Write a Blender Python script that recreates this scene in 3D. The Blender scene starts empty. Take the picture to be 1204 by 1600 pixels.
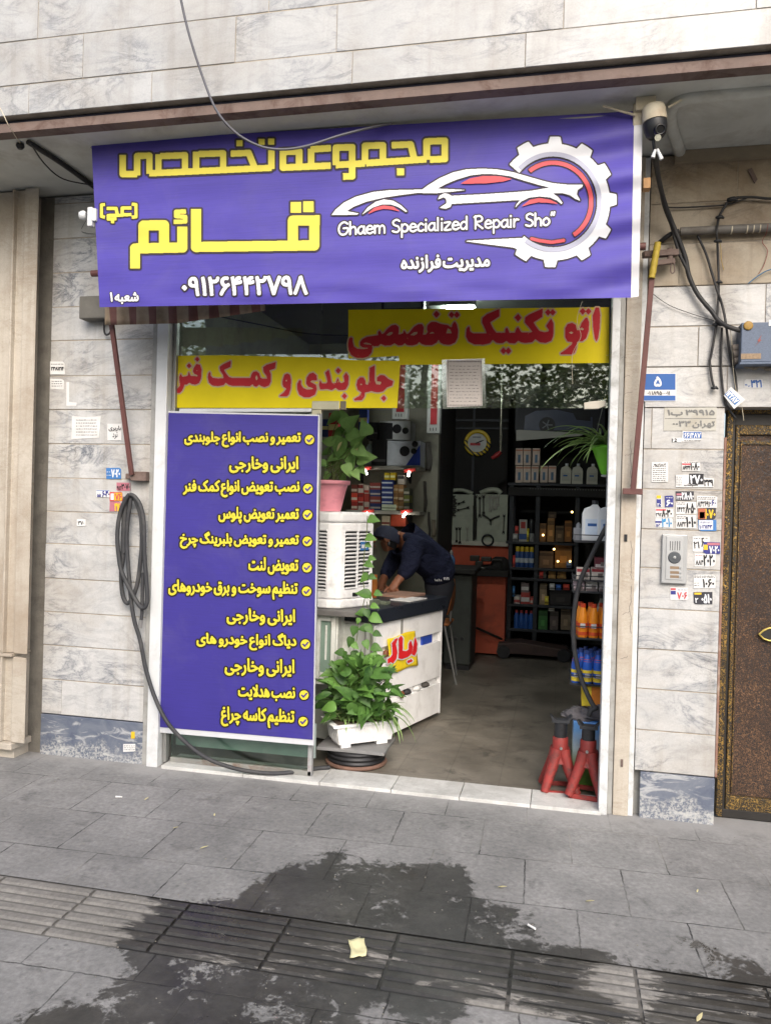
import bpy, bmesh, math, random, re
import numpy as np
import unicodedata as ud
from mathutils import Vector, Matrix

SC = bpy.context.scene
COL = SC.collection
rnd = random.Random(7)
PI = math.pi

# ------------------------------------------------------------------ camera
F = 1230.0
YAW, PIT, ROL, CH, CD = math.radians(12.5), math.radians(-.2), math.radians(1.55), 1.55, -4.2473
fw = np.array([-math.sin(YAW)*math.cos(PIT), math.cos(YAW)*math.cos(PIT), math.sin(PIT)])
rt = np.array([math.cos(YAW), math.sin(YAW), 0.0])
up = np.cross(rt, fw)
rt, up = rt*math.cos(ROL)+up*math.sin(ROL), -rt*math.sin(ROL)+up*math.cos(ROL)
CP = np.array([0.0, CD, CH])
cam_data = bpy.data.cameras.new('camera')
cam = bpy.data.objects.new('camera', cam_data)
COL.objects.link(cam)
cam_data.sensor_fit = 'VERTICAL'
cam_data.sensor_height = 24.0
cam_data.lens = 24.0*F/1600.0
cam_data.clip_start = 0.05
cam_data.clip_end = 300.0
cam.matrix_world = Matrix(((rt[0], up[0], -fw[0], CP[0]), (rt[1], up[1], -fw[1], CP[1]), (rt[2], up[2], -fw[2], CP[2]), (0, 0, 0, 1)))
SC.camera = cam

# ------------------------------------------------------------------ world, sun, exposure
SUN_EL, SUN_AZ = math.radians(38), math.radians(160)      # azimuth measured clockwise from +Y
world = bpy.data.worlds.new('World')
SC.world = world
world.use_nodes = True
wn = world.node_tree
sky = wn.nodes.new('ShaderNodeTexSky')
sky.sky_type = 'NISHITA'
sky.sun_disc = False
sky.sun_elevation = SUN_EL
sky.sun_rotation = SUN_AZ
sky.air_density = 1.0
sky.dust_density = 4.0
sky.ozone_density = 1.0
wn.links.new(sky.outputs[0], wn.nodes['Background'].inputs[0])
wn.nodes['Background'].inputs[1].default_value = 0.14
sun_data = bpy.data.lights.new('sun', 'SUN')
sun_data.energy = 0.95
sun_data.angle = math.radians(40)
sun_data.color = (1.0, 0.99, 0.975)
sun = bpy.data.objects.new('sun', sun_data)
COL.objects.link(sun)
sd = Vector((math.sin(SUN_AZ)*math.cos(SUN_EL), math.cos(SUN_AZ)*math.cos(SUN_EL), math.sin(SUN_EL)))
sun.rotation_euler = sd.to_track_quat('Z', 'Y').to_euler()
sun.location = (0, -6, 14)
SC.view_settings.view_transform = 'Standard'
SC.view_settings.look = 'None'
SC.view_settings.gamma = 1.0
SC.view_settings.exposure = 1.12

# ------------------------------------------------------------------ helpers: photo ray to a point on a real plane
def rays(px, py):
    px = np.asarray(px, float); py = np.asarray(py, float)
    return fw+((px-602)/F)[..., None]*rt-((py-800)/F)[..., None]*up
def PY(px, py, Y):
    d = rays(px, py); return CP+d*((Y-CD)/d[..., 1])[..., None]
def PZ(px, py, Z=0.0):
    d = rays(px, py); return CP+d*((Z-CH)/d[..., 2])[..., None]
def V3(a): return Vector((float(a[0]), float(a[1]), float(a[2])))
def pt(px, py, Y): return V3(PY(px, py, Y))
def gp(px, py, Z=0.0): return V3(PZ(px, py, Z))

ORG = {}
def thing(name, label, cat, loc=(0, 0, 0), group=None):
    o = bpy.data.objects.new(name, None); COL.objects.link(o)
    o.location = loc; o.empty_display_size = .05
    o['label'] = label; o['category'] = cat
    if group: o['group'] = group
    return o
def tag(o, label, cat, group=None):
    o['label'] = label; o['category'] = cat
    if group: o['group'] = group
    return o
def wloc(o):
    l = Vector(o.location)
    while o.parent: o = o.parent; l += Vector(o.location)
    return l
def struct(o): o['kind'] = 'structure'; return o

class MB:
    def __init__(s): s.v = []; s.f = []; s.sm = []
    def add(s, vs, fs, sm=False):
        n = len(s.v); s.v += [tuple(map(float, q)) for q in vs]; s.f += [[n+i for i in q] for q in fs]; s.sm += [sm]*len(fs); return s
    def quad(s, *q): return s.add(q, [list(range(len(q)))])
    def box(s, a, b):
        x0, x1 = sorted((a[0], b[0])); y0, y1 = sorted((a[1], b[1])); z0, z1 = sorted((a[2], b[2]))
        return s.hexa([(x0, y0, z0), (x1, y0, z0), (x1, y1, z0), (x0, y1, z0), (x0, y0, z1), (x1, y0, z1), (x1, y1, z1), (x0, y1, z1)])
    def hexa(s, q): return s.add(q, [[3, 2, 1, 0], [4, 5, 6, 7], [0, 1, 5, 4], [1, 2, 6, 5], [2, 3, 7, 6], [3, 0, 4, 7]])
    def obox(s, c, X, Y, Z):
        c, X, Y, Z = map(Vector, (c, X, Y, Z))
        return s.hexa([c-X-Y-Z, c+X-Y-Z, c+X+Y-Z, c-X+Y-Z, c-X-Y+Z, c+X-Y+Z, c+X+Y+Z, c-X+Y+Z])
    def bar(s, a, b, w, h, upv=(0, 0, 1)):
        a, b = Vector(a), Vector(b); d = (b-a); L = d.length; d.normalize()
        sx = d.cross(Vector(upv)); sx = sx.normalized() if sx.length > 1e-5 else Vector((1, 0, 0)); sz = sx.cross(d)
        return s.obox((a+b)/2, d*L/2, sx*w/2, sz*h/2)
    def pbox(s, x0, y0, x1, y1, Y, dep):
        a, b = pt(x0, y1, Y), pt(x1, y0, Y); return s.box(a, (b.x, Y+dep, b.z))
    def cyl(s, a, b, r0, r1=None, n=16, caps=True):
        a, b = Vector(a), Vector(b); r1 = r0 if r1 is None else r1
        d = (b-a).normalized(); x = d.orthogonal().normalized(); y = d.cross(x)
        vs = [p+(x*math.cos(2*PI*i/n)+y*math.sin(2*PI*i/n))*r for p, r in ((a, r0), (b, r1)) for i in range(n)]
        s.add(vs, [[i, (i+1) % n, n+(i+1) % n, n+i] for i in range(n)], True)
        if caps:
            s.add(vs[:n], [list(range(n))[::-1]]); s.add(vs[n:], [list(range(n))])
        return s
    def tube(s, pts, r, n=8, caps=True):
        pts = [Vector(p) for p in pts]; m = len(pts); R = r if isinstance(r, (list, tuple)) else [r]*m
        t = [(pts[min(i+1, m-1)]-pts[max(i-1, 0)]).normalized() for i in range(m)]
        x = t[0].orthogonal().normalized(); vs = []
        for i in range(m):
            x = (x-t[i]*x.dot(t[i])); x = x.normalized() if x.length > 1e-6 else t[i].orthogonal().normalized(); y = t[i].cross(x)
            vs += [pts[i]+(x*math.cos(2*PI*k/n)+y*math.sin(2*PI*k/n))*R[i] for k in range(n)]
        s.add(vs, [[i*n+k, i*n+(k+1) % n, (i+1)*n+(k+1) % n, (i+1)*n+k] for i in range(m-1) for k in range(n)], True)
        if caps: s.add(vs[:n], [list(range(n))[::-1]]); s.add(vs[-n:], [list(range(n))])
        return s
    def lathe(s, c, prof, n=24, ax=(0, 0, 1), caps=True):
        c = Vector(c); z = Vector(ax).normalized(); x = z.orthogonal().normalized(); y = z.cross(x); m = len(prof)
        vs = [c+z*h+(x*math.cos(2*PI*k/n)+y*math.sin(2*PI*k/n))*r for r, h in prof for k in range(n)]
        s.add(vs, [[i*n+k, i*n+(k+1) % n, (i+1)*n+(k+1) % n, (i+1)*n+k] for i in range(m-1) for k in range(n)], True)
        if caps: s.add(vs[:n], [list(range(n))[::-1]]); s.add(vs[-n:], [list(range(n))])
        return s
    def prism(s, poly, dep):
        """polygon of 3-D points pushed along the vector dep"""
        poly = [Vector(p) for p in poly]; dep = Vector(dep); n = len(poly)
        vs = poly+[p+dep for p in poly]
        return s.add(vs, [list(range(n)), list(range(2*n-1, n-1, -1))]+[[i, n+i, n+(i+1) % n, (i+1) % n] for i in range(n)])
    def grid(s, fn, nu, nv, sm=True):
        vs = [fn(i/nu, j/nv) for j in range(nv+1) for i in range(nu+1)]
        return s.add(vs, [[j*(nu+1)+i, j*(nu+1)+i+1, (j+1)*(nu+1)+i+1, (j+1)*(nu+1)+i] for j in range(nv) for i in range(nu)], sm)
    def build(s, name, mat, parent=None, bevel=0, seg=2, solid=0, recalc=False):
        me = bpy.data.meshes.new(name)
        vs = np.array(s.v, float).reshape(-1, 3)
        if parent is not None: org = wloc(parent)
        else:
            lo, hi = vs.min(0), vs.max(0); org = Vector(((lo[0]+hi[0])/2, (lo[1]+hi[1])/2, lo[2]))
        vs = vs-np.array(org)
        me.from_pydata([tuple(q) for q in vs], [], s.f)
        me.polygons.foreach_set('use_smooth', s.sm)
        if recalc:
            bm = bmesh.new(); bm.from_mesh(me); bmesh.ops.remove_doubles(bm, verts=bm.verts, dist=1e-6); bmesh.ops.recalc_face_normals(bm, faces=bm.faces); bm.to_mesh(me); bm.free()
        me.update()
        o = bpy.data.objects.new(name, me); COL.objects.link(o)
        if parent is not None: o.parent = parent
        else: o.location = org
        if mat: me.materials.append(mat)
        if solid:
            k = o.modifiers.new('solid', 'SOLIDIFY'); k.thickness = solid; k.offset = 0
        if bevel:
            k = o.modifiers.new('bevel', 'BEVEL'); k.width = bevel; k.segments = seg; k.limit_method = 'ANGLE'; k.angle_limit = math.radians(40)
        return o

def spline(pts, k=6):
    """Catmull-Rom through the points"""
    p = [Vector(q) for q in pts]; out = []
    for i in range(len(p)-1):
        a = p[max(i-1, 0)]; b = p[i]; c = p[i+1]; d = p[min(i+2, len(p)-1)]
        for j in range(k):
            t = j/k
            out.append(.5*((2*b)+(c-a)*t+(2*a-5*b+4*c-d)*t*t+(3*b-a-3*c+d)*t**3))
    out.append(p[-1]); return out
def dup(root, delta, label=None):
    r = root.copy(); COL.objects.link(r); r.location = Vector(root.location)+Vector(delta)
    if label: r['label'] = label
    for ch in list(root.children):
        c = ch.copy(); COL.objects.link(c); c.parent = r
        for g in list(ch.children):
            d = g.copy(); COL.objects.link(d); d.parent = c
    return r

# ------------------------------------------------------------------ materials
GAIN = .72        # lowers outdoor colours; light balance against the dim interior sits in the colours
def S(r, g, b):
    def l(c):
        c = c/255.0
        return c/12.92 if c <= .04045 else ((c+.055)/1.055)**2.4
    return (min(.86, l(r)*GAIN), min(.86, l(g)*GAIN), min(.86, l(b)*GAIN), 1.0)
class N:
    def __init__(s, name):
        s.m = bpy.data.materials.new(name); s.m.use_nodes = True; s.t = s.m.node_tree; s.b = s.t.nodes['Principled BSDF']
    def n(s, typ, ins=None, **props):
        x = s.t.nodes.new('ShaderNode'+typ)
        for k, v in props.items(): setattr(x, k, v)
        for k, v in (ins or {}).items(): s.set(x.inputs[k], v)
        return x
    def set(s, sock, v):
        if isinstance(v, bpy.types.NodeSocket): s.t.links.new(v, sock)
        elif isinstance(v, bpy.types.Node): s.t.links.new(v.outputs[0], sock)
        else: sock.default_value = v
    def pos(s): return s.n('NewGeometry').outputs['Position']
    def noise(s, vec, scale, detail=4, rough=.55, dist=0.0):
        return s.n('TexNoise', {'Vector': vec, 'Scale': scale, 'Detail': detail, 'Roughness': rough, 'Distortion': dist}).outputs['Fac']
    def ramp(s, fac, stops):
        x = s.n('ValToRGB', {0: fac}); e = x.color_ramp.elements
        while len(e) < len(stops): e.new(.5)
        for q, (p, c) in zip(e, stops):
            q.position = p; q.color = c if isinstance(c, tuple) else (c, c, c, 1)
        return x.outputs[0]
    def mix(s, fac, a, b, blend='MIX'):
        x = s.n('Mix', data_type='RGBA', blend_type=blend); s.set(x.inputs[0], fac); s.set(x.inputs[6], a); s.set(x.inputs[7], b); return x.outputs[2]
    def math(s, op, a, b=0.0, c=None):
        x = s.n('Math', operation=op); s.set(x.inputs[0], a); s.set(x.inputs[1], b)
        if c is not None: s.set(x.inputs[2], c)
        return x.outputs[0]
    def vmath(s, op, a, b):
        x = s.n('VectorMath', operation=op); s.set(x.inputs[0], a); s.set(x.inputs[1], b); return x.outputs[0]
    def bump(s, h, strength=.3, dist=.01):
        s.set(s.b.inputs['Normal'], s.n('Bump', {'Height': h, 'Strength': strength, 'Distance': dist}))
    def rand(s): return s.n('NewGeometry').outputs['Random Per Island']
    def done(s, col=None, rough=None, metal=None, spec=None):
        if col is not None: s.set(s.b.inputs['Base Color'], col)
        if rough is not None: s.set(s.b.inputs['Roughness'], rough)
        if metal is not None: s.set(s.b.inputs['Metallic'], metal)
        if spec is not None: s.set(s.b.inputs['Specular IOR Level'], spec)
        return s.m
def mul(c, k): return (min(1, c[0]*k), min(1, c[1]*k), min(1, c[2]*k), 1)

MC = {}
def paint(name, c, rough=.55, var=.18, scale=9, bump=.0, bs=60, metal=0, dirt=None, dscale=4, damt=.5, isl=0, spec=.4):
    """plain surface with uneven tone, worn patches and a little relief"""
    if name in MC: return MC[name]
    k = N(name); p = k.pos()
    a = k.noise(p, scale, 5, .6)
    col = k.mix(k.ramp(a, [(.3, 0.0), (.7, 1.0)]), mul(c, 1-var), mul(c, 1+var*.45))
    if dirt:
        d = k.noise(p, dscale, 8, .68, .4)
        col = k.mix(k.math('MULTIPLY', k.ramp(d, [(.5, 0.0), (.68, 1.0)]), damt), col, dirt)
    if isl: col = k.mix(1.0, col, k.ramp(k.rand(), [(0, 1-isl), (1, 1.0)]), 'MULTIPLY')
    r = k.math('MULTIPLY_ADD', a, .25, rough-.12)
    if bump: k.bump(k.noise(p, bs, 4, .6), bump, .004)
    MC[name] = k.done(col, r, metal, spec); return MC[name]
def glow(name, c, e):
    k = N(name); k.set(k.b.inputs['Emission Color'], c); k.set(k.b.inputs['Emission Strength'], e); return k.done(c, .5)
# ------------------------------------------------------------------ special surfaces
def marble(name, light, vein, stain, amt=.5, stain_amt=.35, rough=.35):
    k = N(name); p = k.pos(); r = k.rand()
    off = k.n('CombineXYZ', {0: k.math('MULTIPLY', r, 37.0), 1: k.math('MULTIPLY', r, 91.0), 2: k.math('MULTIPLY', r, 53.0)})
    q = k.vmath('ADD', p, off)
    rot = k.n('Mapping', {'Vector': q, 'Rotation': (0, math.radians(38), 0), 'Scale': (1.0, 1.0, 2.3)})
    n1 = k.noise(rot, 3.0, 9, .62, 1.2)
    v1 = k.ramp(k.math('ABSOLUTE', k.math('SUBTRACT', n1, .5)), [(0, 1.0), (.012, .55), (.06, 0.0)])
    n2 = k.noise(rot, 9.0, 7, .6, .8)
    v2 = k.ramp(k.math('ABSOLUTE', k.math('SUBTRACT', n2, .5)), [(0, .7), (.03, 0.0)])
    patch = k.ramp(k.noise(q, 2.6, 4, .5), [(.44, 0.0), (.66, 1.0)])
    cl = k.ramp(k.noise(rot, 5.0, 6, .6, .6), [(.4, 0.0), (.75, .6)])
    m = k.math('MULTIPLY', k.math('MULTIPLY_ADD', v2, .5, v1), k.math('MULTIPLY_ADD', patch, .9, .25))
    m = k.math('MINIMUM', k.math('ADD', k.math('MULTIPLY', m, amt), k.math('MULTIPLY', cl, amt*.55)), 1.0)
    base = k.mix(k.ramp(r, [(0, 0.0), (1, 1.0)]), mul(light, .9), light)
    col = k.mix(m, base, vein)
    st = k.ramp(k.noise(p, 1.7, 8, .65, .5), [(.46, 0.0), (.75, 1.0)])
    col = k.mix(k.math('MULTIPLY', st, stain_amt), col, stain)
    drip = k.noise(k.n('Mapping', {'Vector': p, 'Scale': (11.0, 11.0, .7)}), 1.0, 6, .65, .2)
    col = k.mix(k.math('MULTIPLY', k.ramp(drip, [(.52, 0.0), (.72, 1.0)]), stain_amt*.55), col, mul(stain, .85))
    crk = k.noise(rot, 14.0, 6, .7, 2.0)
    col = k.mix(k.math('MULTIPLY', k.ramp(k.math('ABSOLUTE', k.math('SUBTRACT', crk, .5)), [(0, .8), (.009, 0.0)]), patch), col, mul(vein, .6))
    fine = k.ramp(k.noise(p, 130, 2, .5), [(.3, .93), (.7, 1.03)])
    col = k.mix(1.0, col, fine, 'MULTIPLY')
    k.bump(k.noise(p, 60, 3, .5), .05, .003)
    return k.done(col, k.math('MULTIPLY_ADD', st, .25, rough))
M_MARB = marble('white_marble', S(220, 220, 218), S(116, 122, 131), S(160, 146, 124), .8, .62)
M_MARB_UP = marble('upper_marble', S(200, 201, 200), S(122, 127, 134), S(150, 141, 128), .62, .6)
M_MARB_OLD = marble('old_marble', S(188, 174, 150), S(116, 108, 98), S(128, 102, 72), .6, 1.0, .5)
M_SILL = marble('sill_marble', S(236, 236, 232), S(176, 176, 172), S(110, 104, 94), .35, .55, .4)
M_STONE = marble('beige_stone', S(214, 205, 190), S(176, 164, 146), S(156, 136, 112), .5, .75, .6)

def plinth_mat():
    k = N('plinth_stone'); p = k.pos()
    n = k.noise(p, 7, 8, .65, 1.0)
    rot = k.n('Mapping', {'Vector': p, 'Rotation': (0, math.radians(35), 0), 'Scale': (1.0, 1.0, 3.0)})
    streak = k.noise(rot, 5, 7, .65, 1.2)
    col = k.ramp(n, [(.25, S(80, 90, 112)), (.5, S(106, 114, 130)), (.75, S(132, 138, 148))])
    col = k.mix(k.ramp(streak, [(.55, 0.0), (.63, .75)]), col, S(196, 198, 198))
    z = k.n('SeparateXYZ', {0: p}).outputs[2]
    eff = k.math('ADD', k.math('MULTIPLY_ADD', z, -5.0, .92), k.math('MULTIPLY', k.math('SUBTRACT', k.noise(p, 5.0, 8, .7), .5), 1.9))
    spk = k.ramp(k.noise(p, 75, 4, .75), [(.44, 0.0), (.56, 1.0)])
    col = k.mix(k.math('MULTIPLY', k.math('MULTIPLY', k.ramp(eff, [(.4, 0.0), (.62, 1.0)]), spk), .7), col, S(204, 204, 198))
    k.bump(k.noise(p, 60, 5, .6), .3, .004)
    return k.done(col, .6)
M_PLINTH = plinth_mat()

def pavement_mat(name, a, b, slabs=True):
    k = N(name); p = k.pos()
    n = k.noise(p, 3.2, 9, .66, .3); f = k.noise(p, 45, 5, .7)
    wob = k.n('TexNoise', {'Vector': p, 'Scale': 16.0, 'Detail': 5.0, 'Roughness': .7}).outputs['Color']
    pj = k.vmath('ADD', p, k.vmath('MULTIPLY', k.vmath('SUBTRACT', wob, (.5, .5, .5)), (.017, .017, 0)))
    rot = k.n('Mapping', {'Vector': pj, 'Rotation': (0, 0, math.radians(-1.6)), 'Location': (.13, -.157, 0)})
    br = k.n('TexBrick', {'Vector': rot, 'Color1': (1, 1, 1, 1), 'Color2': (0, 0, 0, 1), 'Mortar': (.5, .5, .5, 1), 'Scale': 1.0, 'Mortar Size': .0035, 'Mortar Smooth': .3, 'Bias': 0.0, 'Brick Width': .41, 'Row Height': .41}, offset=.5)
    col = k.mix(k.ramp(n, [(.3, 0.0), (.72, 1.0)]), a, b)
    if slabs: col = k.mix(.10, col, k.mix(k.n('SeparateColor', {0: br.outputs[0]}).outputs[0], mul(a, .85), mul(b, 1.12)))
    st = k.ramp(k.noise(p, 6.5, 7, .7, .4), [(.56, 0.0), (.7, 1.0)])
    col = k.mix(k.math('MULTIPLY', st, .6), col, mul(a, .5))
    pale = k.ramp(k.noise(p, 9, 6, .7, .6), [(.62, 0.0), (.74, 1.0)])
    col = k.mix(k.math('MULTIPLY', pale, .3), col, mul(b, 1.5))
    col = k.mix(1.0, col, k.ramp(f, [(.3, .70), (.7, 1.18)]), 'MULTIPLY')
    spot = k.n('TexVoronoi', {'Vector': p, 'Scale': 9.0, 'Randomness': 1.0})
    col = k.mix(k.math('MULTIPLY', k.ramp(spot.outputs['Distance'], [(.05, 1.0), (.09, 0.0)]), .5), col, mul(a, .5))
    mort = br.outputs['Fac']
    jm = k.ramp(k.noise(p, 12, 4, .6), [(.35, .25), (.6, 1.0)])
    if slabs:
        jcol = k.mix(k.ramp(k.noise(p, 1.3, 5, .6), [(.46, 0.0), (.6, 1.0)]), S(52, 52, 52), S(150, 148, 142))
        col = k.mix(k.math('MULTIPLY', mort, jm), col, jcol)
    gm = k.math('LESS_THAN', k.n('SeparateXYZ', {0: p}).outputs[2], -.0016)
    if not slabs: col = k.mix(gm, col, mul(a, .74))
    yy = k.n('SeparateXYZ', {0: p}).outputs[1]
    dust = k.math('MULTIPLY', k.ramp(k.math('ADD', yy, k.math('MULTIPLY', k.math('SUBTRACT', k.noise(p, 4, 7, .7), .5), .55)), [(0, 0.0), (.001, 0.0)]), 1.0) if False else k.ramp(k.math('ADD', k.math('MULTIPLY_ADD', yy, 1.6, 1.0), k.math('MULTIPLY', k.math('SUBTRACT', k.noise(p, 5, 7, .7), .5), .9)), [(.62, 0.0), (.95, .7)])
    col = k.mix(dust, col, mul(b, 1.12))
    big = k.ramp(k.noise(p, 1.1, 5, .6, .4), [(.35, .84), (.65, 1.1)])
    col = k.mix(1.0, col, big, 'MULTIPLY')
    at = k.math('MULTIPLY', k.n('Attribute', attribute_name='wet').outputs['Fac'], .78)
    pw = k.n('Mapping', {'Vector': p, 'Scale': (1.0, 1.0, 1.0) if slabs else (.45, 2.2, 1.0)}).outputs[0]; wn_ = k.math('ADD', k.noise(pw, 9, 9, .72, 1.0), k.math('MULTIPLY', k.noise(pw, 34, 6, .75, .5), .45)); wn_ = k.math('ADD', wn_, k.math('MULTIPLY', k.math('SUBTRACT', k.noise(pw, 2.6, 3, .5), .5), .55))
    dry_ = col
    wet = k.ramp(k.math('ADD', at, k.math('MULTIPLY', k.math('SUBTRACT', wn_, .715), 2.6)), [(.47, 0.0), (.54, 1.0)])
    wet = k.math('MULTIPLY', wet, k.ramp(at, [(.03, 0.0), (.12, 1.0)]))
    puddle = k.math('MULTIPLY', wet, k.ramp(k.noise(p, 2.1, 5, .6), [(.50, 0.0), (.66, 1.0)]))
    wc = k.mix(1.0, dry_, k.ramp(k.noise(p, 5, 6, .65), [(.3, (.12, .12, .115, 1)), (.7, (.29, .285, .27, 1))]), 'MULTIPLY')
    if not slabs: wc = k.mix(k.math('MULTIPLY', gm, .6), wc, (.006, .006, .005, 1))
    dry_ = col
    damp = k.ramp(k.math('ADD', at, k.math('MULTIPLY', k.math('SUBTRACT', wn_, .715), 2.6)), [(.30, 0.0), (.47, .5)])
    damp = k.math('MULTIPLY', damp, k.ramp(at, [(.03, 0.0), (.12, 1.0)]))
    col = k.mix(damp, col, k.mix(1.0, col, (.45, .44, .43, 1), 'MULTIPLY'))
    col = k.mix(wet, col, wc)
    h = k.math('ADD', k.math('MULTIPLY', f, .4), k.math('MULTIPLY', n, .5))
    if slabs: h = k.math('SUBTRACT', h, k.math('MULTIPLY', mort, 1.3))
    k.set(k.b.inputs['Normal'], k.n('Bump', {'Height': h, 'Strength': k.math('MULTIPLY_ADD', puddle, -.45, .5), 'Distance': .006}))
    ro = k.math('MULTIPLY_ADD', wet, -.38, .82)
    ro = k.math('MULTIPLY_ADD', puddle, -.22, ro)
    return k.done(col, ro)
M_PAVE = pavement_mat('pavement_slabs', S(125, 125, 124), S(162, 161, 159))
M_TACT = pavement_mat('tactile_slabs', S(126, 123, 118), S(152, 149, 143), False)

def floor_mat():
    k = N('oily_floor'); p = k.pos()
    n = k.noise(p, 2.2, 9, .66, .4)
    br = k.n('TexBrick', {'Vector': p, 'Color1': (1, 1, 1, 1), 'Color2': (.8, .8, .8, 1), 'Mortar': (.25, .25, .25, 1), 'Scale': 1.0, 'Mortar Size': .004, 'Brick Width': .3, 'Row Height': .3}, offset=0.0)
    col = k.ramp(n, [(.25, S(82, 78, 71)), (.5, S(122, 116, 105)), (.75, S(158, 151, 138))])
    col = k.mix(.28, col, br.outputs[0], 'MULTIPLY')
    o = k.ramp(k.noise(p, 4, 8, .7, .6), [(.54, 0.0), (.66, 1.0)])
    col = k.mix(k.math('MULTIPLY', o, .6), col, S(46, 43, 40))
    k.bump(k.noise(p, 30, 5, .6), .2, .004)
    return k.done(col, k.math('MULTIPLY_ADD', n, .4, .3))
M_FLOOR = floor_mat()

def glass_mat(name, tint, refl=.06, rough=.016):
    k = N(name); tr = k.n('BsdfTransparent', {0: tint}); gl = k.n('BsdfGlossy', {'Color': (.95, 1, .97, 1), 'Roughness': rough})
    fr = k.n('Fresnel', {'IOR': 1.5}); mx = k.n('MixShader', {0: k.math('ADD', fr, refl), 1: tr, 2: gl})
    dust = k.n('BsdfDiffuse', {0: S(190, 190, 180)})
    m2 = k.n('MixShader', {0: k.math('MULTIPLY', k.ramp(k.noise(k.pos(), 9, 8, .7, .5), [(.5, 0.0), (.8, 1.0)]), .10), 1: mx, 2: dust})
    k.set(k.t.nodes['Material Output'].inputs[0], m2); return k.m
M_GLASS = glass_mat('glass', (.86, .92, .88, 1), .05)
M_GLASS_DK = glass_mat('thick_glass', (.80, .88, .84, 1), .04, .03)

def cloth_mat(name, c, var=.06, weave=900, rough=.6):
    k = N(name); p = k.pos()
    n = k.noise(p, 5, 4, .6)
    col = k.mix(k.ramp(n, [(.3, 0.0), (.7, 1.0)]), mul(c, 1-var), mul(c, 1+var))
    col = k.mix(k.math('MULTIPLY', k.ramp(k.noise(p, 2.2, 7, .7, .6), [(.5, 0.0), (.75, 1.0)]), .22), col, S(120, 112, 150))
    st = k.n('Mapping', {'Vector': p, 'Scale': (6, 6, 260)})
    line = k.noise(st, 1.0, 2, .5)
    col = k.mix(1.0, col, k.ramp(line, [(.3, .9), (.7, 1.07)]), 'MULTIPLY')
    k.bump(line, .08, .002)
    return k.done(col, rough)
M_BANNER = cloth_mat('banner_vinyl', S(76, 64, 168))
M_BOARD = cloth_mat('board_vinyl', S(58, 48, 146), .05)
M_YEL = paint('yellow_ink', S(236, 222, 84), .55, .06)
M_YEL2 = paint('list_yellow_ink', S(232, 218, 62), .55, .08)
M_HALO = paint('dark_outline_ink', S(60, 50, 60), .6, .08)
M_HALO2 = paint('black_outline_ink', S(44, 36, 40), .6, .08)
M_INKW = paint('white_ink', S(240, 242, 246), .55, .04)
M_INKG = paint('grey_ink', S(186, 188, 206), .55, .04)
M_INKR = paint('red_ink', S(214, 84, 92), .55, .1)
M_RED2 = paint('sign_red_ink', S(176, 40, 48), .5, .12)
M_PINKH = paint('pale_outline_ink', S(206, 176, 140), .5, .08)
M_INKK = paint('black_ink', S(40, 40, 44), .6, .1)
M_INKB = paint('blue_ink', S(52, 104, 178), .6, .08)

# ------------------------------------------------------------------ lettering: outlines -> distance field -> flat ink mesh
FORMS = {}
for cp in list(range(0xFB50, 0xFE00))+list(range(0xFE70, 0xFF00)):
    d_ = ud.decomposition(chr(cp)).split()
    key_ = {'<isolated>': 's', '<final>': 'f', '<initial>': 'i', '<medial>': 'm'}.get(d_[0] if d_ else '')
    if key_: FORMS.setdefault(''.join(chr(int(x, 16)) for x in d_[1:]), {})[key_] = chr(cp)
def shape(s):
    tk = re.findall('لا|.', s); out = []
    fwd = lambda t: t == 'ـ' or (t in FORMS and 'i' in FORMS[t])
    bwd = lambda t: t == 'ـ' or (t in FORMS and 'f' in FORMS[t])
    for k, t in enumerate(tk):
        if t not in FORMS: out.append(t); continue
        p = k > 0 and fwd(tk[k-1]) and bwd(t); q = k+1 < len(tk) and fwd(t) and bwd(tk[k+1])
        out.append(FORMS[t].get('m' if p and q else 'f' if p else 'i' if q else 's') or FORMS[t].get('s', t))
    return re.sub('[۰-۹0-9A-Za-z]+', lambda m: m.group()[::-1], ''.join(reversed(out)))
def outlines(text, arabic=True, word=.55):
    c = bpy.data.curves.new('lettering', 'FONT'); c.body = shape(text) if arabic else text; c.space_word = word if arabic else 1
    o = bpy.data.objects.new('lettering', c); COL.objects.link(o)
    dg = bpy.context.evaluated_depsgraph_get(); cu = o.evaluated_get(dg).to_curve(dg); polys = []
    for sp in cu.splines:
        b = sp.bezier_points; n = len(b); P = []
        for i in range(n):
            a, e = b[i], b[(i+1) % n]
            p0, p1, p2, p3 = (np.array(x[:2]) for x in (a.co, a.handle_right, e.handle_left, e.co))
            for t in (0, .25, .5, .75): P.append((1-t)**3*p0+3*t*(1-t)**2*p1+3*t*t*(1-t)*p2+t**3*p3)
        if n > 1: polys.append(np.array(P))
    bpy.data.objects.remove(o); bpy.data.curves.remove(c); return polys
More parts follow.
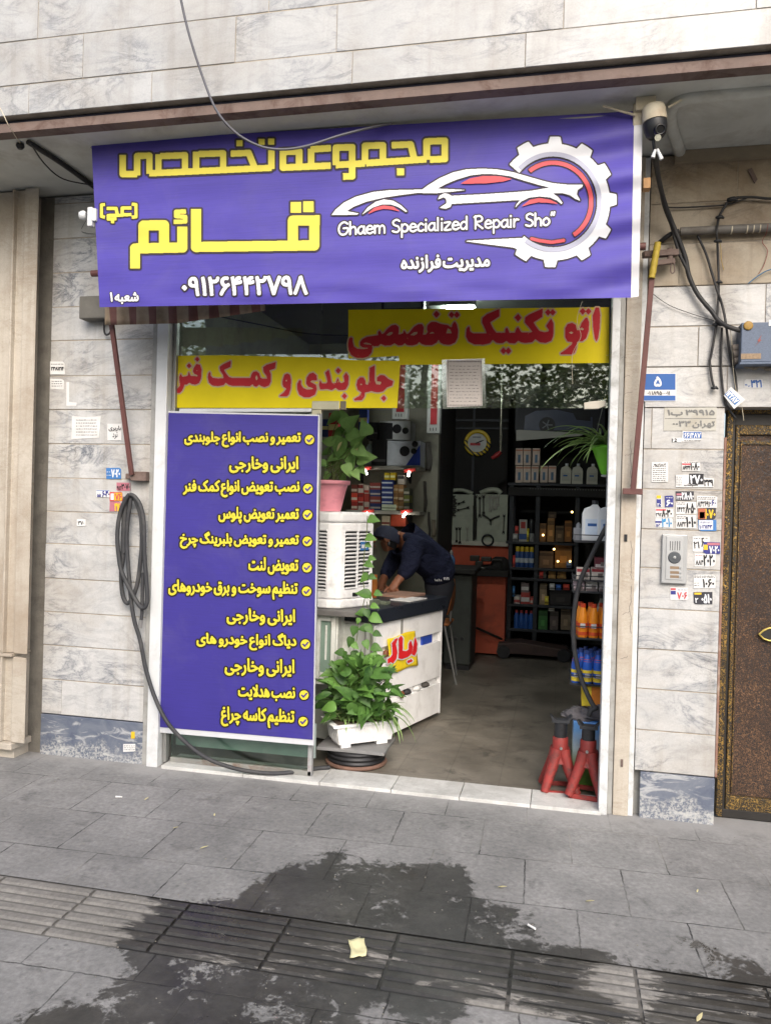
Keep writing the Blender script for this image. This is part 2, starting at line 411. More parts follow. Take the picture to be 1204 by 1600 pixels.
class Field:
    """signed distance (photo pixels) on a pixel grid"""
    def __init__(s, x0, y0, x1, y1, cell=.5):
        s.x0, s.y0, s.c = x0, y0, cell; s.nx = int((x1-x0)/cell)+2; s.ny = int((y1-y0)/cell)+2
        s.X, s.Y = np.meshgrid(x0+np.arange(s.nx)*cell, y0+np.arange(s.ny)*cell); s.mask = np.zeros((s.ny, s.nx), bool)
    def fill(s, polys, on=True, evenodd=False):
        W = np.zeros((s.ny, s.nx+1), int)
        for P in polys:
            P = np.asarray(P, float)
            for (ax, ay), (bx, by) in zip(P, np.roll(P, -1, 0)):
                if ay == by: continue
                sg = 1 if by > ay else -1; lo, hi = min(ay, by), max(ay, by)
                r = np.arange(max(0, math.ceil((lo-s.y0)/s.c)), min(s.ny, math.ceil((hi-s.y0)/s.c)))
                if not len(r): continue
                x = ax+(s.y0+r*s.c-ay)*(bx-ax)/(by-ay)
                np.add.at(W, (r, np.clip(np.ceil((x-s.x0)/s.c).astype(int), 0, s.nx)), sg)
        W = np.cumsum(W, 1)[:, :s.nx]; m = (W % 2 != 0) if evenodd else (W != 0)
        s.mask = (s.mask | m) if on else (s.mask & ~m); return s
    def stroke(s, pts, w, ext=(0, 0), rnd_=False):
        """run of square-ended bars of half width w"""
        n = len(pts)-1
        for i in range(n):
            a, b = np.array(pts[i], float), np.array(pts[i+1], float); d = b-a; L = np.hypot(*d); d = d/L
            t = (s.X-a[0])*d[0]+(s.Y-a[1])*d[1]; q = (s.X-a[0])*-d[1]+(s.Y-a[1])*d[0]
            if rnd_: m = np.hypot(t-np.clip(t, 0, L), q) <= w
            else: m = ((np.abs(q) <= w) & (t >= 0) & (t <= L)) | ((np.hypot(s.X-a[0], s.Y-a[1]) <= w) & (i > 0))
            s.mask |= m
        return s
    def dist(s, R):
        k = int(R/s.c)+2; out = np.full(s.mask.shape, (k+1)*s.c); inn = out.copy()
        pm = np.pad(s.mask, k); off = sorted(((i*i+j*j)**.5, i, j) for i in range(-k, k+1) for j in range(-k, k+1) if i*i+j*j <= k*k)
        for d, i, j in off:
            sh = pm[k+i:k+i+s.ny, k+j:k+j+s.nx]
            out[sh & (out > d*s.c)] = d*s.c
            if d <= 3: inn[(~sh) & (inn > d*s.c)] = d*s.c
        f = np.where(s.mask, -inn+.5*s.c, out-.5*s.c)
        g = np.pad(f, 1, mode='edge')
        return (g[:-2, 1:-1]+g[2:, 1:-1]+g[1:-1, :-2]+g[1:-1, 2:]+2*f)/6
def ink(mb, fld, f, iso, mp, run=14):
    """faces where f < iso; mp maps photo pixels to a point on the real surface"""
    ny, nx = f.shape; g = f-iso; ins = g < 0
    code = ins[:-1, :-1]*1+ins[:-1, 1:]*2+ins[1:, 1:]*4+ins[1:, :-1]*8
    P = []; faces = []
    def put(l): faces.append(list(range(len(P), len(P)+len(l)))); P.extend(l)
    for j in range(ny-1):
        i = 0; row = code[j]
        while i < nx-1:
            c = row[i]
            if c == 0: i += 1; continue
            if c == 15:
                k = i
                while k < nx-1 and row[k] == 15 and k-i < run: k += 1
                put([(i, j), (k, j), (k, j+1), (i, j+1)]); i = k; continue
            cs = [(i, j), (i+1, j), (i+1, j+1), (i, j+1)]; v = [g[y, x] for x, y in cs]; l = []
            for q in range(4):
                a, b = v[q], v[(q+1) % 4]
                if a < 0: l.append(cs[q])
                if (a < 0) != (b < 0):
                    t = a/(a-b); l.append((cs[q][0]+(cs[(q+1) % 4][0]-cs[q][0])*t, cs[q][1]+(cs[(q+1) % 4][1]-cs[q][1])*t))
            if len(l) > 2: put(l)
            i += 1
    if P:
        A = np.array(P, float); W = mp(fld.x0+A[:, 0]*fld.c, fld.y0+A[:, 1]*fld.c)
        mb.add(W, [q[::-1] for q in faces])
    return mb
def text_field(text, box, bold=.8, slope=0.0, cell=.5, arabic=True, pad=5, word=.55):
    """text fitted into the photo-pixel box (x0, y0, x1, y1)"""
    pl = outlines(text, arabic, word); A = np.concatenate(pl); lo, hi = A.min(0), A.max(0)
    x0, y0, x1, y1 = box; x0 += bold; x1 -= bold; y0 += bold; y1 -= bold; xc = (x0+x1)/2
    fl = Field(box[0]-pad, box[1]-pad-abs(slope)*(x1-x0)/2, box[2]+pad, box[3]+pad+abs(slope)*(x1-x0)/2, cell)
    Q = []
    for p in pl:
        x = x0+(p[:, 0]-lo[0])/(hi[0]-lo[0])*(x1-x0); y = y1-(p[:, 1]-lo[1])/(hi[1]-lo[1])*(y1-y0)
        Q.append(np.stack([x, y+slope*(x-xc)], 1))
    fl.fill(Q); return fl
def plane_map(Y):
    return lambda x, y: PY(x, y, Y)
def write(text, box, Y, mat, parent, name='lettering', bold=.8, halo=None, hw=2.0, slope=0.0, cell=.5, arabic=True, mp=None, word=.55):
    fl = text_field(text, box, bold, slope, cell, arabic, 5+hw, word); d = fl.dist(max(bold+(hw if halo else 0), 1)+.5)
    if halo: ink(MB(), fl, d, bold+hw, mp(.002) if mp else plane_map(Y-.002)).build(name+'_outline', halo, parent)
    return ink(MB(), fl, d, bold, mp(.004) if mp else plane_map(Y-.004)).build(name, mat, parent)
# ================================================================== SETTING
WETPOLY = [
 [(378,1402),(392,1380),(420,1366),(455,1352),(480,1360),(505,1338),(545,1343),(560,1350),(598,1342),(640,1352),(705,1350),(735,1366),(752,1380),(735,1396),(772,1402),(800,1414),(822,1432),(792,1442),(770,1450),(815,1462),(800,1476),(700,1470),(560,1440)],
 [(228,1404),(300,1402),(390,1400),(560,1425),(760,1462),(860,1474),(990,1500),(940,1512),(905,1530),(925,1552),(965,1570),(1000,1602),(1010,1640),(240,1640),(60,1640),(0,1612),(0,1590),(90,1584),(140,1560),(185,1532),(215,1505),(190,1486),(172,1470),(215,1456),(205,1440),(232,1424)],
 [(1000,1500),(1060,1510),(1204,1528),(1300,1545),(1300,1680),(1020,1640),(1010,1560),(1030,1530)],
 [(1100,1486),(1150,1492),(1204,1500),(1204,1524),(1110,1512)], [(1050,1466),(1070,1468),(1072,1478),(1054,1480)], [(1084,1472),(1098,1474),(1096,1482),(1084,1482)], [(1108,1472),(1128,1476),(1126,1484),(1108,1482)],
 [(820,1440),(838,1446),(832,1454),(818,1452)], [(520,1326),(548,1330),(540,1346),(518,1344)], [(700,1352),(706,1338),(690,1340)]]
DRYPOLY = [[(155,1560),(190,1540),(225,1524),(230,1534),(200,1556),(170,1572),(156,1576)], [(380,1590),(400,1566),(425,1566),(432,1576),(415,1592),(390,1600)], [(298,1508),(340,1510),(335,1520),(302,1520)], [(165,1582),(200,1590),(190,1600),(165,1596)], [(360,1548),(368,1556),(352,1574)],
 [(560,1566),(600,1572),(640,1590),(600,1612),(545,1600)], [(690,1590),(740,1594),(760,1612),(690,1612)], [(400,1520),(420,1516),(416,1536)], [(455,1580),(480,1574),(490,1592),(462,1600)], [(738,1562),(790,1566),(850,1582),(905,1590),(910,1645),(735,1640)], [(470,1534),(500,1540),(492,1548),(468,1544)]]
def poly_mask(X, Y, polys):
    m = np.zeros(X.shape, bool)
    for P in polys:
        A = PZ([p[0] for p in P], [p[1] for p in P]); n = len(A); c = np.zeros(X.shape, bool)
        for i in range(n):
            x1, y1 = A[i][:2]; x2, y2 = A[(i+1) % n][:2]
            if y1 == y2: continue
            k = ((y1 > Y) != (y2 > Y)) & (X < (x2-x1)*(Y-y1)/(y2-y1)+x1); c ^= k
        m |= c
    return m
WX0, WX1, WY0, WY1, WC = -3.2, 2.0, -2.6, -.4, .02
gx, gy = np.meshgrid(np.arange(WX0, WX1, WC), np.arange(WY0, WY1, WC))
wetm = (poly_mask(gx, gy, WETPOLY) & ~poly_mask(gx, gy, DRYPOLY)).astype(float)
for _ in range(7):
    q = np.pad(wetm, 1, mode='edge'); wetm = (q[:-2, 1:-1]+q[2:, 1:-1]+q[1:-1, :-2]+q[1:-1, 2:]+q[1:-1, 1:-1])/5
def wet_at(x, y):
    i = np.clip(((np.asarray(x)-WX0)/WC+.5).astype(int), 0, gx.shape[1]-1); j = np.clip(((np.asarray(y)-WY0)/WC+.5).astype(int), 0, gx.shape[0]-1)
    ins = (np.asarray(x) > WX0) & (np.asarray(x) < WX1) & (np.asarray(y) > WY0) & (np.asarray(y) < WY1)
    return np.where(ins, wetm[j, i], 0.0)
def add_wet(o):
    me = o.data; n = len(me.vertices); co = np.empty(n*3); me.vertices.foreach_get('co', co); co = co.reshape(-1, 3)
    a = me.attributes.new('wet', 'FLOAT', 'POINT'); a.data.foreach_set('value', wet_at(co[:, 0]+o.location[0], co[:, 1]+o.location[1]).astype(np.float32))

# pavement: fine sheet near the shop, wide sheets around it, butted edge to edge
TY0, TY1 = -1.775, -1.415            # tactile strip
def sheet(x0, x1, y0, y1, st, z=0.0):
    nx, ny = max(1, round((x1-x0)/st)), max(1, round((y1-y0)/st)); m = MB()
    return m.grid(lambda u, v: (x0+(x1-x0)*u, y0+(y1-y0)*v, z), nx, ny, False)
pm = sheet(-3.2, 2.0, TY1, 0.13, .03)
q = sheet(-3.2, 2.0, -2.7, TY0, .03); pm.add(q.v, q.f)
for a in ((-9, -3.2, -2.7, TY0), (2.0, 6, -2.7, TY0), (-9, -3.2, TY1, .13), (2.0, 6, TY1, .13), (-9, 6, -5.4, -2.7)):
    q = sheet(*a, 1.0); pm.add(q.v, q.f)
pave = struct(pm.build('pavement', M_PAVE)); add_wet(pave)
tm = sheet(-9, 6, TY0, TY1, .03, -.003)
nx = 40
for k in range(6):                       # six ribs along the strip, broken at every slab
    y = TY0+.035+k*.058
    x = -3.4
    while x < 2.2:
        z = .0042
        for s in range(13):
            xa, xb = x+.006+s*.0305, x+.006+(s+1)*.0305
            tm.add([(xa, y-.025, -.0025), (xb, y-.025, -.0025), (xb, y-.014, z), (xa, y-.014, z), (xb, y+.014, z), (xa, y+.014, z), (xb, y+.025, -.0025), (xa, y+.025, -.0025)],
                   [[0, 1, 2, 3], [3, 2, 4, 5], [5, 4, 6, 7]]+([[0, 3, 5, 7]] if s == 0 else [])+([[1, 6, 4, 2]] if s == 12 else []))
        x += .41
tact = struct(tm.build('tactile_paving', M_TACT)); add_wet(tact)
M_ASPH = paint('asphalt', S(74, 74, 76), .85, .25, 6, .4, 80)
struct(MB().box((-60, -15.5, -.3), (60, -5.55, -.14)).build('road', M_ASPH))
struct(MB().box((-60, -5.55, -.3), (60, -5.4, .0)).build('kerb', paint('kerb_stone', S(140, 138, 134), .8)))
struct(MB().box((-60, -40, -.3), (60, -15.5, .0)).build('pavement', M_PAVE))
struct(MB().box((-2.6, .2, -.02), (.5, 5.3, -.001)).build('floor', M_FLOOR))
struct(MB().box((-60, -60, -.6), (60, 40, -.31)).build('ground', paint('earth', S(110, 104, 96), .9)))

# ================================================================== SHOP BUILDING
M_SOFF = paint('grey_plaster', S(222, 224, 216), .85, .2, 3, .2, 40, dirt=S(176, 170, 158), dscale=3, damt=.6)
M_RUST = paint('rusty_steel', S(128, 110, 102), .75, .3, 6, .3, 80, dirt=S(88, 62, 52), dscale=8, damt=.8)
M_SHADOW_CRACK = paint('dark_shadow_and_crack', S(44, 46, 66), .7)  # for the shadow line over the beam and the stone cracks
M_GROUT = paint('old_grout', S(186, 176, 160), .9, .3, 12, .4, 90, dirt=S(120, 108, 94), dscale=6, damt=.6)
M_WHITEP = paint('white_metal_paint', S(232, 235, 236), .45, .1, 5, dirt=S(176, 176, 172), dscale=5, damt=.45)
M_WHITEW = paint('weathered_white_paint', S(230, 233, 234), .6, .16, 5, .15, 60, dirt=S(150, 150, 146), dscale=12, damt=.6)
M_ALU = paint('dull_aluminium', S(170, 170, 168), .4, .15, 6, metal=.5)
M_GREYT = paint('grey_trim', S(176, 176, 172), .6, .2, 8, dirt=S(128, 124, 116), dscale=9, damt=.6)
M_ROOM = paint('smoky_wall', S(150, 148, 132), .85, .25, 2, .2, 20, dirt=S(100, 98, 86), dscale=2, damt=.7)
M_BLACKW = paint('dark_wall', S(54, 52, 50), .85, .3, 2, dirt=S(34, 33, 32), dscale=2)  # near-black tone for the rear walls and some rear fittings
M_CEIL = paint('shop_ceiling', S(128, 128, 120), .9, .2, 2)
bld = thing('shop_building', 'pale marble clad shop building with overhanging upper floor above the purple sign', 'building', (-1, 0, 0))
def courses(mb, back, x0, x1, zs, Yf, th, cuts=None, gap=.006, seed=1):
    """stone slabs row by row; back collects the grout behind them"""
    r = random.Random(seed)
    for i in range(len(zs)-1):
        z0, z1 = sorted((zs[i], zs[i+1])); xs = [x0]+sorted(c for c in (cuts or {}).get(i, []) if x0 < c < x1)+[x1]
        for a, b in zip(xs, xs[1:]):
            d = r.uniform(-.002, .002)
            mb.box((a+gap*.3, Yf+d, z0+gap/2), (b-gap*.3, Yf+th, z1-gap/2))
    z0, z1 = min(zs), max(zs)
    back.box((x0+.002, Yf+.0035, z0+.002), (x1-.002, Yf+th+.02, z1-.002))
zp = lambda x, ys, Y: [float(PY(x, y, Y)[2]) for y in ys]
FY = -.80
up_, gr_ = MB(), MB()
fz = [3.474, 3.625, 3.845, 4.10, 4.40, 4.70, 5.0]
xf = lambda px, py: float(PY(px, py, FY)[0])
courses(up_, gr_, -7, 5, fz, FY, .04, {0: [xf(45, 160), xf(237, 140), xf(550, 110), xf(820, 90), 1.2, -4.2], 1: [xf(368, 60), xf(526, 45), xf(130, 90), xf(880, 25), xf(1180, 30), -4, 1.6], 2: [xf(60, 20), xf(697, 20), xf(919, 18), xf(1156, 5), xf(420, 0)], 3: [-4, -2, 0, 1]}, .005, 3)
up_.build('upper_wall', M_MARB_UP, bld, .0015, 1); gr_.build('upper_joints', M_GROUT, bld)
MB().box((-7, FY+.065, 3.45), (5, .25, 9)).build('upper_storey', M_SOFF, bld)
MB().box((-7, FY+.03, 3.408), (5, FY+.10, 3.452)).build('steel_beam', M_RUST, bld)
MB().box((-7, FY+.045, 3.456), (5, FY+.062, 3.472)).build('beam_shadow_line', M_SHADOW_CRACK, bld)  # dark strip paints the shadow line above the beam
MB().box((-7, FY+.102, 3.412), (5, .1, 3.449)).build('soffit', M_SOFF, bld)
# plaster moulding of the soffit panel on the right
s4 = lambda x, y: V3(PZ(x, y, 3.405))
mo = MB().tube(spline([s4(1300, 132), s4(1204, 141), s4(1110, 149), s4(1068, 154), s4(1050, 166), s4(1047, 190), s4(1058, 228), s4(1068, 258)], 5), .028, 10)
mo.build('soffit_moulding', M_SOFF, bld)
MB().box((.52, -.03, 3.35), (4, .0, 3.41)).build('cornice', paint('dusty_plaster', S(170, 156, 132), .9, .3, 6, .3, 60), bld)

# left pier
LX0, LX1 = -3.06, -2.375
lz = zp(150, [290, 315, 370, 424, 478, 531, 587, 640, 694, 748, 801, 852, 907, 960, 1013, 1067, 1122], 0.0)
lz[0] = 3.40
lm, lg = MB(), MB()
courses(lm, lg, LX0, LX1, lz, 0.0, .03, {15: [float(PY(96, 1100, 0)[0])]}, .006, 5)
lm.build('pier_cladding', M_MARB, bld, .0015, 1)
lg.build('pier_joints', M_GROUT, bld)
MB().box((LX0, -.004, -.01), (LX1, .03, lz[-1]-.004)).build('plinth', M_PLINTH, bld, .003)
MB().box((-7, .052, -.05), (LX1, .25, 3.44)).build('wall_core', M_GREYT, bld)
# right pier and the wall over the gate
RX0, RX1 = .408, .797
rz = zp(1060, [255, 318, 381, 447, 510, 573, 637, 702, 765, 828, 889, 953, 1017, 1080, 1145, 1210], 0.0); rz[0] = 3.40
rx = lambda px, py: float(PY(px, py, 0)[0])
rm, rg, om, og = MB(), MB(), MB(), MB()
courses(om, og, RX0, 3.4, rz[:4], 0.0, .03, {0: [rx(1152, 270), 1.7], 1: [1.4], 2: [rx(1060, 420), 1.9]}, .006, 8)
courses(rm, rg, RX0, 3.4, rz[3:6], 0.0, .03, {0: [rx(1195, 480), 1.9], 1: [rx(1090, 540), 1.5]}, .006, 9)
courses(rm, rg, RX0, 3.4, rz[5:7], 0.0, .03, {0: [rx(1135, 600), 1.9]}, .006, 10)
courses(rm, rg, RX0, RX1, rz[6:], 0.0, .03, {0: [rx(1017, 670)]}, .006, 11)
om.build('stained_cladding', M_MARB_OLD, bld, .0015, 1); og.build('stained_joints', M_GROUT, bld)
rm.build('pier_cladding', M_MARB, bld, .0015, 1); rg.build('pier_joints', M_GROUT, bld)
MB().box((RX0+.03, -.004, -.01), (RX1, .03, rz[-1]-.004)).build('plinth', M_PLINTH, bld, .003)
MB().box((RX0, .052, 0), (RX1, .25, 3.44)).build('wall_core', M_GREYT, bld)
MB().box((RX1+.003, .052, rz[6]+.002), (3.4, .25, 3.44)).build('gate_lintel', M_GREYT, bld)
MB().box((RX1+.001, .004, 0.24), (RX1+.012, .10, rz[6]-.15)).build('gate_casing', paint('brown_casing', S(150, 112, 96), .7, .2, 8, dirt=S(190, 176, 160), dscale=7, damt=.8), bld)
# stone jamb and thin trims beside the door
MB().box((rx(966, 900), -.012, 0), (rx(990, 900), .10, 3.4)).build('stone_jamb', M_STONE, bld, .004)
MB().box((rx(990.5, 900), .006, 0), (RX0-.002, .10, 3.4)).build('jamb_strip', M_WHITEW, bld)
cr = MB(); rr = random.Random(4)
for y0 in (560, 590, 616, 645, 712, 960, 1030):
    x = rr.uniform(968, 976); L = rr.uniform(8, 14)
    cr.tube([pt(x+i*L/5, y0-i*L/14+rr.uniform(-1.5, 1.5), -.0125) for i in range(6)], .0008, 4)
for x, ya, yb in ((985, 690, 760), (986, 845, 905), (984, 915, 990)):
    cr.tube([pt(x+rr.uniform(-1.6, 1.6), ya+(yb-ya)*i/9, -.0125) for i in range(10)], .001, 4)
cr.build('jamb_cracks', M_SHADOW_CRACK, bld)
MB().box((LX1+.001, -.006, 0), (float(PY(240, 900, 0)[0])-.001, .10, 3.4)).build('marble_trim', M_GREYT, bld, .002)
# threshold
sl = MB()
xs = [float(PZ(x, y)[0]) for x, y in ((240, 1208), (372, 1220), (497, 1229), (612, 1236), (717, 1250), (828, 1262), (938, 1272))]
for a, b in zip(xs, xs[1:]): sl.box((a+.002, -.035+rnd.uniform(-.004, .004), -.01), (b-.002, .20, .018))
sl.build('threshold', M_SILL, bld, .002)
# room shell
PX = float(PY(682, 800, 3.6)[0])
w = MB().box((-2.75, .25, -.02), (-2.6, 3.6, 3.42)).box((-2.75, 3.6, -.02), (PX, 3.72, 3.42))
w.build('room_wall', M_ROOM, bld)
MB().box((PX-.12, 3.72, -.02), (PX-.001, 5.3, 3.42)).box((-2.75, 5.3, -.02), (.6, 5.42, 3.42)).box((.5, .25, -.02), (.62, 5.3, 3.42)).build('dark_room_wall', M_BLACKW, bld)
MB().box((-2.75, .05, 3.25), (.62, 5.42, 3.40)).build('shop_ceiling', M_CEIL, bld)
MB().box((-2.36, .02, 2.92), (.40, .12, 3.40)).build('header_wall', M_ROOM, bld)

# neighbouring building: beige stone pilaster and the grey gap
nb = thing('neighbouring_building', 'beige stone corner pilaster of the next building beside a grey cement gap', 'building', (-3.4, -.2, 0))
MB().box((-3.20, .012, -.02), (LX0-.002, .05, 3.40)).build('cement_strip', paint('rough_cement', S(126, 122, 114), .95, .3, 9, .8, 70, dirt=S(88, 84, 78), dscale=8), nb)
pf = -.14
pX = lambda px, py=800: float(PY(px, py, pf)[0])
XR_ = float(PY(52, 800, .01)[0]); prof = [(XR_, .05), (XR_, pf+.03), (pX(49), pf), (pX(27), pf), (pX(25), pf+.02), (pX(13), pf+.02), (pX(12), pf-.01), (pX(9), pf-.01), (pX(8), pf+.03), (pX(-40), pf+.03), (pX(-40), .05)]
zb = float(PY(30, 1027, pf)[2])
pil = MB().prism([(x, y, zb+.02) for x, y in prof], (0, 0, 3.4-zb-.02)); pil.build('pilaster', M_STONE, nb, .004, recalc=True)
pl = MB().prism([(x, y-.005, .10) for x, y in prof], (0, 0, zb-.10)); pl.build('pedestal', M_STONE, nb, .004, recalc=True)
MB().box((pX(-40), pf-.02, zb+.002), (XR_+.005, .04, zb+.018)).build('pedestal_ledge', M_STONE, nb, .003)
MB().box((pX(-40), pf-.03, .06), (pX(30)+.01, .04, .098)).box((pX(-40), pf+.02, -.02), (pX(28), .04, .058)).build('foot', M_STONE, nb, .004)
MB().box((-7, .012, -.02), (pX(-40)-.002, .05, 3.40)).build('side_wall', M_STONE, nb)

# ================================================================== GLAZED SHOPFRONT
sf = thing('glass_shopfront', 'white framed glass shopfront with transom panes round the open doorway', 'shopfront', (-1, .05, 0))
X = lambda px, py, Y=0.0: float(PY(px, py, Y)[0])
Z = lambda px, py, Y=0.0: float(PY(px, py, Y)[2])
xl0, xl1 = X(240, 900), X(257, 900)
MB().box((xl0, -.03, .0), (xl1, .10, 3.4)).build('jamb', M_WHITEP, sf, .003)
MB().box((xl1+.008, .02, .02), (xl1+.028, .06, 2.9)).build('channel', M_ALU, sf, .003)
xr0, xr1 = X(944, 900), X(957, 900)
MB().box((xr0, -.03, .0), (xr1, .08, 3.4)).build('jamb', M_WHITEW, sf, .004)
MB().box((xr1+.001, -.008, .0), (X(965, 900), .08, 3.4)).build('jamb_return', M_GREYT, sf, .003)
GY = .06
zt = Z(590, 638, GY)
xm = X(501, 560, GY)
MB().box((xl1+.029, GY-.005, zt), (xm-.002, GY+.005, 2.92)).build('transom_pane', M_GLASS, sf)
MB().box((xm+.002, GY-.005, zt), (xr0, GY+.005, 2.92)).build('transom_pane', M_GLASS, sf)
MB().box((xl1+.045, GY-.018, zt-.022), (X(488, 640, GY), GY+.018, zt-.002)).build('transom_rail', M_WHITEP, sf, .002)
MB().box((xl1+.045, GY-.005, .03), (X(487, 1000, GY), GY+.005, zt-.03)).build('side_pane', M_GLASS_DK, sf)
MB().box((xl1+.045, GY-.02, .018), (X(488, 1190, GY), GY+.02, .045)).build('bottom_rail', paint('dirty_rail', S(150, 150, 144), .6, .2, 8, dirt=S(120, 90, 70), dscale=9, damt=.8), sf, .002)
MB().box((xl1+.045, GY+.05, .10), (X(488, 1190, GY), GY+.06, .30)).build('kick_panel', paint('dusty_glass_panel', S(176, 192, 188), .4, .2, 6), sf)
MB().cyl((X(263, 1170, .12), .12, .02), (X(263, 1170, .12), .12, .9), .018).build('inner_post', M_ALU, sf)
po = MB().box((X(487, 1000, GY), GY-.02, .018), (X(493.5, 1000, GY), GY+.015, zt-.03)); po.build('side_post', paint('peeling_post', S(176, 178, 178), .6, .2, 10, .2, 60, dirt=S(150, 66, 52), dscale=5, damt=.9), sf, .003)
hy = GY-.02
a, b = pt(487, 640, hy), pt(530, 626.5, hy)
h = MB().box((a.x, hy, a.z), (b.x, hy+.035, b.z)); c = pt(501, 651, hy); h.box((a.x, hy, c.z), (c.x, hy+.035, a.z-.0005))
M_BRASS = paint('worn_brass_plate', S(206, 200, 170), .35, .15, 8, metal=.55, dirt=S(160, 150, 120))
h.build('patch_fitting', M_BRASS, sf, .003)
a, b = pt(531, 640, hy+.006), pt(541, 626.5, hy+.006)
MB().box((a.x, hy+.006, a.z), (b.x, hy+.03, b.z)).build('pivot_block', paint('dull_brown_metal', S(120, 112, 96), .5, metal=.4), sf, .002)
q_ = [pt(912, 639, hy), pt(912, 629, hy), pt(928, 626.5, hy), pt(946, 626, hy), pt(946, 634, hy), pt(934, 638.5, hy)]
MB().prism(q_, (0, .03, 0)).build('patch_fitting', paint('taped_plate', S(222, 216, 200), .6, .1), sf, .002, recalc=True)
# ================================================================== PURPLE BANNER
BYD = -.56
BC = [(143, 222), (990, 173.5), (985, 465), (156, 480)]       # photo corners of the purple cloth: tl, tr, br, bl
def wave(x, y):
    x = np.asarray(x, float); y = np.asarray(y, float)
    t = np.clip((y-190)/290, 0, 1); e = np.exp(-((x-985)/120)**2)
    w = .006*np.sin(x/95+1.3*t)+.004*np.sin(x/41+y/60)*t+.015*e*np.sin(y/11+x/55)+.004*np.exp(-((x-150)/90)**2)*np.sin(y/16-x/60)
    w = w+.0026*np.sin(y/9+x/130+2*np.sin(x/210))*(.4+.6*np.sin(x/170+y/90)**2)+.006*np.exp(-((y-466+x/60)/9)**2)*np.sin(x/37)
    return BYD+w-.015*t+.012*np.sin(x/270)*t
def bmap(lift):
    return lambda x, y: PY(x, y, wave(x, y)-lift)
def bil(u, v):
    a, b, c, d = (np.array(q, float) for q in BC); return (a*(1-u)+b*u)*(1-v)+(d*(1-u)+c*u)*v
ban = thing('shop_banner', 'wide purple cloth banner with yellow lettering and a car in a gear, under the overhang', 'banner', V3(PY(570, 480, BYD)))
def bgrid(u, v):
    x, y = bil(u, v); return PY(x, y, float(wave(x, y)))
MB().grid(lambda u, v: bgrid(u, 1-v), 110, 44).build('cloth', M_BANNER, ban)
def wgrid(u, v):
    x = (990*(1-v)+985*v)*(1-u)+(1003.5*(1-v)+997*v)*u; y = (173.5*(1-v)+465*v)*(1-u)+(172.5*(1-v)+463*v)*u
    return PY(x, y, float(wave(x, y))-.001)
MB().grid(lambda u, v: wgrid(u, 1-v), 3, 44).build('white_hem', paint('white_vinyl', S(232, 232, 234), .55, .08), ban)
rod = MB().tube([V3(PY(x, 229-(x-143)*.0575, BYD+.02)) for x in range(143, 1000, 40)], .012, 8)
rod.build('top_rod', M_ALU, ban)
def zz(o, s, pts): return [(o[0]+x/s, o[1]+y/s) for x, y in pts]
def put_ink(fl, name, mat, iso, halo=None, hw=0, mp=bmap, parent=None, l0=.002, l1=.004, hname=None):
    parent = parent or ban; d = fl.dist(max(iso+hw, 1)+.6)
    if halo: ink(MB(), fl, d, iso+hw, mp(l0)).build(hname or name+'_outline', halo, parent)
    return ink(MB(), fl, d, iso, mp(l1)).build(name, mat, parent)
# first line of the title
fl = Field(178, 196, 720, 296)
o, s = (120, 200), 3.344
for p in ([(241, 142), (241, 241), (316, 241)], [(316, 246), (316, 146), (380, 144), (380, 238)], [(380, 237), (1017, 208)], [(1017, 117), (1017, 214)], [(427, 138), (427, 232)], [(438, 147), (566, 142), (566, 224)], [(624, 125), (624, 222)], [(636, 136), (765, 132), (765, 218)], [(820, 122), (820, 148)], [(808, 134), (898, 130), (930, 208)]):
    fl.stroke(zz(o, s, p), 15.5/s, (0, 0))
for x, y in ((850, 79), (966, 73), (1016, 71)): fl.stroke(zz(o, s, [(x-15, y), (x+15, y)]), 15/s)
o, s = (420, 200), 4.013
for p in ([(88, 132), (88, 248), (386, 236)], [(88, 150), (190, 146), (190, 242)], [(265, 132), (265, 238)], [(262, 134), (388, 126)], [(420, 232), (420, 124), (522, 120), (522, 302), (466, 304)], [(420, 232), (600, 222)], [(602, 226), (602, 112), (714, 108), (714, 222)], [(610, 220), (985, 196)], [(770, 108), (888, 103), (912, 200)], [(988, 198), (988, 84), (1102, 80), (1102, 194), (1010, 198)]):
    fl.stroke(zz(o, s, p), 19.5/s, (0, 0))
fl.stroke(zz(o, s, [(803, 275), (846, 274)]), 21/s)
put_ink(fl, 'title_lettering', M_YEL, .3, M_HALO, 3.2)
# the name below it
fl = Field(185, 298, 516, 432); o, s = (190, 300), 3.7625
for p in ([(1007, 320), (1007, 168), (1163, 166)], [(1132, 160), (1132, 314), (438, 323), (438, 100)], [(358, 204), (358, 326), (80, 332), (80, 448)], [(250, 330), (250, 195), (130, 197), (130, 332)]):
    fl.stroke(zz(o, s, p), 29/s, (0, 0))
for x, y in ((1024, 90), (1098, 87)): fl.stroke(zz(o, s, [(x-30, y), (x+30, y)]), 31/s)
fl.stroke(zz(o, s, [(378, 114), (321, 117), (321, 142), (374, 146), (374, 174), (308, 175)]), 12/s, (0, 0))
put_ink(fl, 'name_lettering', M_YEL, .2, M_HALO, 3.0)
fl = Field(148, 308, 224, 354, .35); o, s = (120, 200), 3.344
for p in ([(288, 398), (310, 400), (310, 464), (288, 466)], [(286, 418), (238, 418), (238, 456), (165, 457), (165, 476), (208, 474)], [(286, 452), (230, 454)], [(158, 420), (206, 420), (214, 454)], [(148, 400), (130, 402), (130, 462), (148, 466)]):
    fl.stroke(zz(o, s, p), 8/s, (0, 0))
fl.stroke(zz(o, s, [(180, 490), (196, 490)]), 7/s)
put_ink(fl, 'bracket_lettering', M_YEL, .1, M_HALO, 2.0)
write('۰۹۱۲۶۴۴۲۷۹۸', (284, 431, 481, 462), 0, M_INKW, ban, 'phone_number', 1.1, M_HALO, 2.4, -.012, mp=bmap)
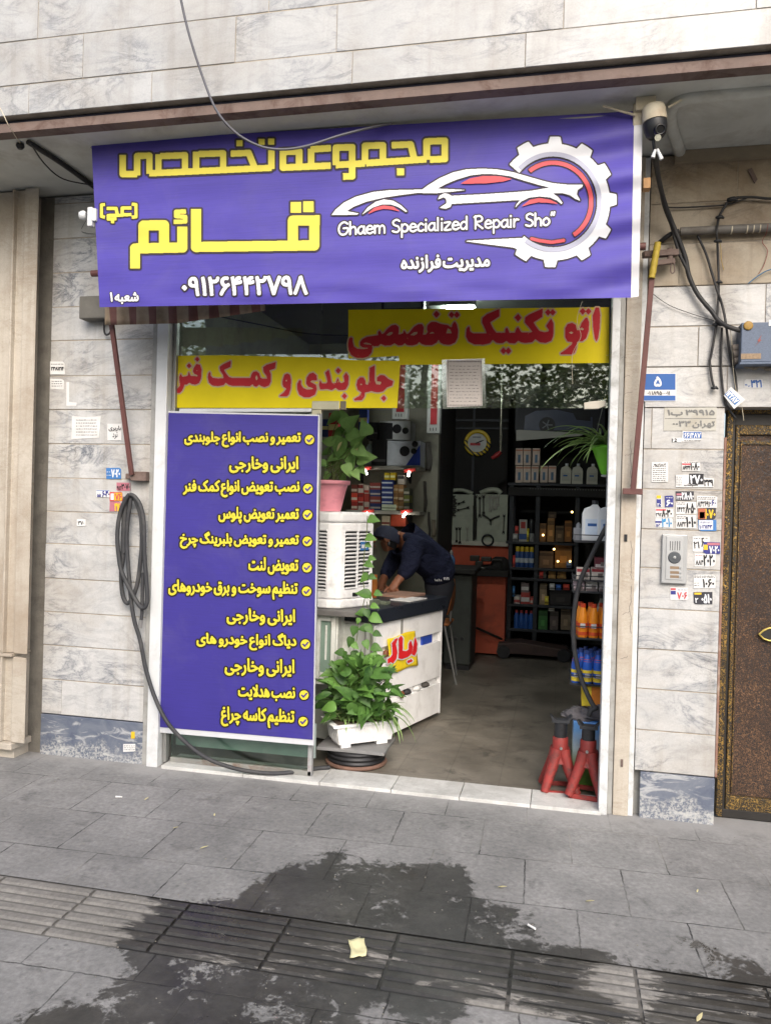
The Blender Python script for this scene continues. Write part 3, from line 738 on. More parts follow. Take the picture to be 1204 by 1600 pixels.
write('شعبه ۱', (172, 456, 217, 475), 0, M_INKW, ban, 'branch_lettering', .7, M_HALO, 1.2, -.02, .4, mp=bmap)
write('مدیریت فرازنده', (626, 397, 765, 425), 0, M_INKW, ban, 'manager_lettering', .9, M_HALO, 2.0, -.03, .45, mp=bmap, word=.35)
# handwritten line
HW = {'G': (.8, [[(.7, .85), (.45, 1), (.15, .8), (.05, .4), (.2, .05), (.5, .02), (.7, .25), (.7, .5), (.4, .5)]]), 'h': (.6, [[(.08, 1), (.08, 0)], [(.08, .4), (.3, .6), (.48, .45), (.5, 0)]]),
 'a': (.62, [[(.5, .5), (.3, .6), (.08, .4), (.1, .1), (.3, .02), (.5, .3)], [(.5, .6), (.5, .1), (.58, 0)]]), 'e': (.6, [[(.08, .32), (.5, .36), (.45, .55), (.25, .62), (.08, .4), (.1, .12), (.3, 0), (.52, .1)]]),
 'm': (.9, [[(.06, .6), (.08, 0)], [(.08, .4), (.25, .6), (.4, .45), (.4, 0)], [(.4, .4), (.6, .6), (.76, .45), (.78, 0)]]), 'S': (.65, [[(.55, .88), (.35, 1), (.1, .85), (.15, .6), (.45, .45), (.55, .2), (.35, 0), (.05, .1)]]),
 'p': (.6, [[(.08, .6), (.08, -.4)], [(.08, .45), (.3, .62), (.52, .4), (.45, .1), (.25, .02), (.08, .15)]]), 'c': (.52, [[(.45, .5), (.28, .62), (.08, .4), (.1, .1), (.3, 0), (.46, .1)]]), 'i': (.26, [[(.12, .58), (.12, 0)], [(.12, .85), (.12, .9)]]),
 'l': (.28, [[(.12, 1), (.12, 0)]]), 'z': (.58, [[(.06, .58), (.48, .58), (.06, .02), (.52, .02)]]), 'd': (.62, [[(.5, .45), (.3, .6), (.08, .4), (.1, .1), (.3, .02), (.5, .25)], [(.5, 1), (.5, 0)]]),
 'R': (.75, [[(.1, 1), (.1, 0)], [(.02, .92), (.4, 1), (.6, .8), (.5, .58), (.12, .48), (.62, 0)]]), 'r': (.5, [[(.1, .6), (.1, 0)], [(.1, .35), (.25, .58), (.42, .56)]]), 'o': (.6, [[(.3, .6), (.08, .4), (.1, .1), (.3, 0), (.5, .2), (.48, .45), (.3, .6)]]),
 '"': (.4, [[(.1, 1.02), (.06, .8)], [(.28, 1.04), (.24, .8)]]), ' ': (.42, [])}
tx = 'Ghaem Specialized Repair Sho"'; tw = sum(HW[c][0] for c in tx); k = (868-528)/tw; fl = Field(520, 325, 880, 382, .45); x = 0
for c in tx:
    w_, st = HW[c]
    for q in st:
        P2 = [(528+(x+a)*k, 367-(x+a)*k*.046-b*19.5) for a, b in q]
        fl.stroke([(v.x, v.y) for v in spline([(a, b, 0) for a, b in P2], 4)] if len(P2) > 2 else P2, 1.25, rnd_=True)
    x += w_
put_ink(fl, 'english_lettering', M_INKW, .25, M_HALO, 2.0)
# gear
gc = (863.5, 315.5); R1, RT = 88.5, 99.0
def gear_poly(r0, r1, a0, a1, teeth=True):
    out = []
    for i in range(121):
        a = math.radians(a0+(a1-a0)*i/120); out.append((a, r1))
    pts = []
    for a, r in out:
        if teeth:
            for t in (88, 58, 30, 2, -29, -59, -93, -121, 118):
                if abs(math.degrees(a)-t) < 6.2: r = RT
        pts.append((gc[0]+r*math.cos(a), gc[1]-1.03*r*math.sin(a)))
    inn = [(gc[0]+r0*math.cos(math.radians(a0+(a1-a0)*i/60)), gc[1]-1.03*r0*math.sin(math.radians(a0+(a1-a0)*i/60))) for i in range(60, -1, -1)]
    return pts+inn
fl = Field(725, 206, 975, 424); fl.fill([gear_poly(69, R1, -131, 140)]); fl.fill([zz((720, 210), 4.816, [(30, 803), (250, 790), (470, 780), (560, 830), (440, 870), (390, 850), (200, 826)])])
put_ink(fl, 'gear_emblem', M_INKW, .2, M_HALO, 2.4)
fl = Field(760, 230, 960, 400); fl.fill([gear_poly(69, 76, -126, 136, False)]); put_ink(fl, 'gear_shading', M_INKG, 0, l1=.0055)
fl = Field(760, 230, 960, 400); fl.fill([gear_poly(56.5, 62.5, -57, 128, False)]); fl.stroke(zz((720, 210), 4.816, [(530, 785), (590, 800), (680, 812), (770, 798)]), 2.4, rnd_=True)
put_ink(fl, 'gear_red_ring', M_INKR, .2, M_HALO, 1.6, l0=.0024, l1=.0048)
# car and spanner
fl = Field(512, 255, 925, 345); z3 = lambda p: zz((510, 210), 4.816, p)
fl.fill([z3([(40, 605), (70, 565), (130, 515), (220, 470), (350, 434), (480, 420), (600, 418), (720, 415), (760, 385), (850, 330), (950, 287), (1050, 264), (1170, 258), (1290, 265), (1400, 285), (1520, 320), (1640, 354), (1700, 368), (1800, 378), (1926, 380), (1920, 395), (1888, 418), (1880, 450), (1905, 498), (1870, 485), (1830, 457), (1770, 441), (1700, 443), (1740, 472), (1772, 515), (1765, 522), (1730, 495), (1680, 474), (1600, 466), (1520, 476), (1460, 505), (1420, 548), (1430, 525), (1455, 495), (1400, 495), (1300, 502), (940, 522), (930, 545), (895, 558), (852, 552), (870, 540), (902, 520), (900, 485), (880, 472), (838, 488), (850, 462), (885, 443), (912, 448), (940, 463), (1170, 452), (1420, 435), (1540, 425), (1680, 400), (1600, 380), (1480, 345), (1380, 314), (1270, 299), (1170, 297), (1080, 308), (980, 338), (900, 372), (830, 408), (1045, 418), (960, 428), (820, 442), (680, 440), (560, 455), (430, 475), (300, 505), (200, 545), (150, 578), (240, 595), (230, 602), (140, 605)]),
         z3([(270, 602), (310, 550), (370, 508), (430, 490), (500, 500), (560, 535), (605, 580), (595, 582), (540, 545), (480, 525), (420, 525), (350, 548), (300, 580)])])
put_ink(fl, 'car_emblem', M_INKW, .2, M_HALO, 2.2, l0=.0028, l1=.0052)
fl = Field(512, 255, 925, 345)
fl.fill([z3([(310, 598), (360, 553), (430, 535), (500, 546), (550, 578), (480, 562), (430, 558), (370, 572)]), z3([(1010, 370), (1080, 332), (1180, 313), (1300, 316), (1390, 335), (1330, 352), (1200, 367)]), z3([(1470, 540), (1530, 493), (1600, 480), (1680, 493), (1740, 522), (1660, 512), (1590, 510), (1530, 522)])])
put_ink(fl, 'car_red_shading', M_INKR, .4, l1=.0058)

# ================================================================== SERVICE LIST BOARD
SBY = -.004
board = thing('service_board', 'tall purple board listing services in yellow lettering with round tick marks', 'sign board', V3(PY(370, 1150, SBY)))
def bpoly(mb, pts, y, dep): return mb.prism([pt(a, b, y) for a, b in pts], (0, dep, 0))
bpoly(MB(), [(260, 642), (499, 648), (490, 1165), (244, 1144)], SBY+.002, .012).build('backing', paint('white_board_edge', S(222, 224, 228), .5, .08), board, recalc=True)
bq = [(263.5, 645), (497, 650), (488.5, 1156), (249.5, 1136)]
def bg(u, v):
    a, b, c, d = (np.array(q, float) for q in bq); x, y = (a*(1-u)+b*u)*(1-v)+(d*(1-u)+c*u)*v; return PY(x, y, SBY-.002)
MB().grid(lambda u, v: bg(u, 1-v), 6, 12, False).build('panel', M_BOARD, board)
LINES = [("تعمیر و نصب انواع جلوبندی", 288, 674, 470, 699), ("ایرانی وخارجی", 358, 713, 466, 739), ("نصب تعویض انواع کمک فنر", 286, 750, 468, 777), ("تعمیر تعویض پلوس", 341, 792, 467, 818), ("تعمیر و تعویض بلبرینگ چرخ", 281, 831, 467, 858), ("تعویض لنت", 388, 871, 466, 898), ("تنظیم سوخت و برق خودروهای", 263, 907, 465, 936), ("ایرانی وخارجی", 354, 951, 461, 977), ("دیاگ انواع خودرو های", 307, 988, 463, 1016), ("ایرانی وخارجی", 351, 1029, 460, 1057), ("نصب هدلایت", 372, 1070, 461, 1095), ("تنظیم کاسه چراغ", 345, 1106, 460, 1137)]
bm_ = lambda l: plane_map(SBY-.002-l)
for t, x0, y0, x1, y1 in LINES:
    write(t, (x0, y0, x1, y1), 0, M_YEL2, board, 'service_lettering', .75, M_HALO2, 2.3, max(0, (y0-740))*1.1e-4, .5, mp=bm_, word=.6)
for x, y in ((483.5, 687), (481, 763.5), (480.5, 804.5), (480, 846), (479.5, 887), (479, 924), (477, 1006.5), (475, 1086), (473.5, 1127.5)):
    f1 = Field(x-13, y-13, x+13, y+13, .4); f1.mask = np.hypot((f1.X-x), (f1.Y-y)/1.02) < 7.2
    f1_d = f1.dist(3); ink(MB(), f1, f1_d, 2.0, bm_(.0016)).build('tick_rim', M_HALO2, board)
    tk = ink(MB(), f1, f1_d, 0, bm_(.0036)).build('tick_disc', M_YEL2, board)
    f2 = Field(x-9, y-9, x+9, y+9, .4); f2.stroke([(x-3.6, y+.2), (x-1, y+3), (x+4, y-2.6)], 1.15, rnd_=True)
    ink(MB(), f2, f2.dist(1), .1, bm_(.0050)).build('tick', paint('tick_purple', S(84, 70, 140), .6), tk)

# ================================================================== YELLOW TRANSOM STRIPS (stuck to the inside of the glass)
def strip_mat(name, c):
    k = N(name); p = k.pos(); n = k.noise(p, 14, 7, .7, .4)
    col = k.mix(k.ramp(k.noise(p, 3, 4, .6), [(.3, 0.0), (.7, 1.0)]), mul(c, .84), mul(c, 1.05))
    chip = k.ramp(k.noise(p, 34, 6, .75, 1.0), [(.66, 0.0), (.69, 1.0)])
    col = k.mix(k.math('MULTIPLY', k.math('MULTIPLY', chip, k.ramp(n, [(.48, 0.0), (.6, 1.0)])), .7), col, S(240, 236, 150))
    return k.done(col, .5, None, .2)
M_STRIP = strip_mat('yellow_film', S(240, 220, 16))
M_STRIPR = strip_mat('red_film', S(196, 44, 52))
def red_sign(nm, lab, quad, polys, holes, y, back):
    t = thing(nm, lab, 'sign', V3(PY(sum(q[0] for q in quad)/len(quad), max(q[1] for q in quad), y)))
    MB().prism([pt(a, b, y) for a, b in quad], (0, .003, 0)).build('film', M_STRIP, t, recalc=True)
    A = np.concatenate(polys); fl = Field(A[:, 0].min()-6, A[:, 1].min()-6, A[:, 0].max()+6, A[:, 1].max()+6)
    for p in polys: fl.fill([p])
    if holes: fl.fill(holes, False)
    mp = lambda l: plane_map(y-l); d = fl.dist(3.5)
    ink(MB(), fl, d, 2.3, mp(.0014)).build('lettering_outline', M_PINKH, t)
    ink(MB(), fl, d, .2, mp(.0026)).build('lettering', M_STRIPR, t)
    return t
dia = lambda x, y, r: [(x-r, y), (x, y-r*1.1), (x+r, y), (x, y+r*1.1)]
z5 = lambda p: np.array(zz((535, 475), 5.733, p)); z6 = lambda p: np.array(zz((720, 475), 5.235, p)); z7 = lambda p: np.array(zz((262, 555), 6.337, p)); z8 = lambda p: np.array(zz((432, 555), 6.02, p))
U = [z5([(72, 298), (88, 305), (90, 340), (100, 380), (130, 402), (190, 405), (235, 398), (228, 392), (180, 388), (158, 370), (158, 340), (180, 315), (220, 295), (290, 285), (320, 280), (318, 250), (332, 238), (342, 255), (350, 272), (372, 262), (400, 225), (440, 192), (475, 186), (500, 205), (503, 250), (495, 272), (520, 272), (545, 262), (550, 235), (562, 255), (570, 270), (590, 265), (640, 205), (680, 180), (710, 182), (725, 205), (722, 250), (715, 275), (745, 275), (765, 250), (755, 225), (762, 190), (790, 163), (830, 160), (880, 180), (940, 190), (965, 208), (975, 212), (985, 180), (1003, 157), (1022, 185), (1032, 240), (1028, 300), (1005, 345), (960, 365), (910, 362), (875, 345), (860, 315), (840, 345), (800, 368), (745, 368), (710, 360), (685, 338), (665, 360), (620, 372), (580, 368), (555, 350), (535, 368), (500, 372), (465, 350), (430, 370), (380, 372), (340, 355), (320, 375), (280, 378), (262, 368), (266, 395), (258, 435), (230, 468), (180, 484), (120, 480), (78, 455), (55, 410), (50, 360), (58, 315)]),
     z5(dia(840, 92, 28)), z5(dia(975, 97, 25)), z5(dia(1022, 97, 25)),
     z6([(1075, 95), (1100, 30), (1125, 28), (1135, 90), (1130, 200), (1118, 280), (1105, 305), (1092, 280), (1080, 200)]),
     z6([(1030, 112), (1045, 150), (1040, 220), (1020, 280), (990, 305), (955, 305), (945, 312), (940, 360), (925, 400), (900, 412), (815, 412), (812, 402), (860, 370), (905, 330), (910, 312), (870, 305), (850, 270), (850, 200), (870, 165), (905, 155), (935, 170), (945, 215), (962, 215), (985, 155), (1015, 115)]),
     z6(dia(993, 60, 24)), z6(dia(1040, 60, 24)),
     z6([(695, 180), (735, 120), (755, 160), (752, 260), (735, 300), (690, 318), (645, 312), (605, 285), (580, 312), (520, 318), (490, 312), (465, 298), (440, 322), (395, 320), (370, 300), (340, 320), (290, 318), (258, 290), (235, 320), (180, 332), (110, 330), (60, 305), (40, 265), (45, 205), (62, 182), (68, 190), (72, 225), (95, 240), (150, 242), (210, 242), (200, 210), (172, 150), (175, 115), (210, 85), (310, 42), (312, 100), (235, 150), (262, 205), (285, 235), (330, 238), (360, 235), (362, 205), (375, 192), (388, 220), (395, 238), (440, 235), (450, 205), (465, 188), (480, 215), (490, 232), (560, 235), (585, 228), (555, 190), (520, 150), (525, 110), (560, 85), (665, 38), (662, 105), (590, 150), (610, 185), (640, 222), (680, 232), (715, 225), (718, 210)]),
     z6(dia(465, 112, 27)), z6(dia(710, 68, 24)), z6(dia(748, 68, 24)), z6(dia(346, 383, 24)), z6(dia(386, 383, 24))]
UH = [z5([(385, 280), (420, 252), (450, 248), (448, 268), (420, 285)]), z5([(600, 280), (640, 250), (672, 248), (668, 268), (640, 284)]), z5([(762, 270), (800, 248), (832, 262)]), z5([(925, 264), (940, 215), (965, 228), (980, 264)]), z5([(182, 350), (212, 343), (252, 355), (264, 368), (230, 364), (196, 362)]), z6([(878, 235), (900, 223), (920, 235), (900, 247)]), z6([(960, 207), (985, 190), (1006, 203), (995, 217)])]
red_sign('transom_sign', 'yellow film across the upper right transom with large red lettering', [(544, 484), (951, 480), (951, 567), (623, 570), (623, 556), (544, 560)], U, UH, GY-.0095, None)
Lp = [z7([(258, 130), (285, 88), (320, 95), (335, 140), (330, 230), (310, 275), (275, 290), (240, 285), (215, 270), (190, 290), (165, 290), (158, 320), (140, 355), (120, 372), (55, 372), (55, 362), (100, 330), (125, 300), (118, 250), (115, 220), (130, 185), (145, 215), (185, 210), (200, 205), (212, 165), (225, 205), (255, 208), (300, 210), (295, 195), (265, 185), (252, 160)]), z7(dia(293, 40, 22)), z7(dia(213, 105, 22)),
     z7([(1070, 68), (1062, 130), (1005, 150), (1020, 190), (1020, 260), (1000, 300), (960, 315), (925, 305), (905, 288), (880, 312), (855, 305), (840, 285), (815, 305), (640, 302), (600, 290), (575, 268), (555, 295), (500, 305), (445, 300), (410, 270), (398, 220), (405, 180), (418, 165), (425, 180), (425, 205), (445, 225), (500, 232), (555, 228), (550, 195), (520, 150), (515, 115), (550, 90), (625, 55), (620, 115), (555, 145), (580, 185), (605, 215), (640, 228), (820, 228), (830, 190), (850, 165), (880, 160), (905, 180), (920, 225), (935, 232), (985, 232), (980, 205), (950, 165), (945, 120), (980, 95)]),
     z8([(60, 230), (75, 185), (100, 172), (125, 185), (135, 230), (132, 310), (115, 370), (95, 388), (30, 388), (32, 378), (70, 350), (95, 315), (65, 295), (55, 270)]),
     z8([(375, 190), (380, 235), (330, 235), (315, 250), (370, 280), (378, 320), (360, 370), (310, 395), (260, 395), (215, 370), (195, 320), (195, 270), (215, 235), (228, 240), (230, 280), (250, 310), (290, 325), (340, 320), (345, 310), (300, 295), (278, 265), (285, 210), (310, 175), (345, 165)]),
     z8([(655, 165), (678, 200), (672, 280), (650, 320), (620, 328), (580, 325), (555, 305), (520, 328), (480, 318), (410, 320), (400, 280), (410, 235), (425, 265), (465, 268), (480, 250), (470, 200), (458, 165), (490, 138), (505, 200), (515, 255), (530, 268), (560, 262), (575, 215), (590, 255), (610, 265), (640, 250), (635, 215), (630, 200)]), z8(dia(580, 145, 24)), z8(dia(638, 385, 24)),
     z8([(875, 120), (920, 98), (922, 240), (935, 275), (975, 278), (985, 260), (985, 248), (945, 245), (945, 210), (975, 188), (1010, 190), (1050, 225), (1095, 245), (1085, 285), (1040, 300), (1000, 340), (960, 348), (920, 345), (890, 335), (860, 345), (830, 348), (825, 390), (800, 422), (735, 425), (728, 412), (780, 385), (800, 350), (765, 325), (752, 280), (762, 235), (785, 210), (815, 210), (832, 240), (835, 275), (860, 280), (872, 240)]), z8(dia(1007, 405, 24))]
Lh = [z7([(280, 150), (300, 147), (292, 162)]), z7([(868, 215), (880, 193), (894, 225), (885, 252), (870, 242)]), z8([(84, 232), (101, 231), (98, 249), (86, 247)]), z8([(781, 270), (800, 264), (806, 280), (790, 284)])]
red_sign('transom_sign', 'yellow film along the lower left transom with red lettering, below bare dark glass', [(268, 556), (350, 555), (430, 557), (500, 558), (545, 562.5), (625, 564), (620, 637.5), (262, 637)], Lp, Lh, GY-.0135, None)
nt = thing('paper_notice', 'white printed notice in a clear sleeve taped to the transom glass', 'notice', pt(724, 638, GY-.02))
MB().prism([pt(a, b, GY-.018) for a, b in ((690, 562), (757, 560), (759, 637), (691, 639))], (0, .001, 0)).build('plastic_sleeve', glass_mat('plastic_sleeve', (.93, .93, .93, 1), .12, .12), nt)
MB().prism([pt(a, b, GY-.0205) for a, b in ((697, 563), (752, 561), (753, 634), (698, 636))], (0, .001, 0)).build('sheet', paint('notice_paper', S(232, 222, 212), .7, .08, 5), nt)
f1 = Field(694, 556, 758, 640, .4)
for yy in range(572, 632, 5):
    x = 702
    while x < 746:
        w_ = rnd.uniform(3, 8); f1.stroke([(x, yy+.3*math.sin(x)), (min(x+w_, 748), yy+.3*math.sin(x+2))], .33); x += w_+rnd.uniform(1, 2.5)
for i in range(24):
    f1.stroke([(699.5+i*2.2, 565), (700.6+i*2.2, 565)], .7)
    f1.stroke([(699.5+i*2.2, 633), (700.6+i*2.2, 633)], .7)
for i in range(31): f1.stroke([(699.5, 567+i*2.2), (700.2, 567+i*2.2)], .7); f1.stroke([(750.5, 566+i*2.2), (751.2, 566+i*2.2)], .7)
ink(MB(), f1, f1.dist(1), .05, plane_map(GY-.022)).build('print', paint('grey_print', S(120, 112, 108), .7), nt)
# ================================================================== THINGS ON THE OUTSIDE WALLS
M_BLK = paint('black_plastic', S(38, 39, 42), .45, .2, 10)
M_CABLE = paint('black_cable', S(48, 48, 50), .55, .2, 12, dirt=S(90, 86, 80), dscale=9, damt=.5)
M_RUBBER = paint('dusty_rubber', S(62, 63, 66), .65, .2, 9, dirt=S(110, 108, 104), dscale=7, damt=.4)
M_BROWN = paint('brown_arm_paint', S(112, 72, 68), .55, .15, 7, dirt=S(84, 60, 54), dscale=6, damt=.5)
M_PAPER = paint('sticker_paper', S(240, 240, 238), .6, .08, 9, dirt=S(190, 180, 160), dscale=8, damt=.3)
M_CREAMP = paint('cream_plastic', S(226, 216, 190), .5, .12, 8, dirt=S(150, 120, 90), dscale=6, damt=.5)
WY = -.001
def wire(name, label, pts, r, mat, Y=None, cat='cable', group=None, k=6, n=6, sof=None):
    """pts: (px, py, Y)"""
    P_ = [gp(q[0], q[1], sof) if sof else pt(q[0], q[1], q[2] if Y is None else Y) for q in pts]
    o = MB().tube(spline(P_, k), r, n).build(name, mat)
    return tag(o, label, cat, group)
# dome camera under the overhang
cm = thing('security_camera', 'cream and black dome security camera hanging under the overhang by the banner corner', 'camera', pt(1021, 225, -.6))
cY = -.60
c0 = pt(1022, 190, cY); u = .0245/10
tilt = Vector((-.12, -.05, 1)).normalized()
MB().box(pt(988, 196, cY+.02), pt(1003, 160, cY+.02)+Vector((0, .06, 0))).box(pt(992, 172, cY+.0), pt(1024, 159, cY)+Vector((0, .08, .03))).build('mount', M_CREAMP, cm, .004)
MB().lathe(c0, [(.052, .0), (.053, .01), (.051, .05), (.046, .066), (.030, .074), (.012, .076)], 28, tilt).build('cap', M_CREAMP, cm)
dm = MB().lathe(c0, [(.0505, -.003), (.0515, -.01), (.050, -.035), (.043, -.058), (.030, -.073), (.012, -.080)], 28, tilt).build('dome', M_BLK, cm)
lc = pt(1030, 203, cY-.052); ld = Vector((.15, -1, -.25)).normalized()
MB().lathe(lc, [(.024, -.02), (.024, .012), (.019, .016), (.015, .010)], 20, ld).build('lens', paint('lens_black', S(22, 23, 26), .15), dm)
MB().cyl(pt(1027, 215, cY-.048), pt(1027, 215, cY-.056), .014, n=14).build('lamp_cluster', paint('led_cluster', S(206, 204, 184), .4, .4, 200), dm)
for a, b in (((992, 180), (941, 166)), ((1043, 168), (1064, 156))):
    MB().tube([pt(*a, cY+.01), pt(*b, cY+.005)], [.006, .0045], 8).build('antenna', M_CREAMP, cm)
cb = MB().tube(spline([pt(1020, 219, cY), pt(1021, 230, cY), pt(1022, 240, cY+.02)], 4), .007, 8).build('cable_tail', M_BLK, cm)
for x0, y0, x1, y1 in ((1023, 234, 1019, 246), (1026, 233, 1033, 249)):
    MB().tube([pt(x0, y0, cY-.01), pt(x1, y1, cY-.01)], [.006, .009], 8).build('plug', M_WHITEP, cb)
# cables on the right
wire('cable', 'thick black cable running from the dome camera down to the blue meter box', [(1022, 238, -.58), (1026, 268, -.40), (1035, 308, -.2), (1046, 340, -.10), (1058, 370, -.07), (1070, 403, -.05), (1076, 432, -.045), (1090, 461, -.04), (1110, 485, -.05), (1122, 501, -.06), (1138, 511, -.08), (1158, 517, -.09)], .0125, M_CABLE)
wire('cable', 'second black cable hugging the thick one from the camera to the cable knot', [(1024, 240, -.57), (1030, 285, -.3), (1036, 320, -.14), (1048, 352, -.08), (1056, 382, -.06), (1062, 400, -.05), (1072, 420, -.05), (1080, 443, -.04), (1098, 473, -.04), (1117, 494, -.035), (1128, 508, -.03)], .009, M_CABLE)
wire('cable', 'thin black cable sagging level across the stained stone above the grey conduit', [(1043, 324, -.03), (1060, 324.5, -.02), (1082, 323.5, -.02), (1110, 322, -.02), (1133, 320, -.02), (1150, 315, -.02), (1165, 310, -.02)], .004, M_CABLE)
wire('cable', 'black cable bundle coming in from the right edge and dropping past the conduit', [(1270, 312, -.03), (1204, 310.5, -.03), (1172, 308, -.03), (1142, 311, -.03), (1130, 325, -.03), (1122, 341, -.04), (1119, 362, -.085), (1120, 382, -.05), (1121, 412, -.03), (1122, 442, -.03), (1121, 473, -.03), (1118, 508, -.03), (1113, 540, -.025), (1109, 560, -.02), (1108, 566, -.02), (1111, 590, -.02), (1115, 606, -.02)], .0065, M_CABLE)
wire('cable', 'black cable slanting from under the conduit down past the knot behind the meter box', [(1089, 368, -.03), (1102, 396, -.03), (1110, 422, -.03), (1120, 455, -.045), (1128, 479, -.03), (1133, 505, -.05), (1138, 544, -.03), (1143, 570, -.02), (1148, 590, -.015), (1150, 612, -.015)], .0062, M_CABLE)
wire('cable', 'grey black cable hanging from the knot down behind the dangling white tag to the gate', [(1127, 512, -.03), (1126, 540, -.02), (1126, 580, -.015), (1131, 625, -.015), (1138, 639, .0), (1148, 653, .02)], .0055, M_CABLE)
wire('wire', 'hair thin grey wire sagging from the brown arm to the cable knot', [(1019, 459, -.02), (1045, 477, -.015), (1082, 491, -.015), (1115, 501, -.015)], .0017, M_CABLE, cat='wire')
wire('wire', 'thin pale wire hanging from the meter box to the gate top', [(1138, 506, -.07), (1142, 530, -.06), (1144, 570, -.04), (1149, 610, -.02), (1157, 631, .0), (1161, 657, .03)], .0017, M_CREAMP, cat='wire')
wire('wire', 'thin red wire dangling off the conduit at the right edge', [(1199, 350, -.09), (1196, 365, -.05), (1190, 378, -.01), (1198, 392, -.01), (1192, 415, -.01), (1184, 428, -.01)], .0016, paint('red_wire', S(150, 70, 60), .5), cat='wire')
wire('wire', 'short blue wire stub sticking out of the right wall', [(1240, 418, -.02), (1204, 421, -.02), (1185, 430, -.02), (1168, 443, -.02)], .0026, paint('blue_wire', S(64, 120, 160), .5), cat='wire')
wire('wire', 'frayed yellow wire ends hanging under the cable tie on the conduit', [(1120, 372, -.07), (1125, 385, -.03), (1126, 405, -.02), (1130, 422, -.01)], .0018, paint('yellow_wire', S(190, 160, 84), .5), cat='wire')
kn = MB()
for x, y, r, Y in ((1123, 341, .014, -.04), (1142, 313, .017, -.03), (1120, 378, .013, -.05), (1122, 442, .011, -.03), (1118, 508, .014, -.03), (1128, 508, .012, -.035), (1115, 607, .012, -.02)):
    c = pt(x, y, Y); kn.tube([c+Vector((-r*1.3, -.006, .002)), c+Vector((-r*.4, -.012, .0)), c+Vector((r*.5, -.012, .003)), c+Vector((r*1.4, -.004, -.002))], [r*.45, r*.75, r*.7, r*.4], 7)
tag(kn.build('tape_knots', M_BLK), 'black insulating tape wrapped round the cables on the right wall', 'tape')
cd = thing('conduit_pipe', 'grey plastic conduit pipe fixed level across the stained right wall', 'pipe', pt(1130, 362, -.05))
MB().cyl(pt(1062, 361.5, -.045), pt(1620, 337, -.045), .021, n=14).build('pipe', paint('grey_pvc', S(124, 120, 114), .6, .2, 8, dirt=S(94, 84, 72), dscale=8, damt=.7), cd)
MB().tube(spline([pt(1060, 361, -.045), pt(1050, 364, -.045), pt(1038, 372, -.03), pt(1028, 380, .01)], 4), .012, 8).build('flexible_end', M_CABLE, cd)
ti = MB()
for x in (1141, 1165, 1175, 1185): ti.cyl(pt(x, 359-(x-1141)*.045, -.045), pt(x+1.6, 359-(x-1141)*.045, -.045), .0225, n=14)
ti.build('cable_ties', M_CREAMP, cd)
rp = [pt(a, b, -.004) for a, b in ((1167, 266), (1173, 263), (1182, 281), (1178, 287))]
tag(MB().prism(rp, (0, -.008, 0)).build('rusty_plate', M_RUST, recalc=True), 'small rusty steel plate set in the stained stone near the top right', 'plate')
tag(MB().box(pt(1004, 294, -.5), pt(1016, 277, -.5)+Vector((0, .05, 0))).build('wood_block', paint('raw_wood', S(206, 160, 110), .7, .25, 30), None, .002), 'small raw wood block poking out behind the banner right edge', 'wood block')
# awning folded behind the banner
aw = thing('folded_awning', 'old folded awning with striped valance and two brown arms behind the banner', 'awning', pt(570, 500, -.2))
def awn():
    k = N('striped_canvas'); p = k.pos(); x = k.n('SeparateXYZ', {0: p}).outputs[0]
    m = k.math('FRACT', k.math('MULTIPLY_ADD', x, 8.2, .18))
    col = k.mix(k.ramp(m, [(.0, 0.0), (.56, 0.0), (.6, 1.0), (.97, 1.0)]), S(168, 150, 128), S(126, 86, 80))
    col = k.mix(1.0, col, k.ramp(k.noise(p, 9, 6, .7), [(.3, .6), (.7, 1.05)]), 'MULTIPLY'); return k.done(col, .9)
def vg(u, v):
    x = 164+u*250; b = 508-u*6-max(0, u-.45)*30; y = 470+(b-470)*v
    return PY(x, y, -.26+.012*math.sin(u*55)*v+.02*v)
MB().grid(lambda u, v: vg(u, 1-v), 80, 4).build('valance', awn(), aw, solid=.003)
MB().cyl(pt(144, 427.5, -.3), pt(1008, 385, -.3), .018, n=12).build('front_bar', M_BROWN, aw)
MB().bar(pt(171, 478, -.2), pt(206, 742, -.06), .026, .02, (0, 1, 0)).build('arm', M_BROWN, aw, .002)
MB().bar(pt(1018, 430, -.14), pt(988, 768, -.06), .026, .02, (0, 1, 0)).build('arm', M_BROWN, aw, .002)
MB().bar(pt(972, 767.5, -.055), pt(1003, 768.5, -.055), .03, .03, (0, 1, 0)).build('bracket', M_BROWN, aw, .002)
bk = MB().box(pt(204, 751, -.05), pt(228, 737, -.05)+Vector((0, .045, 0))); bk.box(pt(196, 748, -.03), pt(206, 740, -.03)+Vector((0, .02, 0))); bk.build('bracket', M_RUST, aw, .003)
yt = MB()
for i in range(9):
    a = pt(1027-i*1.1, 379+i*6.2, -.15); b = pt(1026-i*1.1, 385+i*6.2, -.15); yt.cyl(a, b, .016+.002*(i % 2), .0165, 10)
yt.build('yellow_tape', paint('yellow_tape', S(196, 172, 66), .6, .25, 20), aw)
el = MB().bar(pt(1004, 398, -.10), pt(1058, 395, -.06), .04, .03).bar(pt(1020, 412, -.10), pt(1052, 408, -.06), .03, .025).cyl(pt(1046, 388, -.07), pt(1046, 412, -.07), .014)
el.build('elbow', M_RUST, aw, .003)
MB().tube(spline([pt(1048, 412, -.09), pt(1047, 424, -.09), pt(1050, 427, -.09), pt(1053, 423, -.09), pt(1052, 410, -.09)], 4), .003, 6).build('crank_eye', M_RUST, aw)
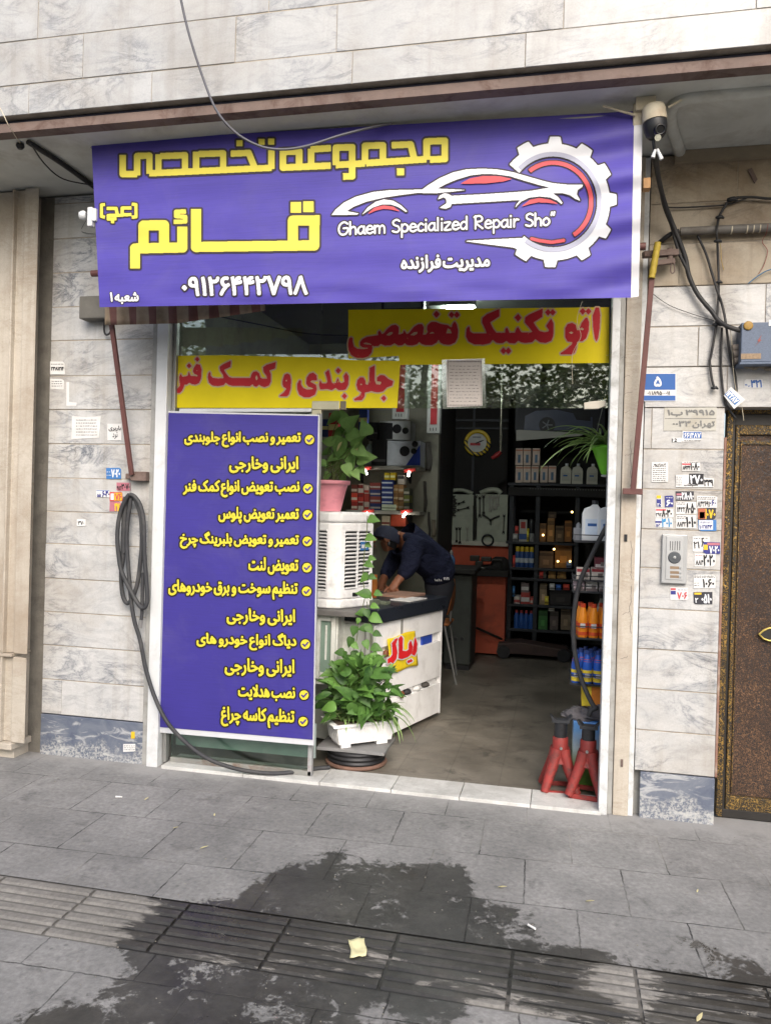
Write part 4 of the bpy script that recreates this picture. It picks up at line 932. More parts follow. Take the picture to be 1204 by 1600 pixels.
# left wall fittings
jb = thing('junction_box', 'dusty grey plastic junction box half hidden by the banner lower left corner', 'junction box', pt(146, 500, -.05))
MB().pbox(123, 461, 166, 498, -.09, .085).build('box', paint('dusty_grey_plastic', S(122, 120, 114), .85, .25, 9, .3, 60), jb, .008)
MB().tube(spline([pt(164, 496, -.05), pt(163, 516, -.03), pt(166, 523, -.03), pt(172, 520, -.03), pt(176, 508, -.03)], 5), .006, 8).build('cable_loop', M_CABLE, jb)
lt = thing('wall_lamp', 'small white outdoor lamp fitting clamped at the banner left edge', 'lamp', pt(138, 354, -.55))
MB().pbox(136, 323, 144, 353, -.58, .035).pbox(144, 325, 150, 345, -.575, .07).build('base', M_WHITEP, lt, .003)
MB().lathe(pt(135, 337, -.56), [(.018, 0), (.024, .008), (.024, .02), (.018, .034), (.006, .038)], 16, (-1, -.3, 0)).build('round_tip', M_WHITEP, lt)
wire('wire', 'thin brown wire looping below the white lamp on the left wall', [(134, 346, -.55), (128, 357, -.01), (130, 363, -.01), (150, 366, -.01)], .0014, M_CABLE, cat='wire')
wire('cable', 'slack grey cable hanging in an arc from above across the banner top', [(272, -60, -1.0), (283, 0, -.97), (296, 55, -.95), (315, 115, -.92), (338, 172, -.9), (368, 207, -.86), (405, 228, -.82), (440, 233.5, -.78), (480, 228, -.74), (530, 212, -.7), (580, 199, -.64), (612, 193, -.60)], .0062, paint('grey_cable', S(96, 96, 104), .5))
wire('cable', 'black cable bundle stapled under the soffit by the banner top left corner', [(44, 222), (60, 232), (90, 251), (120, 272), (150, 294)], .014, M_CABLE, sof=3.395)
wire('cable', 'thin black cable sagging under the soffit to the banner left edge', [(48, 224), (70, 256), (100, 280), (150, 290)], .004, M_CABLE, sof=3.385)
wire('wire', 'thin pale cord dropping from the upper wall to the soffit hook', [(-30, 120, -.86), (0, 168, -.84), (14, 196, -.83), (32, 224, -.66)], .0022, M_CREAMP, cat='wire')
tag(MB().lathe(V3(PZ(32, 224, 3.41)), [(.006, 0), (.02, -.004), (.022, -.016), (.012, -.03)], 12).build('soffit_hook', M_BLK), 'small black round hook under the soffit at far left', 'hook')
# coiled air hose
hz = lambda p, Y: [pt(170+a/6.67, 760+b/6.67, Y) for a, b in p]
hs = thing('air_hose', 'long black rubber air hose coiled on the left wall and trailing to the doorstep', 'hose', pt(205, 940, -.05))
pa = hz([(215, 82), (170, 150), (122, 270), (96, 420), (92, 580), (105, 720), (125, 850), (165, 960), (220, 1070), (280, 1180), (340, 1262), (385, 1250), (402, 1150), (390, 950), (374, 740), (370, 500), (360, 330), (325, 190), (270, 105), (222, 84)], -.075)
pb = hz([(200, 100), (170, 250), (152, 450), (146, 650), (148, 760), (130, 900), (138, 1080), (165, 1185), (205, 1215), (258, 1140), (305, 980), (328, 800), (345, 600), (340, 350), (312, 230), (262, 120), (225, 95)], -.05)
pc = hz([(236, 100), (222, 200), (196, 380), (190, 600), (205, 850), (220, 1050), (238, 1230), (272, 1420)], -.06)+[pt(219, 1000, -.06), pt(228, 1045, -.06), pt(243, 1092, -.08), pt(264, 1132, -.10), pt(298, 1167, -.09), pt(330, 1188, -.07), pt(372, 1202, -.045)]+[V3(PZ(a, b, z)) for a, b, z in ((420, 1208.5, .0300), (462, 1206, .0295), (492, 1201, .03), (515, 1199, .03))]
for p_ in (pa, pb): MB().tube(spline(p_, 5), .0125, 9).build('coil', M_RUBBER, hs)
MB().tube(spline(pc, 6), .0118, 9).build('trailing_run', M_RUBBER, hs)
MB().tube(spline(hz([(185, 110), (172, 250), (165, 420), (160, 560), (160, 690)], -.045), 4), .019, 9).build('thick_sleeve', M_RUBBER, hs)
MB().tube(spline(hz([(357, 900), (352, 1080), (348, 1270), (342, 1370), (337, 1400)], -.06), 5), .0105, 8).build('end_run', M_RUBBER, hs)
e0, e1 = hz([(338, 1390), (325, 1470)], -.06)
MB().tube([e0, e1], [.012, .013], 10).build('connector', M_ALU, hs)
MB().tube(spline(hz([(200, 80), (225, 55), (215, -60)], -.02)+[pt(205, 742, -.02)], 3), .002, 5).build('hanging_wire', M_ALU, hs)

# ------------------------------------------------------------------ stickers, plates and notices
SM = {'w': M_PAPER, 'b': paint('sticker_blue', S(70, 130, 196), .5, .08, 9), 'n': paint('sticker_navy', S(58, 62, 140), .5, .08, 9), 'k': paint('sticker_black', S(58, 58, 66), .5, .08, 9), 'p': paint('sticker_pink', S(196, 122, 136), .5, .08, 9), 'y': paint('sticker_yellow', S(240, 200, 50), .5, .08, 9), 'r': paint('sticker_red', S(214, 76, 70), .5, .08, 9), 'c': paint('sticker_cyan', S(150, 196, 226), .5, .08, 9), 'g': paint('sticker_green', S(150, 190, 186), .6, .1, 9), 'o': paint('sticker_rust', S(190, 104, 72), .5, .08, 9), 'm': paint('metal_plate_paint', S(198, 196, 186), .5, .12, 6, dirt=S(160, 146, 120), dscale=7, damt=.5)}
IM = {'k': M_INKK, 'b': M_INKB, 'w': M_INKW, 'r': M_INKR, 'y': SM['y'], 'n': SM['n'], 'p': SM['p'], 'c': paint('cyan_ink', S(60, 150, 206), .5), 'g': paint('engraved_grey', S(128, 128, 126), .6)}
def sticker(label, quad, bg, items=(), Y=-.003, cat='sticker', dep=.0012, group=None, name='sticker', cell=.3):
    if len(quad) == 4 and not isinstance(quad[0], tuple): x0, y0, x1, y1 = quad; quad = [(x0, y0), (x1, y0), (x1, y1), (x0, y1)]
    if len(quad) == 4 and cat == 'sticker':
        r_ = random.Random(int(quad[0][0]*13+quad[0][1])); quad = [(a+r_.uniform(-.5, .5), b+r_.uniform(-.5, .5)) for a, b in quad]; k_ = r_.randrange(4); a, b, c = quad[k_-1], quad[k_], quad[(k_+1) % 4]; t1, t2 = r_.uniform(.06, .22), r_.uniform(.06, .2)
        cut = [(b[0]+(a[0]-b[0])*t1, b[1]+(a[1]-b[1])*t1), (b[0]+(a[0]-b[0])*t1*.5+(c[0]-b[0])*t2*.35, b[1]+(a[1]-b[1])*t1*.5+(c[1]-b[1])*t2*.35), (b[0]+(c[0]-b[0])*t2, b[1]+(c[1]-b[1])*t2)]; quad = quad[:k_]+cut+quad[k_+1:]
    xs = [q[0] for q in quad]; ys = [q[1] for q in quad]
    t = thing(name, label, cat, pt(sum(xs)/len(xs), max(ys), Y), group)
    MB().prism([pt(a, b, Y) for a, b in quad], (0, dep, 0)).build('paper', SM[bg], t, recalc=True)
    lift = .0006
    for it in items:
        if it[0] == 'R':                       # filled block: ('R', ink, x0, y0, x1, y1)
            _, c, a, b, e, f_ = it; MB().prism([pt(*q, Y-lift) for q in ((a, b), (e, b), (e, f_), (a, f_))], (0, .0004, 0)).build('print_block', IM.get(c) or SM[c], t, recalc=True)
        elif it[0] == 'L':                     # rows of small print: ('L', ink, x0, y0, x1, y1, rows)
            _, c, a, b, e, f_, nr = it; f1 = Field(a-1, b-1, e+1, f_+1, .25); r_ = random.Random(int(a*7+b))
            for i in range(nr):
                y = b+(f_-b)*(i+.5)/nr; x = a
                while x < e-1:
                    w_ = r_.uniform(1.5, 4); f1.stroke([(x, y), (min(x+w_, e), y+r_.uniform(-.2, .2))], .34); x += w_+r_.uniform(.6, 1.4)
            ink(MB(), f1, f1.dist(1), .05, plane_map(Y-.0018)).build('small_print', IM[c], t)
        else:                                   # text: (text, ink, x0, y0, x1, y1, bold)
            s_, c, a, b, e, f_ = it[:6]; bo = (it[6] if len(it) > 6 else .45)*.62
            fl_ = text_field(s_, (a, b, e, f_), bo, 0, cell, True, 3); ink(MB(), fl_, fl_.dist(1.5), bo, plane_map(Y-.0018-.0004)).build('lettering', IM[c], t)
    return t
# right pier
sticker('blue and white street number plate reading ۵', (1003, 583, 1055.5, 627), 'w', [('R', 'b', 1004, 584, 1054.5, 609), ('R', 'b', 1004, 618, 1054.5, 626), ('۵', 'w', 1021, 588, 1033, 604, 1.0), ('۱۸۹۵۰۰۰۱۱ ۰۱', 'k', 1011, 611, 1046, 617, .3)], cat='number plate', name='number_plate', dep=.002)
sticker('two row pale metal plate with engraved digits screwed to the right pier', [(1037, 637), (1119, 636.5), (1118, 673), (1036, 673)], 'm', [('۳۹۹۱۵ ب۱', 'g', 1042, 640, 1116, 651, .8), ('تهران ۰۰۳۳', 'g', 1050, 657, 1116, 669, .7), ('R', 'g', 1038, 653.5, 1118, 654.5)], cat='metal plate', name='engraved_plate', dep=.0025)
sticker('light blue phone sticker right under the engraved metal plate', (1065, 674, 1095, 690), 'w', [('R', 'b', 1067, 675, 1095, 685), ('۶۶۱۴۸۷', 'w', 1068, 676, 1094, 684.5, .5), ('L', 'k', 1068, 686, 1093, 690, 1)])
sticker('torn pale scrap with the digits 12 left of the light blue sticker', (1049, 684, 1064, 691), 'w', [('12', 'k', 1049.5, 685, 1057, 690, .3)], cat='scrap')
sticker('white sheet of small print pasted alone near the brown arm', (1017, 722, 1043, 753), 'w', [('L', 'k', 1019, 727, 1040, 752, 8), ('اتحادیه', 'k', 1021, 723.5, 1039, 728, .2)], cat='notice')
sticker('white sticker reading ۱۰۸۰ with a red strip, over the black numbers', (1065, 721, 1093, 735.5), 'w', [('R', 'r', 1065, 724, 1079, 726.5), ('۸۶۲۳۲', 'k', 1066, 727.5, 1078, 734, .4), ('۱۰۸۰', 'k', 1078, 723, 1092, 734.5, .7), ('L', 'k', 1068, 721.2, 1092, 723.5, 1)])
sticker('wide torn sticker with big black and white digits ending in ۳۳۹', [(1055, 742), (1074, 741.5), (1098, 739.5), (1099, 746), (1114.5, 748), (1114, 761), (1055, 761)], 'w', [('R', 'k', 1075.5, 740, 1098.5, 757), ('۲۷۰', 'w', 1077, 742, 1097, 756, .9), ('۳۳۹', 'k', 1099, 749, 1113.5, 759.5, .6), ('L', 'k', 1056, 744, 1065, 759, 5), ('تاسیسات', 'k', 1068, 755, 1090, 760, .3)])
sticker('narrow blue and yellow sticker strip at the left of the sticker cluster', (1025, 774, 1033, 792), 'w', [('R', 'y', 1025, 774, 1032, 779), ('R', 'n', 1025, 780, 1032, 791.5), ('۲۰', 'w', 1026, 786, 1031.5, 791, .4)])
sticker('navy sticker with white figures between the narrow strip and the cluster', (1038, 774.5, 1051.5, 792), 'n', [('۶۰', 'w', 1040, 781, 1050.5, 791, .8), ('L', 'w', 1040, 776, 1050, 779.5, 1)])
sticker('black and pink sticker reading ۲۸۰۸۰ topmost in the cluster', (1055, 767.5, 1083.5, 782), 'k', [('R', 'p', 1056, 771, 1067, 774), ('۲۸۰۸۰', 'w', 1064, 769, 1083, 781, .8), ('۲۲۳', 'w', 1056, 775, 1064, 781, .3)])
sticker('white sticker with spaced black digits below the black and pink one', (1055.5, 784, 1087, 803), 'w', [('۱۴۲۲', 'k', 1057, 792, 1070, 800, .35), ('۸۰۵۰', 'k', 1070, 786, 1086, 802, .7), ('L', 'k', 1057, 784.5, 1071, 789, 2)])
sticker('white sticker with heavy black ۱۰۱۰ at the bottom middle of the cluster', (1055.5, 804.5, 1087, 825), 'w', [('۸۸۴۲', 'k', 1057, 815, 1071, 823, .35), ('۱۰۱۰', 'k', 1071, 807, 1086.5, 824, 1.0), ('L', 'k', 1057, 806, 1071, 811, 2)])
sticker('grey white sticker with faint digits at the top right of the cluster', (1088, 775, 1119.5, 793), 'w', [('L', 'k', 1090, 776, 1117, 781, 2), ('۸۴۲۶۹۱', 'k', 1089, 783, 1108, 792, .3), ('۰۶۰', 'n', 1108, 781, 1118, 790, .35)])
sticker('rust and black sticker with big yellow digits at the right of the cluster', (1089.5, 794, 1117.5, 812), 'k', [('R', 'o', 1090, 794.5, 1101.5, 811), ('R', 'w', 1092, 800, 1100, 810), ('۰۷۰', 'y', 1103, 796, 1117, 810, 1.0), ('R', 'y', 1101.5, 795, 1103, 811)])
sticker('pale blue bordered sticker below the rust and yellow one', (1090, 812.5, 1118, 830), 'b', [('R', 'w', 1091, 813, 1113, 827.5), ('۱۰۲۱۱۴۳', 'n', 1092, 820, 1112, 826, .4), ('L', 'n', 1093, 814.5, 1111, 818, 2)])
sticker('white sticker reading ۸۰۳۰ with a red line, under the narrow strip', (1023, 795, 1051, 809), 'w', [('R', 'r', 1024, 795.5, 1040, 798), ('۲۹۲', 'k', 1024, 801, 1033, 807, .3), ('۸۰۳۰', 'k', 1033, 796, 1049, 808, .8)])
sticker('white sticker with bright blue ۳۰۱۰ at the bottom left of the cluster', (1023, 809.5, 1050, 824), 'w', [('R', 'n', 1023, 814, 1033, 817), ('۳۰۱۰', 'c', 1033, 810, 1049, 823.5, .8), ('۵۲', 'n', 1024, 818, 1031, 823, .35)])
sticker('worn white sticker with broken digits right of the intercom top', (1081, 838, 1108, 862), 'w', [('۲۱', 'k', 1083, 846, 1092, 857, .4), ('۶', 'k', 1095, 840, 1099, 855, .6), ('L', 'k', 1083, 839, 1106, 843, 1)])
sticker('purple and navy sticker wrapping over the pier corner with a yellow spot', (1098, 847, 1124, 865.5), 'n', [('R', 'p', 1104, 848, 1123.5, 852), ('R', 'y', 1098.5, 851, 1105, 859), ('۷۰۲۰', 'w', 1107, 853, 1123, 865, .8)], Y=-.0045)
sticker('white sticker reading ۲۰۲۰ in heavy black right of the intercom', (1084, 865, 1117, 885), 'w', [('۸۸۴', 'k', 1086, 875, 1098, 883, .35), ('۲۰۲۰', 'k', 1098, 866.5, 1116, 884, .9), ('L', 'r', 1086, 866.5, 1097, 869, 1)])
sticker('white sticker reading ۱۰۶۰ below and right of the intercom', (1083, 898, 1117, 919), 'w', [('L', 'k', 1084, 899, 1116, 903, 2), ('۱۰۶۰', 'k', 1097, 904.5, 1115, 918, .8), ('L', 'k', 1084, 909, 1093, 917, 2)])
sticker('white sticker with red ۷۰۶ just beneath the intercom', (1046, 918, 1074, 937), 'w', [('R', 'r', 1047, 919, 1055, 922), ('R', 'n', 1047, 923, 1055, 929), ('۷۰۶', 'r', 1057, 925, 1073, 936, .7), ('L', 'n', 1058, 920, 1073, 923.5, 1)])
sticker('black sticker with white ۰۵۱۰ and gold band, lowest on the right pier', (1083, 925, 1112, 944), 'k', [('R', 'y', 1084, 926, 1095, 929), ('۰۵۱۰', 'w', 1095, 928, 1111, 943, .9), ('۲', 'w', 1085, 934, 1090, 942, .4)])
sticker('small sticker with blue digits ۳۲۱ on the stone over the gate', (1162, 593, 1190, 606), 'w', [('۳۲۱', 'b', 1172, 593.5, 1189.5, 605.5, .8), ('پ ۲۲', 'b', 1163, 600, 1171, 605, .3)])
tg = sticker('white and blue paper tag dangling crooked from the cables above the gate', [(1141, 604), (1163, 624.5), (1146, 639), (1130, 618)], 'w', [], Y=-.035, cat='tag')
A_, B_ = np.array((1137.5, 611.5)), np.array((1156, 630)); n_ = np.array((-.72, .69))
fl_ = text_field('۱۲۲۸۷', (0, 0, 22, 10), .5, 0, .3, True, 3)
def tmap(x, y): return PY(1138+x*.70-y*.70+1, 613+x*.70+y*.62-3, -.039)
MB().prism([pt(1138+x*.70-y*.70+1, 613+x*.70+y*.62-3, -.0365) for x, y in ((-.5, -.5), (23, -.5), (23, 11), (-.5, 11))], (0, .0004, 0)).build('print_block', SM['b'], tg, recalc=True)
ink(MB(), fl_, fl_.dist(1.5), .5, tmap).build('lettering', IM['w'], tg)
# left pier
sticker('white slip with black digits ۲۳۸۱۲۱۴ highest at the left pier edge', (79, 565, 101.5, 585), 'w', [('۲۳۸۱۲۱۴', 'k', 80, 573, 100, 579, .5), ('L', 'k', 80, 567, 101, 571, 1)])
sticker('faded slip with two faint printed lines under the digits slip', (79, 592, 100, 608), 'w', [('L', 'k', 81, 594, 98, 605, 3)])
sticker('torn white label frame with peeled centre on the left pier', [(104, 597), (108, 597), (108, 628), (120, 629), (119, 634), (104, 634)], 'w', [], cat='scrap')
sticker('white printed notice with a ragged top on the middle of the left pier', [(113, 650), (135, 652), (158, 650), (155, 684), (112, 686)], 'w', [('L', 'k', 119, 654, 152, 682, 6)], cat='notice')
sticker('handwritten black note scrawled on a pale slip near the brown arm', (168, 662, 190, 688), 'w', [('باربری', 'k', 170, 665, 189, 674, .3), ('ترد', 'k', 176, 675, 184, 686, .15)], cat='note')
sticker('blue sticker with white digits ۲۰۲۰ below the brown arm', (166, 731, 189, 748), 'b', [('۷۰۲۰', 'w', 174, 733, 188, 746, .8), ('L', 'w', 167, 735, 174, 745, 2)])
sticker('pink sticker with dark digits above the hose coil', (182, 754, 204, 767), 'p', [('۳۰۷۰', 'k', 190, 756, 203, 765, .5), ('۹۱۲', 'k', 183, 759, 190, 766, .3)])
sticker('white sticker with navy digits ۶۰۳۰ left of the pink and yellow ones', (151, 766, 171.5, 777), 'w', [('۶۰۳۰', 'n', 160, 767, 171, 776.5, .7), ('۵۵', 'n', 152, 771, 158, 776.5, .4), ('R', 'b', 151, 766.2, 171, 767.2)])
sticker('orange and yellow sticker, upper of the two beside the hose coil', (171.5, 768.5, 191.5, 783), 'r', [('R', 'y', 179, 770, 190.5, 782), ('۷۶', 'r', 180, 771, 190, 781.5, .6), ('R', 'w', 173, 771, 178, 781)])
sticker('pink and yellow sticker, lower of the two beside the hose coil', (171.5, 783.5, 189, 799), 'p', [('۲۷۰', 'y', 179, 786, 189, 799, 1.0)])
sticker('tiny white slip with a scribbled figure low on the left pier', (120, 811, 134, 822), 'w', [('۳۷۰', 'k', 122, 814, 132, 820, .2)])
sticker('small white label on the blue plinth at the left jamb', (193, 1162.5, 212, 1174.5), 'w', [('L', 'k', 194, 1164, 211, 1173, 3)], Y=-.007)
sticker('tiny yellow mark painted on the blue plinth above the white label', (205, 1143, 211, 1154), 'y', [], Y=-.007)

# intercom
ic = thing('door_intercom', 'silver door intercom panel with speaker slots, round camera and three call buttons', 'intercom', pt(1053, 912, -.02))
M_SILV = paint('silver_panel', S(190, 192, 192), .4, .08, 6, metal=.3)
MB().pbox(1032, 836, 1074, 911, -.022, .021).build('body', M_SILV, ic, .004)
MB().pbox(1039, 839, 1067, 905, -.0255, .003).build('faceplate', paint('light_silver', S(204, 206, 206), .35, .06, 6, metal=.3), ic, .001)
sp = MB()
for i in range(5): sp.pbox(1045.6+i*3.7, 845.5, 1047+i*3.7, 860, -.0262, .0006)
sp.build('speaker_slots', M_BLK, ic)
cc = pt(1053, 871, -.026)
MB().lathe(cc, [(.031, 0), (.031, .002), (.027, .003)], 28, (0, -1, 0)).build('camera_ring', paint('smoked_disc', S(92, 96, 100), .3), ic)
MB().lathe(cc+Vector((0, -.003, 0)), [(.008, 0), (.007, .003), (.003, .004)], 16, (0, -1, 0)).build('camera_lens', M_SILV, ic)
for y in (887, 894.5, 901):
    b = MB().pbox(1046, y-1.8, 1060, y+1.8, -.0265, .001).build('name_slot', paint('worn_label', S(150, 128, 104), .5), ic)
    MB().cyl(pt(1063, y, -.0255), pt(1063, y, -.031), .006, n=12).build('call_button', M_SILV, ic)
# meter box
mb_ = thing('meter_box', 'speckled blue grey electric meter box at the right edge above the gate', 'meter box', pt(1190, 570, -.06))
M_MET = paint('speckled_blue_paint', S(104, 118, 140), .55, .3, 240, .1, 150, dirt=S(78, 86, 102), dscale=120, damt=.6)
xa, xb = X(1157, 535, -.12), X(1275, 535, -.12); za, zb_ = Z(1160, 566, -.12), Z(1160, 504, -.12)
MB().box((xa, -.12, za), (xb, -.005, zb_)).build('case', M_MET, mb_, .004)
MB().box((xa-.006, -.128, za-.012), (xb+.006, -.006, za-.001)).build('bottom_lip', M_MET, mb_, .003)
MB().lathe(pt(1168, 509, -.121), [(.022, 0), (.022, .004), (.018, .007), (.006, .007)], 20, (0, -1, 0)).build('round_seal', paint('ochre_seal', S(176, 140, 70), .6, .25, 60), mb_)
MB().pbox(1156.5, 552, 1188, 561, -.1225, .002).build('type_plate', paint('worn_tan_plate', S(160, 136, 108), .6, .35, 90), mb_)
MB().prism([pt(a, b, -.1212) for a, b in ((1189, 523), (1182, 533), (1185, 533.5), (1178, 541), (1189, 531), (1186, 530.5))], (0, -.001, 0)).build('bolt_mark', paint('faded_red', S(160, 84, 76), .6), mb_, recalc=True)
MB().pbox(1200, 499, 1222, 509, -.122, .0015).build('white_label', M_PAPER, mb_)
st_ = MB()
for x, y, r in ((1150, 552, .022), (1152, 562, .018), (1149, 543, .02)): st_.cyl(pt(x-6, y+2, -.05), pt(x+12, y-1, -.05), r, r*.9, 12)
st_.build('cable_glands', paint('dusty_gland', S(120, 112, 104), .8, .3, 14), mb_)
rr = random.Random(3); cl = MB()
for i in range(8): cl.lathe(pt(1166+i*6.5, 573+rr.uniform(-2, 3), -.05), [(.006, -.012), (.018, -.006), (.02, .004), (.008, .013)], 8, (rr.uniform(-.4, .4), -.3, 1))
tag(cl.build('cement_dabs', paint('cement_dab', S(146, 138, 124), .95, .3, 30, .5, 90)), 'lumpy cement dabs under the blue meter box', 'cement')
# ornate gate
gt = thing('ornate_gate', 'dark metal gate with ornate gold relief frame at the right edge', 'gate', (1.6, .12, 0))
def gold_mat(name, sc, lo, hi, dark, gold):
    k = N(name); p = k.pos(); w_ = k.n('TexNoise', {'Vector': p, 'Scale': sc, 'Detail': 3.0, 'Roughness': .5, 'Distortion': 2.2}); f_ = k.ramp(w_.outputs['Fac'], [(lo, 0.0), (hi, 1.0)])
    f2 = k.math('MULTIPLY', f_, k.ramp(k.noise(p, 5, 5, .6), [(.3, .35), (.6, 1.0)]))
    k.bump(f_, .8, .008); k.set(k.b.inputs['Metallic'], k.math('MULTIPLY', f2, .35)); return k.done(k.mix(f2, dark, gold), .5)
M_GOLD = gold_mat('gold_relief', 72, .48, .58, S(48, 43, 36), S(196, 158, 84))
M_GPANEL = gold_mat('hammered_panel', 95, .46, .60, S(54, 46, 44), S(158, 122, 92))
M_GDARK = paint('dark_gate_steel', S(58, 56, 54), .5, .2, 8, metal=.3)
gY = .10
gx = lambda px: X(px, 900, gY)
gz = lambda py: Z(1160, py, gY)
x1_ = gx(1128.5); XE = 3.0
MB().box((x1_, gY, .01), (gx(1138), gY+.06, gz(628))).box((gx(1138), gY, gz(646)), (XE, gY+.06, gz(628))).build('outer_frame', M_GOLD, gt, .004)
MB().box((gx(1138)+.001, gY+.015, .01), (gx(1142.5), gY+.06, gz(646)-.001)).box((gx(1142.5), gY+.02, gz(664)), (XE, gY+.06, gz(646)-.001)).build('frame_channel', M_GDARK, gt, .002)
MB().box((gx(1142.5)+.001, gY+.004, .05), (gx(1149), gY+.06, gz(664)-.001)).box((gx(1149), gY+.004, gz(679)), (XE, gY+.06, gz(664)-.001)).box((gx(1149), gY+.004, .05), (XE, gY+.06, .12)).build('inner_frame', M_GOLD, gt, .004)
MB().box((gx(1149)+.001, gY+.02, .121), (XE, gY+.05, gz(679)-.001)).build('panel', M_GPANEL, gt, .002)
MB().box((gx(1152), gY+.012, gz(694)), (XE, gY+.02, gz(688))).box((gx(1151.5), gY+.012, .135), (gx(1153), gY+.02, gz(694))).build('panel_beading', M_GOLD, gt, .001)
MB().box((gx(1138), gY+.01, .005), (XE, gY+.06, .049)).build('bottom_rail', M_GDARK, gt, .003)
lf = [(1185, 991), (1192, 985), (1200, 981.5), (1215, 980), (1230, 984), (1240, 991), (1230, 998), (1215, 1002), (1200, 1001), (1192, 998)]
MB().prism([pt(a, b, gY+.019) for a, b in lf], (0, -.012, 0)).build('leaf_boss', M_GDARK, gt, .002, recalc=True)
MB().tube([pt(a, b, gY+.006) for a, b in lf+lf[:2]], .005, 8).build('boss_rim', paint('bright_gold', S(224, 200, 110), .35, metal=.5), gt)
# bolts on the stone jamb
for y, lb in ((840, 'small black socket let into the beige stone jamb at head height'), (1192, 'small rusty latch stub low on the beige stone jamb')):
    tag(MB().pbox(974.5 if y < 1000 else 969, y-5, 979.5 if y < 1000 else 973, y+6, -.018, .006).build('latch_plate', M_BLK if y < 1000 else M_RUST, None, .001), lb, 'latch plate')
GAIN = 1.08       # goods indoors, colours raised to make up for dim light
# ================================================================== PLANT AND BOX HELPERS
def leaf_mat(name, a, b, edge=None):
    k = N(name); r = k.rand(); col = k.ramp(r, [(0, a), (1, b)])
    col = k.mix(k.ramp(k.noise(k.pos(), 30, 3, .6), [(.35, 0.0), (.7, .35)]), col, mul(b, 1.3))
    k.set(k.b.inputs['Transmission Weight'], 0.0); tl = k.n('BsdfTranslucent', {'Color': mul(b, 1.2)})
    k.done(col, .5, None, .3); mx = k.n('MixShader', {0: .12, 1: k.b.outputs[0], 2: tl}); k.set(k.t.nodes['Material Output'].inputs[0], mx); return k.m
M_LEAF = leaf_mat('pothos_leaf', S(28, 58, 26), S(92, 130, 60))
M_LEAFG = leaf_mat('grey_green_leaf', S(78, 112, 58), S(128, 160, 92))
M_LEAFY = leaf_mat('pale_dry_leaf', S(170, 168, 110), S(196, 190, 140))
M_STRAP = leaf_mat('strap_leaf', S(82, 112, 62), S(138, 164, 100))
M_STEM = paint('plant_stem', S(104, 116, 70), .6, .2, 20)
M_SOIL = paint('potting_soil', S(70, 58, 48), .95, .3, 40, .4, 80)
HEART = [(0, .0), (-.07, .20), (-.03, .38), (.10, .5), (.28, .52), (.48, .43), (.68, .27), (.86, .11), (1, 0)]
LANCE = [(0, .02), (.12, .2), (.32, .32), (.55, .3), (.8, .15), (1, 0)]
def leaf(mb, p, d, n, L, W, prof=HEART, fold=.22, droop=.25):
    p, d, n = Vector(p), Vector(d).normalized(), Vector(n); s = d.cross(n)
    if s.length < 1e-4: s = d.orthogonal()
    s.normalize(); n = s.cross(d).normalized(); vs, m = [], len(prof)
    for t, w in prof:
        c = p+d*(t*L)-n*(droop*L*t*t); e = s*(w*W); vs += [c+e+n*(w*W*fold*2), c-n*0, c-e+n*(w*W*fold*2)]
    fs = []
    for i in range(m-1):
        for j in (0, 1): fs.append([3*i+j, 3*i+j+1, 3*i+4+j, 3*i+3+j])
    mb.add(vs, fs, True)
def strap(mb, p, d, L, W, droop=1.0, k=9):
    p, d = Vector(p), Vector(d).normalized(); s = d.cross(Vector((0, 0, 1))); s = s.normalized() if s.length > .05 else Vector((1, 0, 0)); q = p.copy(); v = d.copy(); vs = []
    for i in range(k+1):
        t = i/k; w = W*(.5+.5*min(1, t*4))*(1-t**3)+.0006; n = s.cross(v).normalized(); vs += [q+s*w+n*w*.5, q, q-s*w+n*w*.5]
        q = q+v*(L/k); v = (v+Vector((0, 0, -droop*1.6/k))).normalized()
    mb.add(vs, [[3*i+j, 3*i+j+1, 3*i+4+j, 3*i+3+j] for i in range(k) for j in (0, 1)], True)
def rdir(r, up=.3, spread=1.0):
    a = r.uniform(0, 2*PI); return Vector((math.cos(a)*spread, math.sin(a)*spread, up+r.uniform(-.3, .3))).normalized()
MCARD = {}
def card(c): return paint('card_%d_%d_%d' % c, S(*c), .6, .14, 14, dirt=mul(S(*c), .6), dscale=12, damt=.4)
# ================================================================== INSIDE: counter, cooler, plants by the door
M_WLAM = paint('white_laminate', S(234, 236, 240), .4, .06, 4, dirt=S(170, 168, 164), dscale=6, damt=.35)
M_BTOP = paint('black_counter_top', S(34, 38, 46), .3, .15, 8)
cA, cB = gp(582, 1171), gp(687, 1120)
cu_ = (cB-cA).normalized(); cn = Vector((-cu_.y, cu_.x, 0)); Lc = (cB-cA).length; UZ = Vector((0, 0, 1))
def pv(px, py, lift=0.0, A=None, n=None):
    """photo ray to the slanted counter front"""
    A = A if A is not None else cA; n = n if n is not None else cn
    d = V3(rays(px, py)); o = V3(CP); return o+d*(((A-n*lift)-o).dot(n)/d.dot(n))
ct = thing('shop_counter', 'white drawer counter with black top and a yellow cloth sign, facing the doorway', 'counter', cA)
def cbox(mb, u0, u1, n0, n1, z0, z1): return mb.obox(cA+cu_*(u0+u1)/2+cn*(n0+n1)/2+UZ*(z0+z1)/2, cu_*(u1-u0)/2, cn*(n1-n0)/2, UZ*(z1-z0)/2)
cbox(MB(), .0, Lc, .03, .62, .03, .81).build('carcass', M_WLAM, ct, .002)
for z0, z1 in ((.645, .805), (.31, .575), (.04, .262)): cbox(MB(), 0, Lc-.02, .0, .028, z0, z1).build('drawer_front', M_WLAM, ct, .003)
cbox(MB(), Lc-.018, Lc, .0, .028, .03, .81).build('edge_panel', M_WLAM, ct, .002)
cbox(MB(), .33, .36, -.002, -.0005, .65, .80).build('divider_strip', M_GREYT, ct)
